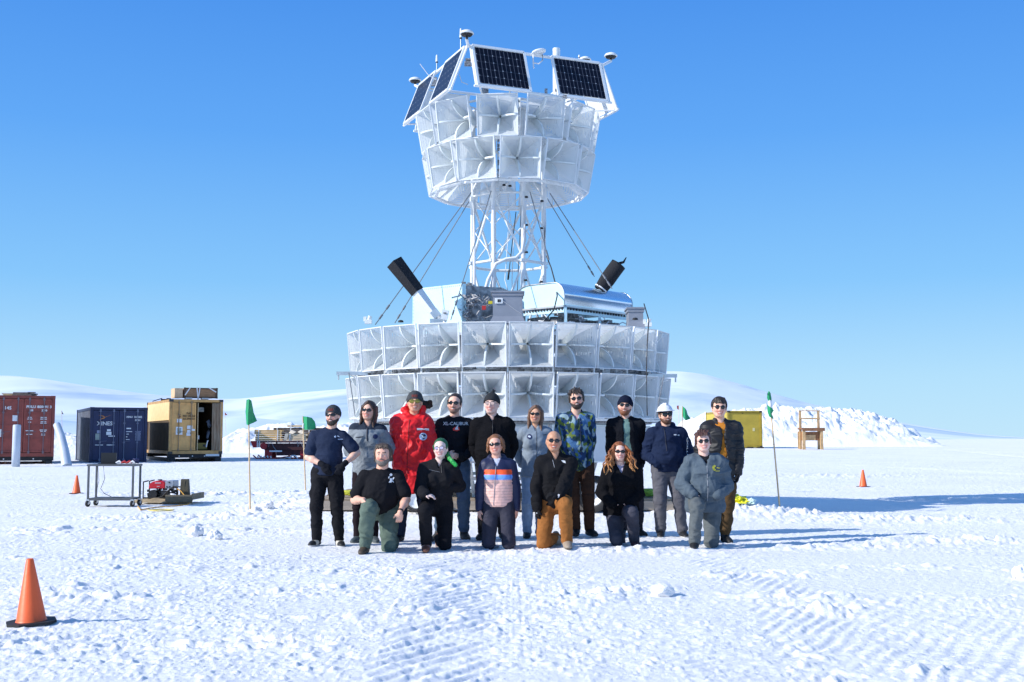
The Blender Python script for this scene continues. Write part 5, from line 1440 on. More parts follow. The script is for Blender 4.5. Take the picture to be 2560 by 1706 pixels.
# crumpled yellow bag
g = ground_at(1856, 1290); 
def lump(name, label, cat, loc, rx, ry, rz_, seed, m_, n=28):
    bm = bmesh.new(); bmesh.ops.create_icosphere(bm, subdivisions=5, radius=1)
    P = np.array([v.co for v in bm.verts]); r_ = 1 + .9 * (vnoise3(P * 2.0 + seed) - .5) + .35 * (np.abs(vnoise3(P * 4.5 + seed) - .5) * 2 - .5)
    P = P * r_[:, None] * np.array([rx, ry, rz_]); P[:, 2] = np.maximum(P[:, 2], -rz_ * .4)
    for v, p in zip(bm.verts, P): v.co = p
    me = bpy.data.meshes.new(name); bm.to_mesh(me); bm.free(); ob = link_mesh(name, me, m_); ob.location = loc; tag(ob, label, cat); return ob
YB = mat('yellow_bag', (.92, .82, .03), .45, var=.25, vscale=9)
zb_ = float(terrain(np.array([g.x]), np.array([g.y]))[0])
lump('yellow_bag', 'crumpled bright yellow bag on the snow left of the leaning flag pole', 'bag', (g.x - .06, g.y, zb_ + .07), .20, .2, .10, 3, YB)
lump('clear_bag', 'small crumpled clear plastic bag beside the yellow one', 'bag', (g.x + .14, g.y - .1, zb_ + .05), .07, .08, .06, 9, mat('clear_plastic', (.62, .78, .75), .25))
# ================================================================== people
class Sdf:
    def __init__(s, h): s.h = h; s.ops = []
    def cap(s, a, b, ra, rb=None, k=.02, ax=None, f=1.0, tag=0):
        """tapered capsule a->b; radius measured across, stretched by f along unit vector ax"""
        s.ops.append(('cap', np.array(a, float), np.array(b, float), ra, ra if rb is None else rb, k, None if ax is None else np.array(ax, float), f, tag)); return s
    def ell(s, c, rad, k=.02, M=None, tag=0, sub=False):
        s.ops.append(('sub' if sub else 'ell', np.array(c, float), np.array(rad, float), k, None if M is None else np.array(M, float), tag)); return s
    def cut(s, p, n):      # remove everything on the side n points to
        s.ops.append(('cut', np.array(p, float), np.array(n, float))); return s
    def wedge(s, fn):      # remove where fn(x,y,z) < 0 (signed distance of the removed region)
        s.ops.append(('wedge', fn)); return s
    def mesh(s, name, wr=0.0, wscale=(9, 9, 7), seed=0, colfn=None):
        h = s.h; lo = np.full(3, 1e9); hi = -lo
        for o in s.ops:
            if o[0] == 'cap':
                m = max(o[3], o[4]) * max(1, o[7]) + .02
                lo = np.minimum(lo, np.minimum(o[1], o[2]) - m); hi = np.maximum(hi, np.maximum(o[1], o[2]) + m)
            elif o[0] == 'ell':
                m = o[2].max() + .02; lo = np.minimum(lo, o[1] - m); hi = np.maximum(hi, o[1] + m)
        n = np.ceil((hi - lo) / h).astype(int) + 2
        F = np.full(n, .5, np.float32); T = np.zeros(n, np.int8); D = np.full(n, 9., np.float32)
        axs = [lo[i] + h * np.arange(n[i]) for i in range(3)]
        def sub(c0, c1):
            i0 = np.maximum(0, np.floor((c0 - lo) / h).astype(int)); i1 = np.minimum(n, np.ceil((c1 - lo) / h).astype(int) + 1)
            sl = tuple(slice(a, b) for a, b in zip(i0, i1))
            G = np.meshgrid(*[axs[i][sl[i]] for i in range(3)], indexing='ij', sparse=True)
            return sl, G
        for o in s.ops:
            if o[0] == 'cap':
                _, a, b, ra, rb, k, ax, f, tg = o
                m = max(ra, rb) * max(1, f) + k + .03
                sl, (X, Y, Z) = sub(np.minimum(a, b) - m, np.maximum(a, b) + m)
                px, py, pz = X - a[0], Y - a[1], Z - a[2]; ba = b - a
                if ax is not None:
                    dd = (px * ax[0] + py * ax[1] + pz * ax[2]) * (1 - 1 / f)
                    px, py, pz = px - dd * ax[0], py - dd * ax[1], pz - dd * ax[2]
                    ba = ba - ax * (ba @ ax) * (1 - 1 / f)
                L2 = ba @ ba + 1e-12
                t = np.clip((px * ba[0] + py * ba[1] + pz * ba[2]) / L2, 0, 1)
                d = np.sqrt((px - t * ba[0]) ** 2 + (py - t * ba[1]) ** 2 + (pz - t * ba[2]) ** 2) - (ra + (rb - ra) * t)
            elif o[0] in ('ell', 'sub'):
                _, c, rad, k, M, tg = o
                m = rad.max() + k + .03
                sl, (X, Y, Z) = sub(c - m, c + m)
                px, py, pz = X - c[0], Y - c[1], Z - c[2]
                if M is not None:
                    q = [px * M[0][i] + py * M[1][i] + pz * M[2][i] for i in range(3)]; px, py, pz = q
                k0 = np.sqrt((px / rad[0]) ** 2 + (py / rad[1]) ** 2 + (pz / rad[2]) ** 2)
                k1 = np.sqrt((px / rad[0] ** 2) ** 2 + (py / rad[1] ** 2) ** 2 + (pz / rad[2] ** 2) ** 2) + 1e-6
                d = k0 * (k0 - 1) / k1
            elif o[0] == 'cut':
                X, Y, Z = np.meshgrid(*axs, indexing='ij', sparse=True)
                d = (X - o[1][0]) * o[2][0] + (Y - o[1][1]) * o[2][1] + (Z - o[1][2]) * o[2][2]
                F = np.maximum(F, d.astype(np.float32)); continue
            else:
                X, Y, Z = np.meshgrid(*axs, indexing='ij', sparse=True)
                F = np.maximum(F, -o[1](X, Y, Z).astype(np.float32)); continue
            d = d.astype(np.float32)
            A = F[sl]
            if o[0] == 'sub':
                hh = np.clip(.5 - .5 * (A + d) / max(k, 1e-4), 0, 1); F[sl] = A * (1 - hh) + (-d) * hh + k * hh * (1 - hh); continue
            hh = np.clip(.5 + .5 * (A - d) / max(k, 1e-4), 0, 1)
            F[sl] = A * (1 - hh) + d * hh - k * hh * (1 - hh)
            w_ = d < D[sl]; T[sl] = np.where(w_, np.int8(tg), T[sl]); D[sl] = np.minimum(D[sl], d)
        F[0] = F[-1] = .5; F[:, 0] = F[:, -1] = .5; F[:, :, 0] = F[:, :, -1] = .5
        # surface nets
        I = F < 0
        c = np.zeros(tuple(n - 1), np.int8)
        for dx in (0, 1):
            for dy in (0, 1):
                for dz in (0, 1):
                    c += I[dx:n[0] - 1 + dx, dy:n[1] - 1 + dy, dz:n[2] - 1 + dz]
        act = (c > 0) & (c < 8); idx = np.argwhere(act)
        vid = np.full(act.shape, -1, np.int32); vid[act] = np.arange(len(idx))
        P = np.zeros((len(idx), 3)); W = np.zeros(len(idx))
        offs = [(x, y, z) for x in (0, 1) for y in (0, 1) for z in (0, 1)]
        cor = {o_: F[idx[:, 0] + o_[0], idx[:, 1] + o_[1], idx[:, 2] + o_[2]] for o_ in offs}
        for o_ in offs:
            for a in range(3):
                if o_[a] == 0:
                    p_ = list(o_); p_[a] = 1; p_ = tuple(p_)
                    va, vb = cor[o_], cor[p_]; m = (va < 0) != (vb < 0)
                    t = np.where(m, va / np.where(m, va - vb, 1), 0)
                    q = np.array(o_, float)[None, :].repeat(len(idx), 0); q[:, a] += t
                    P += q * m[:, None]; W += m
        V = lo + h * (idx + P / W[:, None])
        Q = []
        for a in range(3):
            b, c_ = (a + 1) % 3, (a + 2) % 3
            sl0 = [slice(1, n[i] - 1) for i in range(3)]; sl1 = list(sl0)
            sl0[a] = slice(0, n[a] - 1); sl1[a] = slice(1, n[a])
            E0 = I[tuple(sl0)]; E1 = I[tuple(sl1)]
            for inv, m in ((False, E0 & ~E1), (True, ~E0 & E1)):
                e = np.argwhere(m)
                if not len(e): continue
                e = e + np.array([0 if i == a else 1 for i in range(3)])
                def cell(db, dc):
                    q = e.copy(); q[:, b] -= db; q[:, c_] -= dc; return vid[q[:, 0], q[:, 1], q[:, 2]]
                q4 = [cell(1, 1), cell(0, 1), cell(0, 0), cell(1, 0)]
                if inv: q4 = q4[::-1]
                Q.append(np.stack(q4, -1))
        Q = np.concatenate(Q)
        # one relaxation pass, then folds along the normal
        S = np.zeros_like(V); N_ = np.zeros(len(V))
        for i in range(4):
            np.add.at(S, Q[:, i], V[Q[:, (i + 1) % 4]]); np.add.at(N_, Q[:, i], 1)
        V = V * .5 + .5 * S / np.maximum(N_, 1)[:, None]
        if wr > 0:
            fn = np.cross(V[Q[:, 2]] - V[Q[:, 0]], V[Q[:, 3]] - V[Q[:, 1]])
            nr = np.zeros_like(V)
            for i in range(4): np.add.at(nr, Q[:, i], fn)
            nr /= np.linalg.norm(nr, axis=1)[:, None] + 1e-9
            q = V * np.array(wscale) + seed * 3.7
            q = q + 1.2 * np.stack([vnoise3(q * .6 + 5), vnoise3(q * .6 + 15), vnoise3(q * .6 + 25)], -1)
            r1 = 1 - np.abs(vnoise3(q) - .5) * 4; r2 = 1 - np.abs(vnoise3(q * 2.1 + 9) - .5) * 4
            V = V + nr * (wr * (.6 * r1 + .35 * r2))[:, None]
        me = bpy.data.meshes.new(name); fast_mesh(me, V, Q)
        if colfn is not None:
            tg = T[idx[:, 0], idx[:, 1], idx[:, 2]]
            col = np.ones((len(V), 4), np.float32); col[:, :3] = colfn(V, tg)
            at_ = me.color_attributes.new('Col', 'FLOAT_COLOR', 'POINT')
            if len(me.vertices) == len(V): at_.data.foreach_set('color', col.ravel())
        return me

def ik(a, b, l1, l2, pole):
    """middle joint between a and b"""
    a, b, pole = Vector(a), Vector(b), Vector(pole)
    d = b - a; L = d.length
    if L > (l1 + l2) * .995: 
        b = a + d.normalized() * (l1 + l2) * .995; d = b - a; L = d.length
    x = (L * L + l1 * l1 - l2 * l2) / (2 * L); h = math.sqrt(max(0, l1 * l1 - x * x))
    dn = d.normalized(); p = pole - dn * pole.dot(dn); p.normalize()
    return a + dn * x + p * h, b

SKIN = vcol_mat('skin', .5, .1, 90, .4)
HAIRM = vcol_mat('hair', .45, .8, 70, .5)
CLOTH = vcol_mat('woven_cloth', .9, .35, 55, .12)
FLEECE = vcol_mat('fleece_cloth', .95, .9, 60, .05)
SHELLC = vcol_mat('shell_cloth', .55, .25, 40, .4)
LEATHER = vcol_mat('shoe_leather', .5, .3, 50, .4)
SHADES = mat('dark_lens', (.010, .010, .013), .12, spec=.6)
SHADE_GOLD = mat('gold_lens', (.30, .24, .05), .15, metal=.5)
TEETH = mat('teeth', (.80, .77, .72), .35)
EYEW = mat('eye_white', (.75, .74, .72), .3); EYED = mat('eye_dark', (.03, .02, .015), .2)
LENS_CLEAR = mat('tinted_clear_lens', (.42, .36, .58), .1, spec=.7)

def flat(c): 
    c = np.array(c, np.float32)
    return lambda V, T: np.repeat(c[None, :], len(V), 0)

def ray_put(bv, x, z, off=.004, side=0):
    hit = bv.ray_cast(Vector((x, -1.2, z)), Vector((0, 1, 0)))
    if hit[0] is None: return None
    return hit[0] + Vector((0, -off, 0))

def person(label, px, Y, top_py, head_px, foot_py=None, H=1.75, kneel=False, fat=1.0, female=False, skin=(.60, .36, .26),
           arms=None, legs=None, hip=None, sh=None, head=None, top=None, pants=None, shoes=None, hair=None, beard=None, specs='shades', hat=None, gloves=None, extra=None, smile=True, zoff=0.0, head_yaw=0, head_tilt=0, twist=0, slope=0.0):
    """px: body centre in photo pixels, Y: distance; joints are given in photo pixels and converted to metres"""
    s = H / 1.75
    X0 = (px - 1280) / F0 * Y
    gz = float(terrain(np.array([X0]), np.array([Y]))[0])
    if zoff: gz += zoff
    org = Vector((X0, Y, gz))
    root = empty('person', org, 0, label, 'person')
    def L(x, y, dy=0.0): return at(x, y, Y + dy) - org
    ht = L(head_px, top_py)                       # crown of the head
    fem = .93 if female else 1.0
    hd = .121 * s * (1.0 if not female else .97)   # half head height
    hc = Vector((ht.x, -.02, ht.z - hd * (1.0)))
    shz = hc.z - .224 * s
    neck = Vector((ht.x * .6, .0, shz + .068 * s))
    cxs = sh if sh is not None else px
    scx = (cxs - px) / F0 * Y
    swd = .168 * s * fem * (1 + .45 * (fat - 1))
    hz = hip if hip is not None else None
    pel = Vector((0, .02, .93 * s if hz is None or isinstance(hz, tuple) else hz))
    if isinstance(hip, tuple): pel = L(hip[0], hip[1], hip[2] if len(hip) > 2 else .02)
    chest = Vector((scx, .0, shz - .10 * s)); neck.x = (scx + ht.x) / 2
    SH = [Vector((scx - swd, .0, shz - .030 * s)), Vector((scx + swd, .0, shz - .030 * s))]
    ua, fa = .285 * s, .255 * s
    th, sn = .43 * s, .42 * s
    HP = [pel + Vector((-.092 * s, 0, -.02)), pel + Vector((.092 * s, 0, -.02))]
    J = {}
    for i, sd in ((0, -1), (1, 1)):
        spec = arms[i]
        if spec.get('pocket'):
            spec['w'] = (spec['w'][0], spec['w'][1], spec['w'][2] + .07); spec['dir'] = (-sd * .35, 1.1, -.4); spec['palm'] = (0, .5, 1); spec['curl'] = .1
        w_ = spec['w'] if 'w' in spec else None
        wr = L(*w_) if w_ is not None else Vector((SH[i].x + sd * .06, .04, shz - .52 * s))
        el, wr = ik(SH[i], wr, ua, fa, spec.get('pole', (sd * .35, 1, -.1)))
        J['el', i], J['wr', i] = el, wr
        lg = legs[i]
        an = L(*lg['f']); 
        if 'fz' in lg: an.z = lg['fz']
        gl = lambda v: float(terrain(np.array([org.x + v.x]), np.array([org.y + v.y]))[0]) - org.z
        if not kneel or lg.get('plant'): an.z = gl(an) + .070 * s
        elif kneel: an.z = gl(an) + .10
        if lg.get('knee'):
            kn = L(*lg['knee'])
            if not lg.get('plant'): kn.z = gl(kn) + .072
            else: kn.z = min(kn.z, an.z + .418 * s)
            d1 = (kn - HP[i]); 
            J['kn', i] = kn
            dv = (an - kn); an = kn + dv.normalized() * min(dv.length, sn * 1.02); J['an', i] = an
        else:
            kn, an = ik(HP[i], an, th, sn, lg.get('pole', (sd * .15, -1, 0))); J['kn', i], J['an', i] = kn, an
    # ---------------- body: one continuous surface
    b = Sdf(.0075)
    sk = np.array(skin)
    wm = 1.0 + .55 * (fat - 1)
    def torso(q, inf=0.0, tg=0, zcut=None, puff=1.0, hem=None, flare=0.0):
        w1 = (.150 * s * fem) * wm + inf * .6
        up = (chest - pel).normalized()
        X_ = (1, 0, 0)
        rp = (.112 + (.0 if female else .004)) * s * wm + inf; rw = (.098 if female else .108) * s * (1 + .9 * (fat - 1)) + inf; rc = .116 * s * (1 + .4 * (fat - 1)) + inf * .9
        waist = pel.lerp(chest, .42) + Vector((0, -.012 - .07 * (fat - 1), 0))
        q.cap(pel + Vector((0, 0, -.02)), waist, rp, rw, .03, X_, 1.30, tg)
        q.cap(waist, chest + Vector((0, -.005, -.02)), rw, rc, .05, X_, 1.30 if not female else 1.26, tg)
        q.cap(SH[0] + Vector((.05, .0, -.004)), SH[1] + Vector((-.05, .0, -.004)), .052 * s + inf, None, .05, tag=tg)
        q.cap(chest, neck + Vector((0, .012, -.03)), .09 * s + inf, .050 * s + inf * .4, .05, X_, 1.25, tg)
        for sgn in (-1, 1): q.cap(neck + Vector((0, .015, -.005)), Vector((scx + sgn * swd * .82, .01, shz - .020)), .036 * s + inf * .4, .038 * s + inf * .9, .035, tag=tg)
        if female: 
            for sgn in (-1, 1): q.ell(chest + Vector((sgn * .075 * s, -.085 * s - inf * .6, -.07 * s)), (.062 * s + inf * .5, .055 * s + inf * .5, .062 * s + inf * .5), .05, tag=tg)
        if fat > 1.1: q.ell(pel.lerp(chest, .38) + Vector((0, -.06 * fat, 0)), (.125 * fat * s + inf, .115 * fat * s + inf, .15 * fat * s), .06, tag=tg)
    torso(b, -.012)
    b.cap(neck + Vector((0, .01, -.03)), hc + Vector((0, .02, -.06)), .062 * s * fem * (1 + .5 * (fat - 1)), .058 * s * fem * (1 + .5 * (fat - 1)), .02)
    for i, sd in ((0, -1), (1, 1)):
        el, wr = J['el', i], J['wr', i]
        b.cap(SH[i], el, .050 * s * wm, .042 * s * wm, .012); b.cap(el, el.lerp(wr, .3), .042 * s * wm, .044 * s * wm, .02); b.cap(el.lerp(wr, .3), wr, .042 * s, .028 * s, .02)
        kn, an = J['kn', i], J['an', i]
        b.cap(HP[i], kn, .082 * s * wm, .055 * s, .03); b.cap(kn, an, .052 * s, .036 * s, .02); cf = kn.lerp(an, .3); b.ell(cf + Vector((0, .02, 0)), (.05, .05, .09), .03)
    # hands
    def hand(q, i, sd, extra=0.0, onlyfist=False):
        spec = arms[i]; wr = J['wr', i]; el = J['el', i]
        d = Vector(spec.get('dir', (wr - el).normalized())).normalized()
        nrm = Vector(spec.get('palm', (-sd, 0, 0))); nrm = (nrm - d * nrm.dot(d)).normalized()
        ac = d.cross(nrm).normalized()
        if ac.y > 0: ac = -ac            # thumb side forward
        if 'thumb' in spec and ac.dot(Vector(spec['thumb'])) < 0: ac = -ac
        curl = spec.get('curl', .45); hs = s * (.95 if female else 1.0)
        kb = wr + d * .085 * hs
        q.cap(wr, wr + d * .03 * hs, .027 * hs + extra, .028 * hs + extra, .012)
        q.cap(wr + d * .03 * hs - ac * .012 * hs, kb - ac * .012 * hs, .0155 * hs + extra, .014 * hs + extra, .010, ac, 2.1)
        q.cap(wr + d * .03 * hs + ac * .012 * hs, kb + ac * .012 * hs, .0155 * hs + extra, .014 * hs + extra, .010, ac, 1.9)
        for fi, (o_, ln) in enumerate(((.030, .066), (.0105, .075), (-.0095, .070), (-.029, .056))):
            p0 = kb + ac * o_ * hs; dd = d.copy(); p = p0
            for sg, fr in enumerate((.45, .31, .24)):
                ang_ = curl * (.7 + .35 * sg) + .04 * fi
                dd = (dd * math.cos(ang_) + nrm * math.sin(ang_)).normalized()
                nrm2 = (nrm - dd * nrm.dot(dd)); 
                p2 = p + dd * ln * fr * hs
                q.cap(p, p2, (.0092 - .0008 * sg) * hs + extra, (.0086 - .0008 * sg) * hs + extra, .0035); p = p2
        tb = wr + d * .025 * hs + ac * .026 * hs
        t1 = tb + (ac * .75 + d * .6 + nrm * .15).normalized() * .035 * hs; t2 = t1 + (ac * .25 + d * .9 + nrm * .35 * (1 + curl)).normalized() * .032 * hs
        q.cap(tb, t1, .0125 * hs + extra, .0105 * hs + extra, .012); q.cap(t1, t2, .0105 * hs + extra, .0085 * hs + extra, .004)
    for i, sd in ((0, -1), (1, 1)): hand(b, i, sd)
    # feet
    FD = []
    for i, sd in ((0, -1), (1, 1)):
        an = J['an', i]; fd = Vector(legs[i].get('toe', (sd * .25, -1, 0))).normalized(); FD.append(fd)
        dn_ = Vector(legs[i].get('solevec', (0, 0, -1))); b.cap(an + dn_ * .02, an + fd * .12 * s + dn_ * .035 * s, .030 * s, .020 * s, .02)
    # head
    rq = random.Random(int(px) * 7); yaw = R(head_yaw or rq.uniform(-12, 12)); tilt = R(head_tilt or rq.uniform(-6, 6))
    HM = Matrix.Rotation(yaw, 3, 'Z') @ Matrix.Rotation(tilt, 3, 'Y') @ Matrix.Rotation(R((head or {}).get('nod', 0)), 3, 'X')
    hs = hd / .118
    def hp(x, f, z): return hc + HM @ Vector((x * hs, -f * hs, z * hs))
    MM = np.array(HM)
    fw_ = (head or {}).get('wide', 1.05)
    def E(q, c, rad, k=.015, **kw): q.ell(hp(*c), (rad[0] * hs, rad[1] * hs, rad[2] * hs), k, M=MM, **kw)
    E(b, (0, -.012, .028), (.076 * fw_, .096, .090))
    E(b, (0, .030, -.030), (.062 * fw_, .066, .080), .03)
    E(b, (0, .060, -.088), (.030 * fw_, .028, .026), .03)
    for sg in (-1, 1):
        b.cap(hp(sg * .050 * fw_, .0, -.05), hp(sg * .022 * fw_, .058, -.085), .022 * hs, .020 * hs, .025)
        E(b, (sg * .036, .070, -.028), (.024, .022, .022), .02)
        E(b, (sg * .078 * fw_, -.005, -.012), (.010, .020, .033), .006)
    b.cap(hp(-.034, .084, .026), hp(.034, .084, .026), .012 * hs, None, .015)
    b.cap(hp(0, .092, .014), hp(0, .112, -.028), .009 * hs, .0125 * hs, .010)
    for sg in (-1, 1): b.cap(hp(sg * .010, .098, -.030), hp(sg * .012, .092, -.032), .008 * hs, None, .006)
    b.cap(hp(-.024, .087, -.050), hp(.0, .091, -.053), .0062 * hs, None, .006, tag=3); b.cap(hp(.0, .091, -.053), hp(.024, .087, -.050), .0062 * hs, None, .006, tag=3)
    b.cap(hp(-.016, .088, -.067), hp(.016, .088, -.067), .0078 * hs, None, .007, tag=3)
    hcn = np.array(hc)
    def skincol(V, T):
        c = np.repeat(sk[None, :], len(V), 0) * (0.93 + .14 * vnoise3(V * 22)[:, None])
        q = (V - hcn) @ MM      # head-local
        qx, qf, qz = q[:, 0] / hs, -q[:, 1] / hs, q[:, 2] / hs
        inh = (np.abs(qz) < .14) & (np.abs(qx) < .1)
        lip = (T == 3); c[lip] = sk * np.array([.82, .52, .52])
        ck = inh * np.exp(-(((np.abs(qx) - .038) / .020) ** 2 + ((qz + .03) / .022) ** 2)) * (qf > .03)
        c = c * (1 - .28 * ck[:, None] * np.array([.2, 1, 1])[None, :])
        ns = inh * np.exp(-((qx / .014) ** 2 + ((qz + .028) / .014) ** 2)) * (qf > .09); c = c * (1 - .22 * ns[:, None] * np.array([.2, 1, 1])[None, :])
        eye = inh * np.exp(-(((np.abs(qx) - .031) / .016) ** 2 + ((qz - .008) / .010) ** 2)) * (qf > .05); c = c * (1 - .25 * eye[:, None])
        if hair and hair.get('brow', True):
            bc = np.array(hair['col']) * .8 + sk * .15
            br = inh * (np.abs(np.abs(qx) - .031) < .018) * (np.abs(qz - .030 + .12 * np.abs(np.abs(qx) - .028)) < .0055) * (qf > .06); c = np.where(br[:, None] > 0, bc[None, :], c)
        return c
    bm_ = b.mesh('body', colfn=skincol)
    body = link_mesh('body', bm_, SKIN, root)
    # face furniture
    if smile:
        q = Sdf(.0035); q.cap(hp(-.021, .0900, -.0565), hp(0, .0975, -.0605), .0034 * hs, .0050 * hs, .002); q.cap(hp(0, .0975, -.0605), hp(.021, .0900, -.0565), .0050 * hs, .0034 * hs, .002)
        link_mesh('teeth', q.mesh('teeth'), TEETH, body)
    if specs in ('shades', 'wrap', 'gold', 'round', 'glasses', 'big'):
        q = Sdf(.0035); rz = {'shades': .0225, 'wrap': .0215, 'gold': .024, 'round': .0255, 'glasses': .019, 'big': .031}[specs]; rx = {'shades': .031, 'wrap': .036, 'gold': .035, 'round': .027, 'glasses': .025, 'big': .039}[specs]
        mt = {'gold': SHADE_GOLD}.get(specs, SHADES)
        if specs == 'glasses':
            q2 = MB()
            for sg in (-1, 1):
                P = [hp(sg * .032 + rx * math.cos(t * math.pi / 8), .101 - .35 * abs(math.cos(t * math.pi / 8) * sg + 0) * .010, .008 + rz * math.sin(t * math.pi / 8)) for t in range(17)]
                q2.path(P, .0017, 5); q2.path([hp(sg * .055, .095, .012), hp(sg * .078, .02, .010), hp(sg * .080, -.01, .004)], .002, 5)
            q2.path([hp(-.009, .104, .012), hp(0, .107, .015), hp(.009, .104, .012)], .002, 5)
            gl = q2.build('glasses', mat('thin_wire_frame', (.10, .09, .10), .3, metal=.5), root)
            for sg in (-1, 1):
                q3 = MB(); q3.add([tuple(hp(sg * .032 + rx * .97 * math.cos(t * math.pi / 8), .1005, .008 + rz * .97 * math.sin(t * math.pi / 8))) for t in range(16)], [tuple(range(16))])
                q3.build('lens', (head or {}).get('lens', LENS_GLASS), gl)
                q = Sdf(.003); E(q, (sg * .031, .0845, .008), (.0125, .0085, .0065)); ey = link_mesh('eye', q.mesh('eye'), EYED, body)
        else:
            for sg in (-1, 1):
                MR = HM @ Matrix.Rotation(sg * R(16 if specs != 'wrap' else 22), 3, 'Z')
                q.ell(hp(sg * .0335, .096 if specs != 'big' else .098, .008), (rx * hs, .006 * hs, rz * hs), .004, M=np.array(MR))
                q.cap(hp(sg * .056, .080, .014), hp(sg * .080, .015, .012), .0042 * hs, .0036 * hs, .003); q.cap(hp(sg * .080, .015, .012), hp(sg * .081, -.010, .004), .0036 * hs, .003 * hs, .003)
            q.cap(hp(-.022, .101, .014), hp(.022, .101, .014), .0040 * hs, None, .004)
            link_mesh('sunglasses', q.mesh('sunglasses'), mt, root)
    else:
        for sg in (-1, 1):
            q = Sdf(.003); E(q, (sg * .031, .0835, .008), (.0130, .0085, .0060)); ey = link_mesh('eye', q.mesh('eye'), EYEW, body)
            q = Sdf(.003); E(q, (sg * .031, .0895, .0075), (.0062, .0045, .0055)); link_mesh('iris', q.mesh('iris'), EYED, ey)
    if beard:
        q = Sdf(.0055); ln = beard.get('len', .008)
        E(q, (0, .030, -.034), (.064 * fw_ + ln * .6, .068 + ln * .7, .082 + ln * .5), .02); E(q, (0, .062, -.092), (.032 + ln, .028 + ln, .026 + ln), .03)
        for sg in (-1, 1): q.cap(hp(sg * .056 * fw_, .0, -.045), hp(sg * .024, .060, -.088), .022 * hs + ln * .5, .021 * hs + ln * .6, .02)
        q.cut(hp(0, .05, -.046), HM @ Vector((0, -.35, 1)).normalized()); q.cut(hp(0, -.002, 0), HM @ Vector((0, 1, 0)))
        E(q, (0, .10, -.060), (.024, .03, .0105), .004, sub=True)
        if beard.get('mous', True):
            q.cap(hp(-.024, .089, -.052), hp(0, .102, -.043), .0055, .0065, .004); q.cap(hp(0, .102, -.043), hp(.024, .089, -.052), .0065, .0055, .004)
        link_mesh('beard', q.mesh('beard', wr=.002, wscale=(60, 60, 30), colfn=flat(beard['col'])), HAIRM, root)
    # hair
    if hair and hair['style'] != 'bald':
        q = Sdf(.006); hv = hair.get('vol', .012); st = hair['style']
        E(q, (0, -.026, .037), (.078 * fw_ + hv, .097 + hv * .8, .090 + hv * .9), .02)
        q.cut(hp(0, .045, .074), HM @ Vector((0, -.80, -.60)).normalized())      # forehead and face stay free
        q.cut(hp(0, -.02, -.035), HM @ Vector((0, -.45, -.9)).normalized())
        for sg in (-1, 1): q.cap(hp(sg * .078 * fw_, .022, .035), hp(sg * .076 * fw_, .018, -.012), .012, .007, .01)
        rnd = random.Random(hash(label) % 1000 if False else int(px))
        if st == 'fringe':
            for k in range(9):
                x = -.06 + .015 * k; q.cap(hp(x * .8, .05, .115), hp(x * 1.1 + .01, .093 - abs(x) * .5, .062 + rnd.uniform(-.012, .01)), .014, .008, .01)
        if st == 'messy':
            for k in range(34):
                a = rnd.uniform(0, 6.28); e = rnd.uniform(.2, 1.4); dx, df, dz = math.cos(a) * math.cos(e), math.sin(a) * math.cos(e), math.sin(e)
                if df > .6 and dz < .45: continue
                r0 = .085; p = hp(dx * .08, -.016 + df * .10, .036 + dz * .092); p2 = hp(dx * (.098 + rnd.uniform(0, .012)) + rnd.uniform(-.02, .02), -.016 + df * .118 + rnd.uniform(0, .02), .036 + dz * .108 + rnd.uniform(-.01, .012))
                q.cap(p, p2, .017, .008, .008)
            for k in range(7):
                x = -.055 + .018 * k; q.cap(hp(x, .06, .108), hp(x * 1.05 + rnd.uniform(-.015, .015), .098, .070 + rnd.uniform(-.01, .012)), .013, .006, .008)
            for sg in (-1, 1): q.cap(hp(sg * .085, .0, .02), hp(sg * .090, .01, -.03), .017, .008, .01)
        if st == 'grey_mane':
            for sg in (-1, 1):
                for k in range(5): q.cap(hp(sg * .080, .015 - .022 * k, .05), hp(sg * (.086 + rnd.uniform(0, .008)), .020 - .026 * k, -.055 + rnd.uniform(-.015, .01)), .020, .009, .01)
            for k in range(9): x = -.065 + .016 * k; q.cap(hp(x, .045, .113), hp(x * 1.15, .084 - abs(x) * .4, .078 + rnd.uniform(-.012, .006)), .010, .005, .006)
        if st in ('long', 'long_parted'):
            drop_ = hair.get('drop', .30)
            for sg in (-1, 1):
                for k in range(6):
                    f0 = .010 - .018 * k; x0 = .079
                    P = [hp(sg * x0, f0, .05), hp(sg * (x0 + .012), f0 + .0, -.05), hp(sg * (x0 + .004 + .02 * hair.get('wave', 0)), f0 + .015, -.14)]
                    tail = P[-1] + Vector((sg * .018 + rnd.uniform(-.012, .012), -.035 + .02 * k, -max(.02, (drop_ - .14) * (1 if hair.get('side', 0) in (0, sg) else .25))))
                    q.cap(P[0], P[1], .022, .020, .01); q.cap(P[1], P[2], .020, .018, .01); q.cap(P[2], tail, .018, .008, .01)
            for sg in (-1, 1): q.cap(hp(0, .055, .118), hp(sg * .072, .055, .035), .016, .012, .015)
        if st == 'curly':
            for k in range(75):
                sg = -1 if k % 2 else 1; f0 = rnd.uniform(-.09, .06); x0 = .07 + rnd.uniform(0, .02)
                p = hp(sg * x0 * (.6 if f0 < -.06 else 1), f0, rnd.uniform(.0, .09)); vx = sg * rnd.uniform(.01, .13); vy = -f0 * .5 - rnd.uniform(-.02, .09); ln = rnd.uniform(.20, .34)
                ph = rnd.uniform(0, 6); last = p
                for j in range(1, 13):
                    t = j / 12; c_ = p + Vector((vx * t ** .7 + .013 * math.cos(ph + j * 1.25), vy * t + .013 * math.sin(ph + j * 1.25), -ln * t)) * 1.0
                    q.cap(last, c_, .012 * (1 - .35 * t), .0115 * (1 - .4 * t), .004); last = c_
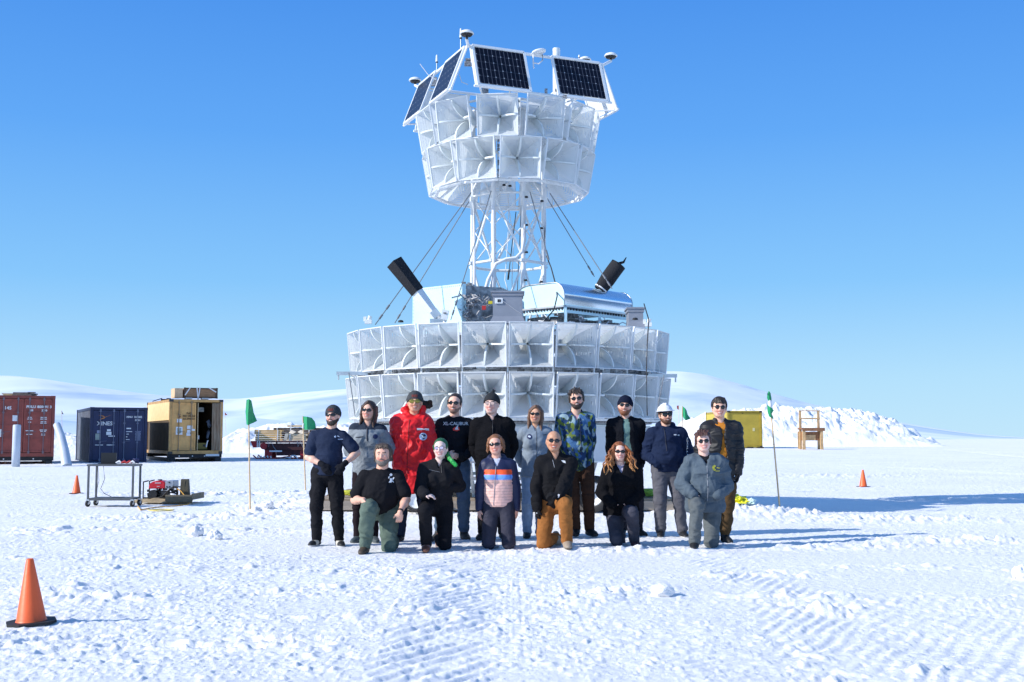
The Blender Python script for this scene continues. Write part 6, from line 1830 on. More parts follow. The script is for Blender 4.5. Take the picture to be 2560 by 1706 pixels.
        if st == 'bobwave':
            for k in range(44):
                sg = -1 if k % 2 else 1; f0 = rnd.uniform(-.09, .030); p = hp(sg * .070, f0, rnd.uniform(.03, .095)); last = p; ph = rnd.uniform(0, 6); ln = rnd.uniform(.07, .135)
                for j in range(1, 8):
                    t = j / 7; c_ = p + Vector((sg * .030 * t ** .6 + .010 * math.cos(ph + j * 1.5), -.004 * t + .010 * math.sin(ph + j * 1.5), -ln * t)); q.cap(last, c_, .012 * (1 - .4 * t), .011 * (1 - .5 * t), .004); last = c_
            
        if st == 'ponytail':
            last = hp(.03, -.10, .0); 
            for P in ((.085, -.03, -.09), (.115, .045, -.13), (.155, .075, -.17), (.195, .085, -.215)):
                c_ = hp(*P); q.cap(last, c_, .026, .022, .01)
                q.cap(last + Vector((.0, -.01, .018)), c_ + Vector((.012, -.012, .012)), .012, .009, .004); last = c_
        hc1 = np.array(hair['col']); hc2 = np.array(hair.get('col2', hc1 * 1.4))
        def hcol(V, T):
            t = vnoise3(V * np.array([55, 55, 16]))[:, None]; t2 = np.clip(((hc.z + .02) - V[:, 2]) / .3, 0, 1)[:, None] if 'col2' in hair else 0
            return hc1 * (.75 + .5 * t) * (1 - t2) + hc2 * (.7 + .6 * t) * t2 if 'col2' in hair else hc1 * (.7 + .6 * t)
        link_mesh('hair', q.mesh('hair', wr=.0022, wscale=(50, 50, 14), colfn=hcol), HAIRM, root)
    if hat:
        if hat['style'] == 'beanie':
            q = Sdf(.006); E(q, (0, -.014, .030), (.092 * fw_, .112, .108 + hat.get('up', 0)), .02); [q.cap(hp(sg * .074 * fw_, -.02, .03), hp(sg * .078 * fw_, -.015, -.012), .022, .016, .02) for sg in (-1, 1)]
            q.cut(hp(0, .085, .034 + hat.get('brow', 0)), HM @ Vector((0, -.42, -1)).normalized())
            if hat.get('tassel'): q.cap(hp(0, -.01, .12), hp(.01, -.01, .165), .03, .012, .02); q.cap(hp(.01, -.01, .16), hp(.035, -.01, .158), .012, .008, .01)
            c1 = np.array(hat['col']); c2 = np.array(hat.get('patch', hat['col']))
            def bcol(V, T):
                qq = (V - hcn) @ MM; px_, pf, pz_ = qq[:, 0] / hs, -qq[:, 1] / hs, qq[:, 2] / hs
                m = (np.abs(px_) < .035) & (pf > .03) & (pz_ < .088) & (pz_ > .055)
                c = np.repeat(c1[None, :], len(V), 0) * (.85 + .3 * vnoise3(V * 80)[:, None]); c[m] = c2; return c
            link_mesh('beanie', q.mesh('beanie', wr=.002, wscale=(30, 30, 20), colfn=bcol), FLEECE, root)
        if hat['style'] == 'hardhat':
            q = Sdf(.006); E(q, (0, -.015, .052), (.102, .122, .098), .01); q.cut(hp(0, 0, .052), HM @ Vector((0, 0, -1)))
            q.cap(hp(0, .06, .148), hp(0, -.07, .150), .014, .014, .015); q.cap(hp(-.035, .055, .140), hp(-.035, -.06, .142), .007, None, .01); q.cap(hp(.035, .055, .140), hp(.035, -.06, .142), .007, None, .01)
            E(q, (0, .0, .055), (.128, .155, .010), .008)
            link_mesh('hard_hat', q.mesh('hard_hat'), mat('hard_hat_white', (.80, .81, .83), .28), root)
            q = Sdf(.006); E(q, (0, -.01, .032), (.086, .106, .05), .01); q.cut(hp(0, 0, .050), HM @ Vector((0, 0, 1))); q.cut(hp(0, .0, .012), HM @ Vector((0, -.25, -1)).normalized())
            link_mesh('headband', q.mesh('headband', colfn=flat((.03, .03, .035))), CLOTH, root)
        if hat['style'] == 'headband':
            q = Sdf(.006); E(q, (0, -.014, .034), (.092, .112, .094), .01); q.cut(hp(0, 0, .085), HM @ Vector((0, -.2, 1)).normalized()); q.cut(hp(0, .0, .045), HM @ Vector((0, -.35, -1)).normalized())
            link_mesh('headband', q.mesh('headband', colfn=flat(hat['col'])), CLOTH, root)
    # ---------------- trousers
    pt = pants; pc = np.array(pt['col']); lo_ = pt.get('loose', .016)
    q = Sdf(.009)
    q.cap(pel + Vector((0, 0, -.03)), pel + Vector((0, 0, .07)), .112 * s * wm + lo_, .102 * s * wm + lo_, .03, (1, 0, 0), 1.29)
    q.cut(pel + Vector((0, 0, .105)), (0, 0, 1))
    for i, sd in ((0, -1), (1, 1)):
        kn, an = J['kn', i], J['an', i]
        q.cap(HP[i], kn, .088 * s * (1 + .7 * (fat - 1)) + lo_, .060 * s + lo_, .03)
        q.cap(kn, kn.lerp(an, .5), .060 * s + lo_, .052 * s + lo_, .02)
        e_ = kn.lerp(an, .97 if not pt.get('boot') else .86)
        q.cap(kn.lerp(an, .5), e_, .052 * s + lo_, pt.get('cuff', .050) * s + lo_ * .6, .02)
        if pt.get('pocket'): q.ell(HP[i].lerp(kn, .62) + Vector((sd * .07, 0, 0)), (.03, .06, .09), .015)
        if pt.get('bunch'): q.ell(e_ + Vector((0, -.01, .03)), (.07, .075, .035), .02)
    def pcol(V, T):
        c = np.repeat(pc[None, :], len(V), 0) * (.85 + .3 * vnoise3(V * 12)[:, None])
        if 'lowcol' in pt: c = c * 1.0
        return c
    link_mesh('trousers', q.mesh('trousers', wr=pt.get('wr', .007) * 1.35, wscale=(8, 8, 12), seed=px, colfn=pcol), pt.get('mat', CLOTH), root)
    # ---------------- shoes
    for i, sd in ((0, -1), (1, 1)):
        an = J['an', i]; fd = FD[i]; q = Sdf(.006); sc_ = np.array(shoes['col']); sole = np.array(shoes.get('sole', (.03, .03, .03)))
        pitch_up = legs[i].get('up', 0.0)          # toe direction for feet folded back
        dn = Vector(legs[i].get('solevec', (0, 0, -1)))
        heel = an - fd * .035 * s + dn * .040 * s; toe = an + fd * .165 * s + dn * .052 * s
        side = fd.cross(dn).normalized()
        q.cap(heel, toe - fd * .05 * s, .036 * s, .034 * s, .02, side, 1.15); q.cap(an + fd * .03 * s + dn * .02 * s, toe, .040 * s, .026 * s, .03, side, 1.35)
        q.cap(an, an + dn * .03 * s, .046 * s, .044 * s, .02)
        if shoes.get('boot'): q.cap(an - dn * .10 * s, an, .052 * s, .050 * s, .02)
        q.cut(an + dn * .078 * s, dn)
        anp = np.array(an); dnp = np.array(dn); stc = np.array(shoes.get('stripe', shoes['col'])); fdn = np.array(fd)
        def scol(V, T):
            dd = (V - anp) @ dnp; c = np.repeat(sc_[None, :], len(V), 0); aa = (V - anp) @ fdn
            m = (aa > .04) & (aa < .10) & (dd > .0); c[m] = stc
            c[dd > .058 * s] = sole; return c
        link_mesh('shoe', q.mesh('shoe', colfn=scol), LEATHER, root)
    # ---------------- upper garments (innermost first)
    made = {}
    for gdef in top:
        g = gdef; inf = g.get('inf', .016); q = Sdf(.0085); nm = g.get('name', 'jacket')
        torso(q, inf, tg=1)
        hem = g.get('hem', None); hemz = (hem if hem is not None else pel.z + .02)
        if g.get('long'): q.cap(pel + Vector((0, .0, -g['long'])), pel + Vector((0, 0, .05)), .125 * s * wm + inf + .01, .108 * s * wm + inf, .04, (1, 0, 0), 1.30, 1)
        upv = Vector((0, 0, -1)); q.cut((0, 0, hemz), upv)
        if g.get('open'):
            wo, lean = g['open']; 
            q.wedge(lambda X, Y_, Z, wo=wo: np.maximum(np.abs(X - scx) - (wo[0] + (wo[1] - wo[0]) * np.clip((shz - Z) / (shz - hemz), 0, 1) + .012 * np.sin(Z * 18)), Y_ - (-.02)))
        slv = g.get('sleeve', 'long')
        for i, sd in ((0, -1), (1, 1)):
            el, wr = J['el', i], J['wr', i]; si = g.get('sinf', inf)
            if slv == 'none': continue
            if slv == 'short':
                e2 = SH[i].lerp(el, .72); q.cap(SH[i], e2, .055 * s * (1 + .4 * (fat - 1)) + si, .060 * s * (1 + .3 * (fat - 1)) + si, .016, tag=2)
                dd = (el - SH[i]).normalized()
                lim = SH[i].lerp(el, .78)
            else:
                m_ = SH[i].lerp(el, .45); ra_ = .054 * s * (1 + .5 * (fat - 1)) + si; q.cap(SH[i], m_, ra_, .05 * s * (1 + .3 * (fat - 1)) + si, .03, tag=2); q.cap(m_, el, .05 * s * (1 + .3 * (fat - 1)) + si, .045 * s + si, .007, tag=2); q.cap(el, wr - (wr - el).normalized() * .015, .045 * s + si, .034 * s + si * .75, .007, tag=2)
                if g.get('cuffr'): q.ell(wr - (wr - el).normalized() * .03, (.045 + si * .5, .045 + si * .5, .028), .012, tag=2)
        if g.get('collar'):
            chh, cr_ = g['collar']; n0 = neck + Vector((0, .012, -.03)); n1 = n0.lerp(hc + Vector((0, .02, -.08)), .45) ; n1.z = n0.z + chh
            q.cap(n0, n1, cr_, cr_ * .96, .02, tag=4); q.wedge(lambda X, Y_, Z, n0=n0, zt_=n1.z: np.maximum(np.sqrt((X - n0.x) ** 2 + (Y_ - n0.y) ** 2) - .13, zt_ - Z))
            q.cap(n0 + Vector((0, -.01, .03)), n1 + Vector((0, -.01, .08)), .001, .001, .001)
            q.wedge(lambda X, Y_, Z, n0=n0, cr_=cr_: np.maximum(np.sqrt((X - n0.x) ** 2 + (Y_ - n0.y) ** 2) - (cr_ - .016), (n0.z + .012) - Z))
            if g.get('vee'):
                q.wedge(lambda X, Y_, Z, n0=n0: np.maximum(np.maximum(np.abs(X - n0.x) - (Z - (n0.z - g['vee'])) * .45, Y_ - n0.y), (n0.z - g['vee']) - Z))
        else:
            q.wedge(lambda X, Y_, Z: np.maximum(np.sqrt(((X - neck.x) / 1.1) ** 2 + (Y_ - .0) ** 2 + ((Z - neck.z - .042) * 1.2) ** 2) - .078 * s, -9))
        if g.get('hood'):
            hh = g['hood']
            for a_ in range(9):
                t = math.pi * (a_ / 8); p = neck + Vector((math.cos(t) * .085, .02 + math.sin(t) * .075, -.005 + .03 * math.sin(t)))
                t2 = math.pi * (min(a_ + 1, 8) / 8); p2 = neck + Vector((math.cos(t2) * .085, .02 + math.sin(t2) * .075, -.005 + .03 * math.sin(t2)))
                q.cap(p, p2, hh, hh, .02, tag=4)
        if g.get('fn'): g['fn'](q, locals())
        gc = g['col']; cf = g.get('colfn')
        def gcol(V, T, gc=gc, cf=cf):
            c = np.repeat(np.array(gc)[None, :], len(V), 0) * (.9 + .2 * vnoise3(V * 9)[:, None])
            return cf(V, T, c, dict(scx=scx, shz=shz, hemz=hemz, neck=neck, pel=pel, SH=SH)) if cf else c
        ob = link_mesh(nm, q.mesh(nm, wr=g.get('wr', .006) * 1.9, wscale=g.get('ws', (7, 7, 9)), seed=px + len(made), colfn=gcol), g.get('mat', CLOTH), root)
        bv = BVHTree.FromPolygons([v.co.copy() for v in ob.data.vertices], [tuple(p.vertices) for p in ob.data.polygons]); made[nm] = (ob, bv)
        for di_, dc in enumerate(g.get('decals', ())):
            kind, nm2, m_ = dc[0], dc[1], dc[2]
            def put(x, z, off=.004):
                r_ = ray_put(bv, x, z, off + .0025 * di_); return r_ if r_ is not None else Vector((x, -.13, z))
            if kind == 'text':
                txt, size, (tx, ty), bold = dc[3], dc[4], dc[5], dc[6]; c0 = L(tx, ty); me = text_mesh(txt, size, bold=bold)
                for v in me.vertices: v.co = put(c0.x + v.co.x, c0.z + v.co.y)
                me.materials.clear(); link_mesh(nm2, me, m_, ob)
            elif kind == 'poly':
                mb = MB()
                for poly in dc[3]:
                    P = [L(x, y) for x, y in poly]; cx_ = sum(p.x for p in P) / len(P); cz_ = sum(p.z for p in P) / len(P)
                    V_ = [tuple(put(p.x, p.z)) for p in P] + [tuple(put(cx_, cz_, .005))]
                    mb.add(V_, [(i_, (i_ + 1) % len(P), len(P)) for i_ in range(len(P))])
                mb.build(nm2, m_, ob)
            elif kind == 'line':
                pts_ = [L(x, y) for x, y in dc[3]]; wd = dc[4]; P = []
                for a_, b_ in zip(pts_[:-1], pts_[1:]):
                    nn = max(2, int((b_ - a_).length / .02))
                    for k_ in range(nn): p_ = a_.lerp(b_, k_ / nn); P.append(put(p_.x, p_.z, .003))
                P.append(put(pts_[-1].x, pts_[-1].z, .003)); mb = MB(); mb.path(P, wd, 6); mb.build(nm2, m_, ob)
    if gloves:
        for i, sd in ((0, -1), (1, 1)):
            if gloves.get('only') is not None and gloves['only'] != i: continue
            q = Sdf(.0065); hand(q, i, sd, .0045); wr = J['wr', i]; el = J['el', i]; q.cap(wr, wr - (wr - el).normalized() * .05, .034, .037, .01)
            link_mesh('glove', q.mesh('glove', colfn=flat(gloves['col'])), CLOTH, root)
    if extra: extra(root, L, J, hp, made, s)
    return root
LENS_GLASS = mat('plain_lens', (.50, .46, .62), .1, spec=.7)
PAPER = MATS.get('white_paper') or mat('white_paper', (.8, .82, .84), .7)
WM = mat('print_white', (.75, .76, .78), .7); PB = mat('print_light_blue', (.55, .66, .85), .7); PK = mat('print_black', (.012, .012, .015), .7); PRD = mat('print_red', (.65, .04, .03), .7); PY_ = mat('print_yellow', (.62, .55, .05), .7)
ZIP = mat('zip_dark', (.02, .02, .025), .4); ZIPG = mat('zip_grey', (.30, .32, .36), .4); CORD = mat('cord_dark', (.015, .02, .04), .6); PNV = mat('print_navy', (.01, .02, .08), .6)
BK = (.013, .013, .016); STAND = lambda xl, yl, xr, yr, dl=0, dr=0: [dict(f=(xl, yl, dl), toe=(-.35, -1, 0)), dict(f=(xr, yr, dr), toe=(.4, -1, 0))]
def circ(cx, cy, r, n=14, ry=None): return [(cx + r * math.cos(2 * math.pi * i / n), cy + (ry or r) * math.sin(2 * math.pi * i / n)) for i in range(n)]
PALE = (.84, .50, .37); TANNED = (.72, .40, .26)

person('man in navy tee, dark gloves and black cargo trousers, standing first from the left', 820, 14.6, 1016, 833, H=1.70, sh=824, skin=PALE, fat=1.06,
       arms=[dict(w=(808, 1163, -.16), pole=(-1, .35, -.2), dir=(.55, -.15, -.8), palm=(.2, 1, 0)), dict(w=(858, 1163, -.16), pole=(1, .35, -.2), dir=(-.5, -.15, -.8), palm=(-.2, 1, 0))],
       legs=STAND(792, 1348, 848, 1345), hair=dict(style='bald', col=(.03, .02, .015)), hat=dict(style='beanie', col=(.06, .065, .07), patch=(.14, .05, .045)), beard=dict(col=(.035, .022, .015), len=.006), specs='wrap',
       top=[dict(name='t_shirt', col=(.022, .032, .065), sleeve='short', inf=.014, hem=.86, wr=.006, decals=[('poly', 'shirt_logo', PB, [[(838, 1092), (841, 1089), (843, 1093), (841, 1095)], [(847, 1098), (859, 1097.5), (860, 1099), (848, 1099.5)], [(843, 1090), (848, 1090), (853, 1094), (848, 1092)]])])],
       pants=dict(col=BK, loose=.016, pocket=True, wr=.009, cuff=.046), shoes=dict(col=(.02, .02, .022), stripe=(.62, .58, .50), sole=(.60, .60, .62)), gloves=dict(col=(.012, .013, .018)))

def gr_cols(V, T, c, d):
    m = (T == 1) & (V[:, 1] < 0.05) & (np.abs(V[:, 0] - d['scx']) < .15)
    c[m & (V[:, 2] > d['shz'] - .22)] *= 1.0
    c[(V[:, 2] > d['shz'] - .02)] = np.array((.03, .04, .06)); c[T == 4] = np.array((.02, .03, .05))
    lo = V[:, 2] < d['hemz'] + .05; c[lo] = np.array((.05, .06, .09)); return c
person('woman in grey quarter-zip pullover, long dark hair over one shoulder, standing second from left', 920, 15.1, 1005, 922, H=1.72, skin=PALE, female=True,
       arms=[dict(pocket=True, w=(900, 1160, -.10), pole=(-.75, .6, -.1), dir=(.6, .0, -.6), palm=(0, 1, 0)), dict(pocket=True, w=(950, 1160, -.08), pole=(.75, .6, -.1), dir=(-.5, .1, -.7), palm=(0, 1, 0))],
       legs=STAND(896, 1342, 934, 1340), hair=dict(style='long', col=(.055, .028, .018), drop=.36, side=1), specs='wrap',
       top=[dict(name='pullover', col=(.24, .27, .30), inf=.03, hem=.80, collar=(.05, .075), vee=.06, wr=.009, colfn=gr_cols, decals=[('line', 'zip', CORD, [(921, 1070), (922, 1103)], .010), ('line', 'chest_pocket', CORD, [(893, 1094), (912, 1092)], .006), ('poly', 'round_patch', PNV, [circ(942, 1092, 6)])])],
       pants=dict(col=(.018, .012, .016), loose=.012, wr=.007), shoes=dict(col=(.07, .09, .10), sole=(.2, .22, .22)))

def parka(q, e):
    nk, hc_ = e['neck'], e['hc']
    for sg in (-1, 1):
        q.cap(nk + Vector((sg * .075, -.03, -.06)), nk + Vector((sg * .115, .02, .085)), .035, .030, .03, tag=4); q.cap(nk + Vector((sg * .115, .02, .085)), nk + Vector((sg * .06, .12, .11)), .032, .032, .03, tag=4)
    q.cap(nk + Vector((-.06, .12, .10)), nk + Vector((.06, .12, .10)), .04, None, .03, tag=4)
    p = e['pel']; q.ell(p + Vector((-.12, -.13, -.02)), (.085, .05, .09), .012); q.ell(p + Vector((.12, -.13, -.02)), (.085, .05, .09), .012); q.ell(p + Vector((-.11, -.15, .33)), (.07, .03, .07), .01)
def fur(root, L, J, hp, made, s):
    q = Sdf(.006); rnd = random.Random(5); c0 = L(1067, 1011)
    for k in range(30): q.ell(c0 + Vector((rnd.uniform(-.05, .05), .03 + rnd.uniform(-.03, .05), rnd.uniform(-.035, .035))), (.022, .022, .022), .012)
    link_mesh('fur_ruff', q.mesh('fur_ruff', wr=.006, wscale=(60, 60, 60), colfn=flat((.05, .035, .03))), FLEECE, root)
person('man in long bright red parka with round blue and white patch', 1032, 15.3, 981, 1038, H=1.87, sh=1030, skin=TANNED,
       arms=[dict(pocket=True, w=(1000, 1168, -.20), pole=(-.75, .6, -.1), dir=(.7, .0, -.5), palm=(0, 1, 0)), dict(pocket=True, w=(1066, 1165, -.18), pole=(.75, .6, -.1), dir=(-.6, .0, -.5), palm=(0, 1, 0))],
       legs=STAND(1000, 1340, 1068, 1340), hair=dict(style='bald', col=(.04, .025, .02)), hat=dict(style='beanie', col=(.07, .075, .08), patch=(.16, .05, .045)), specs='gold',
       top=[dict(name='parka', col=(.80, .012, .018), inf=.055, sinf=.035, hem=.62, long=.32, wr=.014, ws=(8, 8, 8), mat=SHELLC, fn=parka, cuffr=True,
                 decals=[('line', 'storm_flap', mat('dark_red_seam', (.35, .008, .012), .6), [(1026, 1050), (1022, 1120), (1020, 1190)], .006), ('poly', 'name_tape', WM, [[(1045, 1071), (1074, 1072), (1074, 1077), (1045, 1076)]]),
                         ('poly', 'patch', PB, [circ(1060, 1092, 9.5)]), ('poly', 'patch_centre', PNV, [circ(1060, 1092, 7)]), ('poly', 'patch_emblem', WM, [[(1055, 1092), (1058, 1088), (1063, 1088), (1065, 1092), (1061, 1096), (1057, 1094)]])])],
       pants=dict(col=(.02, .03, .055), loose=.02), shoes=dict(col=(.015, .015, .016), boot=True, sole=(.25, .22, .2)), extra=fur)

person('man in black shirt printed XL-CALIBUR, jeans and brown boots', 1137, 15.6, 986, 1137, H=1.84, skin=PALE,
       arms=[dict(w=(1118, 1137, -.24), pole=(-.75, .6, -.3), dir=(1, -.1, -.15), palm=(0, 1, -.2), curl=.6, thumb=(0, 0, 1)), dict(w=(1164, 1140, -.20), pole=(.75, .6, -.3), dir=(-1, 0, -.05), palm=(0, 1, 0), curl=.6)],
       legs=[dict(f=(1098, 1338, .1), toe=(-.3, -1, 0)), dict(f=(1160, 1330, 0), toe=(.35, -1, 0))], hair=dict(style='short', col=(.035, .022, .016), vol=.006), beard=dict(col=(.26, .15, .11), len=-.001), specs='shades', head=dict(wide=1.04),
       top=[dict(name='shirt', col=(.014, .015, .02), inf=.016, hem=.90, wr=.007, decals=[('text', 'shirt_lettering', WM, 'XL-CALIBUR', .060, (1140, 1060), .0006), ('poly', 'shirt_emblem', PRD, [[(1133, 1072), (1139, 1068), (1149, 1069), (1151, 1076), (1143, 1079), (1134, 1077)]]), ('poly', 'emblem_bird', WM, [[(1138, 1074), (1142, 1068), (1147, 1062), (1146, 1071), (1148, 1075), (1142, 1075)]])])],
       pants=dict(col=(.09, .14, .21), loose=.020, boot=True, bunch=True), shoes=dict(col=(.055, .048, .035), boot=True, sole=(.04, .035, .03)), gloves=dict(only=1, col=(.012, .013, .016)))

person('tall man in plain black fleece jacket and tasselled charcoal beanie', 1232, 15.3, 986, 1229, H=1.86, skin=(.86, .56, .46), fat=1.12,
       arms=[dict(w=(1205, 1165, .12), pole=(-.75, .6, 0), dir=(.5, .3, -.6), palm=(0, 1, 0)), dict(w=(1262, 1165, .12), pole=(.75, .6, 0), dir=(-.5, .3, -.6), palm=(0, 1, 0))],
       legs=STAND(1208, 1330, 1258, 1330, .2, .2), hair=dict(style='bald', col=(.05, .03, .02)), hat=dict(style='beanie', col=(.035, .038, .042), tassel=True, brow=.012), specs='glasses', head=dict(lens=mat('clear_spectacle_lens', (.55, .40, .36), .15)),
       top=[dict(name='fleece_jacket', col=(.010, .010, .012), inf=.036, hem=.84, collar=(.075, .078), vee=.05, mat=FLEECE, wr=.008, decals=[('line', 'zip', ZIP, [(1232, 1040), (1233, 1140)], .004)])],
       pants=dict(col=(.015, .015, .018), loose=.02), shoes=dict(col=(.02, .02, .022)))

person('woman in pale grey-blue zip jacket and light jeans, standing behind the bald man', 1338, 15.8, 1016, 1339, H=1.68, skin=TANNED, female=True,
       arms=[dict(pocket=True, w=(1307, 1163, .02), pole=(-.75, .6, 0), dir=(.55, -.1, -.6), palm=(0, 1, 0)), dict(pocket=True, w=(1365, 1165, .04), pole=(.75, .6, 0), dir=(-.5, 0, -.6), palm=(0, 1, 0))],
       legs=[dict(f=(1318, 1330, 0), toe=(-.1, -1, 0)), dict(f=(1349, 1328, 0), toe=(.1, -1, 0))], hair=dict(style='long', col=(.16, .08, .045), drop=.22), specs='wrap',
       top=[dict(name='jacket', col=(.23, .28, .34), inf=.026, hem=.80, collar=(.045, .072), vee=.05, wr=.007, long=.08, decals=[('line', 'zip', ZIP, [(1341, 1072), (1341, 1180)], .0025), ('poly', 'round_patch', PNV, [circ(1323, 1092, 6.5)]), ('poly', 'patch_emblem', PB, [[(1319, 1092), (1322, 1089), (1327, 1091), (1325, 1095)]]), ('line', 'chest_mark', ZIP, [(1357, 1088), (1366, 1087)], .004)])],
       pants=dict(col=(.26, .36, .50), loose=.014), shoes=dict(col=(.015, .015, .016)))

def camo(V, T, c, d):
    q = V * np.array([19, 19, 14]); q = q + 1.5 * np.stack([vnoise3(q * .5), vnoise3(q * .5 + 9), vnoise3(q * .5 + 19)], -1)
    a = vnoise3(q); b_ = vnoise3(q * 1.3 + 30); e = vnoise3(q * 1.1 + 60)
    c[:] = np.array((.03, .065, .16)); c[a > .58] = np.array((.08, .18, .36)); c[b_ > .62] = np.array((.16, .22, .05)); c[e > .68] = np.array((.30, .42, .46)); c[(a < .33)] = np.array((.02, .045, .05))
    c[T == 4] = np.array((.015, .02, .035)); return c
person('dark haired bearded man in blue and green patterned fleece and brown trousers', 1438, 15.95, 975, 1441, H=1.88, skin=PALE,
       arms=[dict(w=(1408, 1160, .14), pole=(-.75, .6, 0), dir=(.5, .3, -.6), palm=(0, 1, 0)), dict(w=(1468, 1160, .14), pole=(.75, .6, 0), dir=(-.5, .3, -.6), palm=(0, 1, 0))],
       legs=[dict(f=(1440, 1335, .0), toe=(-.1, -1, 0)), dict(f=(1474, 1322, .0), toe=(.45, -1, 0))], hip=(1446, 1150, .02), hair=dict(style='messy', col=(.035, .022, .015), vol=.016), beard=dict(col=(.035, .02, .014), len=.006), specs='shades',
       top=[dict(name='under_shirt', col=(.55, .33, .38), inf=.006, hem=1.0, sleeve='none'), dict(name='fleece_jacket', col=(.03, .06, .14), inf=.034, hem=.88, collar=(.07, .078), vee=.12, mat=FLEECE, colfn=camo, wr=.007, decals=[('line', 'zip', PNV, [(1448, 1045), (1452, 1138)], .005)])],
       pants=dict(col=(.055, .028, .018), loose=.016), shoes=dict(col=(.015, .015, .016)))

person('red bearded man in open black cardigan over sage green shirt and navy beanie', 1568, 16.1, 992, 1562, H=1.82, sh=1563, skin=(.84, .50, .38),
       arms=[dict(w=(1536, 1180, .10), pole=(-.75, .6, 0), dir=(.5, .3, -.6), palm=(0, 1, 0)), dict(w=(1600, 1172, .10), pole=(.75, .6, 0), dir=(-.4, .3, -.6), palm=(0, 1, 0))],
       legs=[dict(f=(1555, 1328, .0), toe=(-.1, -1, 0)), dict(f=(1596, 1325, .0), toe=(.5, -1, 0))], hair=dict(style='bald', col=(.2, .08, .03)), hat=dict(style='beanie', col=(.012, .016, .035)), beard=dict(col=(.24, .085, .035), len=.009), specs='shades',
       top=[dict(name='sage_shirt', col=(.17, .28, .25), inf=.014, hem=.88, wr=.006), dict(name='cardigan', col=(.011, .012, .016), inf=.034, hem=.84, open=((.035, .085), 0), mat=FLEECE, wr=.008)],
       pants=dict(col=(.03, .03, .04), loose=.018), shoes=dict(col=(.015, .015, .016)))

def sleeve_text(root, L, J, hp, made, s):
    ob, bv = made['hoodie']; o = MB()
    me = text_mesh('COLUMBIA', .085, bold=.003)
    a = J['el', 1]; S_ = L(1722, 1085)
    for v in me.vertices:
        x, y = v.co.x, v.co.y      # runs down the arm
        p = L(1716 + (y / .085) * 4.5, 1135 + x * 195)
        r_ = bv.ray_cast(Vector((p.x, -1.2, p.z)), Vector((0, 1, 0)))[0]
        v.co = (r_ + Vector((.002, -.004, 0))) if r_ is not None else Vector((p.x, 0, p.z))
    me.materials.clear(); link_mesh('sleeve_lettering', me, WM, ob)
person('man in white hard hat, navy hoodie with white sleeve lettering and grey trousers', 1665, 16.0, 1016, 1663, H=1.74, skin=PALE, fat=1.14,
       arms=[dict(pocket=True, w=(1645, 1160, -.20), pole=(-.75, .6, -.2), dir=(.7, 0, -.4), palm=(0, 1, 0)), dict(pocket=True, w=(1700, 1160, -.18), pole=(.75, .6, -.2), dir=(-.7, 0, -.4), palm=(0, 1, 0))],
       legs=[dict(f=(1652, 1322, .0), toe=(-.15, -1, 0)), dict(f=(1706, 1322, .0), toe=(.15, -1, 0))], hair=dict(style='short', col=(.06, .03, .02)), hat=dict(style='hardhat'), beard=dict(col=(.13, .055, .03), len=.007), specs='big',
       top=[dict(name='hoodie', col=(.014, .024, .060), inf=.034, hem=.87, hood=.042, wr=.010, cuffr=True, decals=[('line', 'drawstring', CORD, [(1658, 1072), (1660, 1100), (1662, 1128)], .006), ('poly', 'chest_print', WM, [[(1681, 1086), (1688, 1086), (1688, 1089), (1681, 1089)], [(1691, 1087), (1696, 1087), (1696, 1090), (1691, 1090)]])])],
       pants=dict(col=(.12, .12, .14), loose=.022, bunch=True, wr=.009), shoes=dict(col=(.015, .015, .018), sole=(.6, .6, .6)), extra=sleeve_text)

def phone(root, L, J, hp, made, s):
    o = MB(); p = J['wr', 1] + Vector((-.045, -.03, -.05)); o.box(p, (.012, .05, .10)); o.build('phone_case_edge', PAPER, root)
person('man in black quilted jacket over burnt orange shirt with round sunglasses, standing far right', 1800, 15.2, 996, 1797, H=1.83, sh=1802, skin=PALE,
       arms=[dict(w=(1762, 1175, .10), pole=(-.75, .6, 0), dir=(.5, .1, -.6), palm=(0, 1, 0)), dict(w=(1843, 1185, -.06), pole=(.75, .6, 0), dir=(-.05, -.1, -1), palm=(-1, 0, 0), curl=.75)],
       legs=[dict(f=(1785, 1342, .1), toe=(-.2, -1, 0)), dict(f=(1812, 1340, -.02), toe=(.25, -1, 0))], hair=dict(style='fringe', col=(.025, .017, .014), vol=.016), specs='round',
       top=[dict(name='orange_shirt', col=(.60, .22, .03), inf=.014, hem=.86, wr=.006), dict(name='quilted_jacket', col=(.014, .014, .017), inf=.036, hem=.76, long=.14, open=((.02, .055), 0), collar=(.06, .082), vee=.08, wr=.010, ws=(5, 5, 18), mat=SHELLC)],
       pants=dict(col=(.10, .06, .028), loose=.018, pocket=True, wr=.010, boot=True, bunch=True), shoes=dict(col=(.02, .02, .02), boot=True), gloves=dict(only=1, col=(.015, .015, .018)), extra=phone)

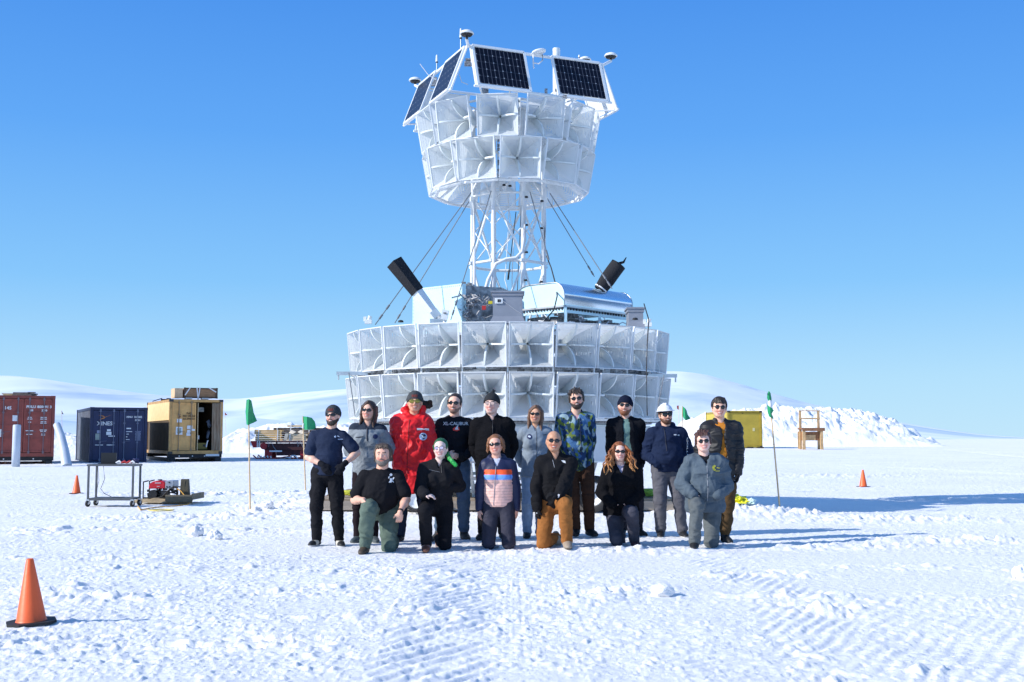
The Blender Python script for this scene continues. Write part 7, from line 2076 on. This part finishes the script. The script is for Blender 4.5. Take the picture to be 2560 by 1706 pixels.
# ------------------------------------------------------------ kneeling row
def wrist_watch(root, L, J, hp, made, s):
    wr, el = J['wr', 1], J['el', 1]; d = (wr - el).normalized(); o = MB(); o.tube(wr - d * .03, wr - d * .005, .036, n=16); o.build('watch', BLACK, root)
person('heavy-set man with grey beard in black tee and olive green trousers, kneeling', 955, 14.02, 1112, 958, H=1.78, kneel=True, sh=955, fat=1.30, skin=(.78, .43, .31),
       arms=[dict(w=(909, 1250, -.24), pole=(-.45, .9, .1), dir=(.15, -.35, -.9), palm=(.8, .3, 0), curl=.5), dict(w=(1000, 1281, -.28), pole=(.45, .9, .1), dir=(-.1, -.1, -1), palm=(-.2, 1, 0), curl=1.1)],
       legs=[dict(plant=True, f=(913, 1362, -.32), knee=(920, 1268, -.42), toe=(-.15, -1, 0)), dict(knee=(973, 1356, -.12), f=(985, 1345, .38), toe=(0, .3, -1), solevec=(0, 1, .2))], hip=(950, 1262, .08),
       hair=dict(style='grey_mane', col=(.070, .048, .034), vol=.014), beard=dict(col=(.19, .155, .13), len=.009), specs=None, head=dict(wide=1.16), smile=False,
       top=[dict(name='t_shirt', col=(.012, .012, .015), sleeve='short', inf=.018, hem=.40, wr=.008, ws=(7, 7, 7), decals=[('poly', 'shirt_print', WM, [circ(979, 1187, 3.4), [(974, 1191), (977, 1190), (976, 1196), (973, 1195)], [(985, 1193), (988, 1194), (985, 1199), (982, 1197)], [(978, 1195), (984, 1196), (987, 1207), (984, 1202), (981, 1206), (975, 1206)]])])],
       pants=dict(col=(.115, .155, .125), loose=.022, wr=.012, pocket=False), shoes=dict(col=(.075, .055, .038), sole=(.05, .04, .03)), extra=wrist_watch)

person('person with bright green ponytail, glasses and black pullover, kneeling', 1096, 14.25, 1098, 1102, H=1.70, kneel=True, sh=1097, female=True, fat=1.1, skin=(.86, .62, .54),
       arms=[dict(w=(1062, 1237, -.36), pole=(-.45, .9, -.5), dir=(1, -.2, -.15), palm=(0, .3, -1), curl=.35, thumb=(0, -1, .2)), dict(pocket=True, w=(1122, 1222, -.12), pole=(.45, .9, -.3))],
       legs=[dict(plant=True, f=(1066, 1358, -.30), knee=(1062, 1262, -.42), toe=(0, -1, 0)), dict(knee=(1112, 1348, -.10), f=(1096, 1340, .35), toe=(0, .3, -1), solevec=(0, 1, .2))], hip=(1092, 1258, .08),
       hair=dict(style='ponytail', col=(.012, .11, .04), col2=(.02, .50, .07), vol=.006), specs='glasses',
       top=[dict(name='pullover', col=(.014, .014, .017), inf=.030, hem=.44, collar=(.055, .072), vee=.06, wr=.009, decals=[('line', 'zip', ZIP, [(1104, 1160), (1106, 1182)], .005), ('line', 'yoke_seam', ZIPG, [(1075, 1174), (1102, 1180)], .0015)])],
       pants=dict(col=(.012, .012, .015), loose=.018, wr=.007), shoes=dict(col=(.14, .055, .035), sole=(.20, .09, .05), stripe=(.30, .20, .18)))

def puffer(V, T, c, d):
    z = V[:, 2]; t = (T == 1) & (V[:, 1] < .12)
    nv = np.array((.014, .02, .065)); c[:] = nv
    zz = d['shz'] - z
    c[t & (zz > .075)] = np.array((1.0, .11, .025)); c[t & (zz > .135)] = np.array((.16, .36, .85)); body = t & (zz > .195)
    st = np.sin(z * 2 * math.pi / .034)
    c[body] = (np.array((.92, .56, .48))[None, :] * np.where(st[body] > .82, .72, 1)[:, None])
    c[np.abs(V[:, 0] - d['scx']) > .175] = nv
    return c
person('woman in pink puffer jacket with orange and blue chest stripes, kneeling on both knees', 1246, 14.4, 1089, 1239, H=1.72, kneel=True, sh=1245, female=True, skin=(.80, .44, .33),
       arms=[dict(w=(1197, 1281, -.02), pole=(-.75, .6, 0), dir=(.05, -.05, -1), palm=(.8, .4, 0), curl=.3), dict(w=(1292, 1281, -.02), pole=(.75, .6, 0), dir=(-.05, -.05, -1), palm=(-.8, .4, 0), curl=.3)],
       legs=[dict(knee=(1222, 1352, -.14), f=(1222, 1345, .36), toe=(0, .3, -1), solevec=(0, 1, .2)), dict(knee=(1272, 1352, -.14), f=(1272, 1345, .36), toe=(0, .3, -1), solevec=(0, 1, .2))], hip=(1247, 1255, .0),
       hair=dict(style='bobwave', col=(.24, .10, .04), vol=.010), specs='wrap',
       top=[dict(name='pale_shirt', col=(.55, .58, .72), inf=.006, hem=.9, sleeve='none'), dict(name='puffer_jacket', col=(.62, .33, .28), inf=.030, sinf=.022, hem=.50, hood=.028, collar=(.035, .080), vee=.09, wr=.003, mat=SHELLC, colfn=puffer, decals=[('line', 'zip', ZIPG, [(1240, 1166), (1234, 1262)], .004)])],
       pants=dict(col=(.045, .045, .065), loose=.016, wr=.009), shoes=dict(col=(.03, .03, .035)))

def cuff_patch(root, L, J, hp, made, s):
    o = MB(); o.box(J['wr', 1] + Vector((0, -.042, -.0)), (.022, .006, .04), Matrix.Rotation(R(20), 3, 'Y')); o.build('glove_logo', WM, root)
    o = MB(); o.box(J['wr', 0] + Vector((0, -.04, -.05)), (.02, .006, .015)); o.build('glove_logo', WM, root)
person('bald man in black fleece jacket and rust brown trousers, kneeling on one knee', 1388, 14.3, 1078, 1384, H=1.80, kneel=True, sh=1390, skin=(.60, .31, .19),
       arms=[dict(w=(1343, 1272, -.05), pole=(-.75, .6, 0), dir=(.05, -.1, -1), palm=(.8, .3, 0), curl=.7), dict(w=(1392, 1250, -.42), pole=(.75, .6, -.5), dir=(-.75, -.2, .15), palm=(0, .4, -1), curl=.7)],
       legs=[dict(knee=(1358, 1345, -.12), f=(1392, 1336, .30), toe=(.2, .3, -1), solevec=(0, 1, .2)), dict(plant=True, f=(1418, 1358, -.34), knee=(1412, 1258, -.44), toe=(0.05, -1, 0))], hip=(1388, 1252, .08),
       hair=dict(style='bald', col=(.02, .015, .01)), specs='shades',
       top=[dict(name='fleece_jacket', col=(.011, .011, .013), inf=.026, hem=.46, collar=(.085, .074), vee=.05, mat=CLOTH, wr=.009, decals=[('line', 'zip', ZIPG, [(1381, 1150), (1385, 1168)], .003), ('poly', 'chest_logo', WM, [[(1402, 1151), (1407, 1151), (1412, 1152), (1413, 1158), (1407, 1156)]])])],
       pants=dict(col=(.32, .125, .035), loose=.018, wr=.009), shoes=dict(col=(.36, .29, .22), boot=True, sole=(.14, .11, .08)), gloves=dict(col=(.012, .012, .014)), extra=cuff_patch)

person('woman with long curly red hair in loose black fleece, kneeling', 1552, 14.8, 1108, 1548, H=1.68, kneel=True, sh=1552, female=True, fat=1.12, skin=(.86, .56, .45),
       arms=[dict(pocket=True, w=(1533, 1262, -.25), pole=(-.75, .6, -.2), dir=(.9, -.1, -.2), palm=(0, 1, 0), curl=.6), dict(pocket=True, w=(1572, 1260, -.25), pole=(.75, .6, -.2), dir=(-.9, -.1, -.2), palm=(0, 1, 0), curl=.6)],
       legs=[dict(knee=(1542, 1336, -.16), f=(1552, 1330, .25), toe=(.2, .3, -1), solevec=(0, 1, .2)), dict(plant=True, f=(1586, 1338, -.18), knee=(1580, 1285, -.40), toe=(.2, -1, 0))], hip=(1553, 1272, .10),
       hair=dict(style='curly', col=(.28, .085, .025), col2=(.50, .24, .08), vol=.014), specs='wrap',
       top=[dict(name='pale_shirt', col=(.55, .50, .62), inf=.006, hem=.7, sleeve='none'), dict(name='fleece_pullover', col=(.010, .010, .012), inf=.045, sinf=.034, hem=.36, long=.10, collar=(.03, .080), vee=.10, mat=FLEECE, wr=.008)],
       pants=dict(col=(.065, .065, .085), loose=.020, wr=.008), shoes=dict(col=(.07, .035, .045), sole=(.10, .05, .06)))

person('man in grey-blue jacket with small yellow emblem, kneeling at the right end', 1760, 14.35, 1080, 1757, H=1.74, kneel=True, sh=1762, fat=1.12, skin=(.86, .54, .44),
       arms=[dict(pocket=True, w=(1735, 1240, -.25), pole=(-.75, .6, -.3), dir=(.8, .1, -.4), palm=(0, 1, 0)), dict(pocket=True, w=(1792, 1240, -.22), pole=(.75, .6, -.3), dir=(-.8, .1, -.4), palm=(0, 1, 0))],
       legs=[dict(plant=True, f=(1736, 1352, -.32), knee=(1742, 1268, -.42), toe=(-.2, -1, 0)), dict(knee=(1778, 1343, -.12), f=(1785, 1335, .30), toe=(0, .3, -1), solevec=(0, 1, .2))], hip=(1762, 1252, .08),
       hair=dict(style='messy', col=(.075, .030, .022), vol=.014), specs='round',
       top=[dict(name='dark_undershirt', col=(.015, .015, .02), inf=.012, hem=.6, sleeve='none'), dict(name='jacket', col=(.095, .125, .155), inf=.042, sinf=.034, hem=.42, long=.06, collar=(.035, .085), vee=.12, wr=.012, decals=[('line', 'zip', ZIPG, [(1762, 1160), (1764, 1252)], .004),
                 ('poly', 'gear_emblem', PY_, [[(1776, 1164), (1781, 1162), (1785, 1165), (1781, 1167), (1780, 1171), (1784, 1174), (1780, 1177), (1776, 1174), (1774, 1169)]]), ('poly', 'emblem_text', PY_, [[(1786, 1168), (1795, 1169), (1795, 1171), (1786, 1170)], [(1783, 1176), (1794, 1176), (1794, 1178), (1783, 1178)]])])],
       pants=dict(col=(.12, .135, .14), loose=.020, wr=.010), shoes=dict(col=(.018, .018, .02)))
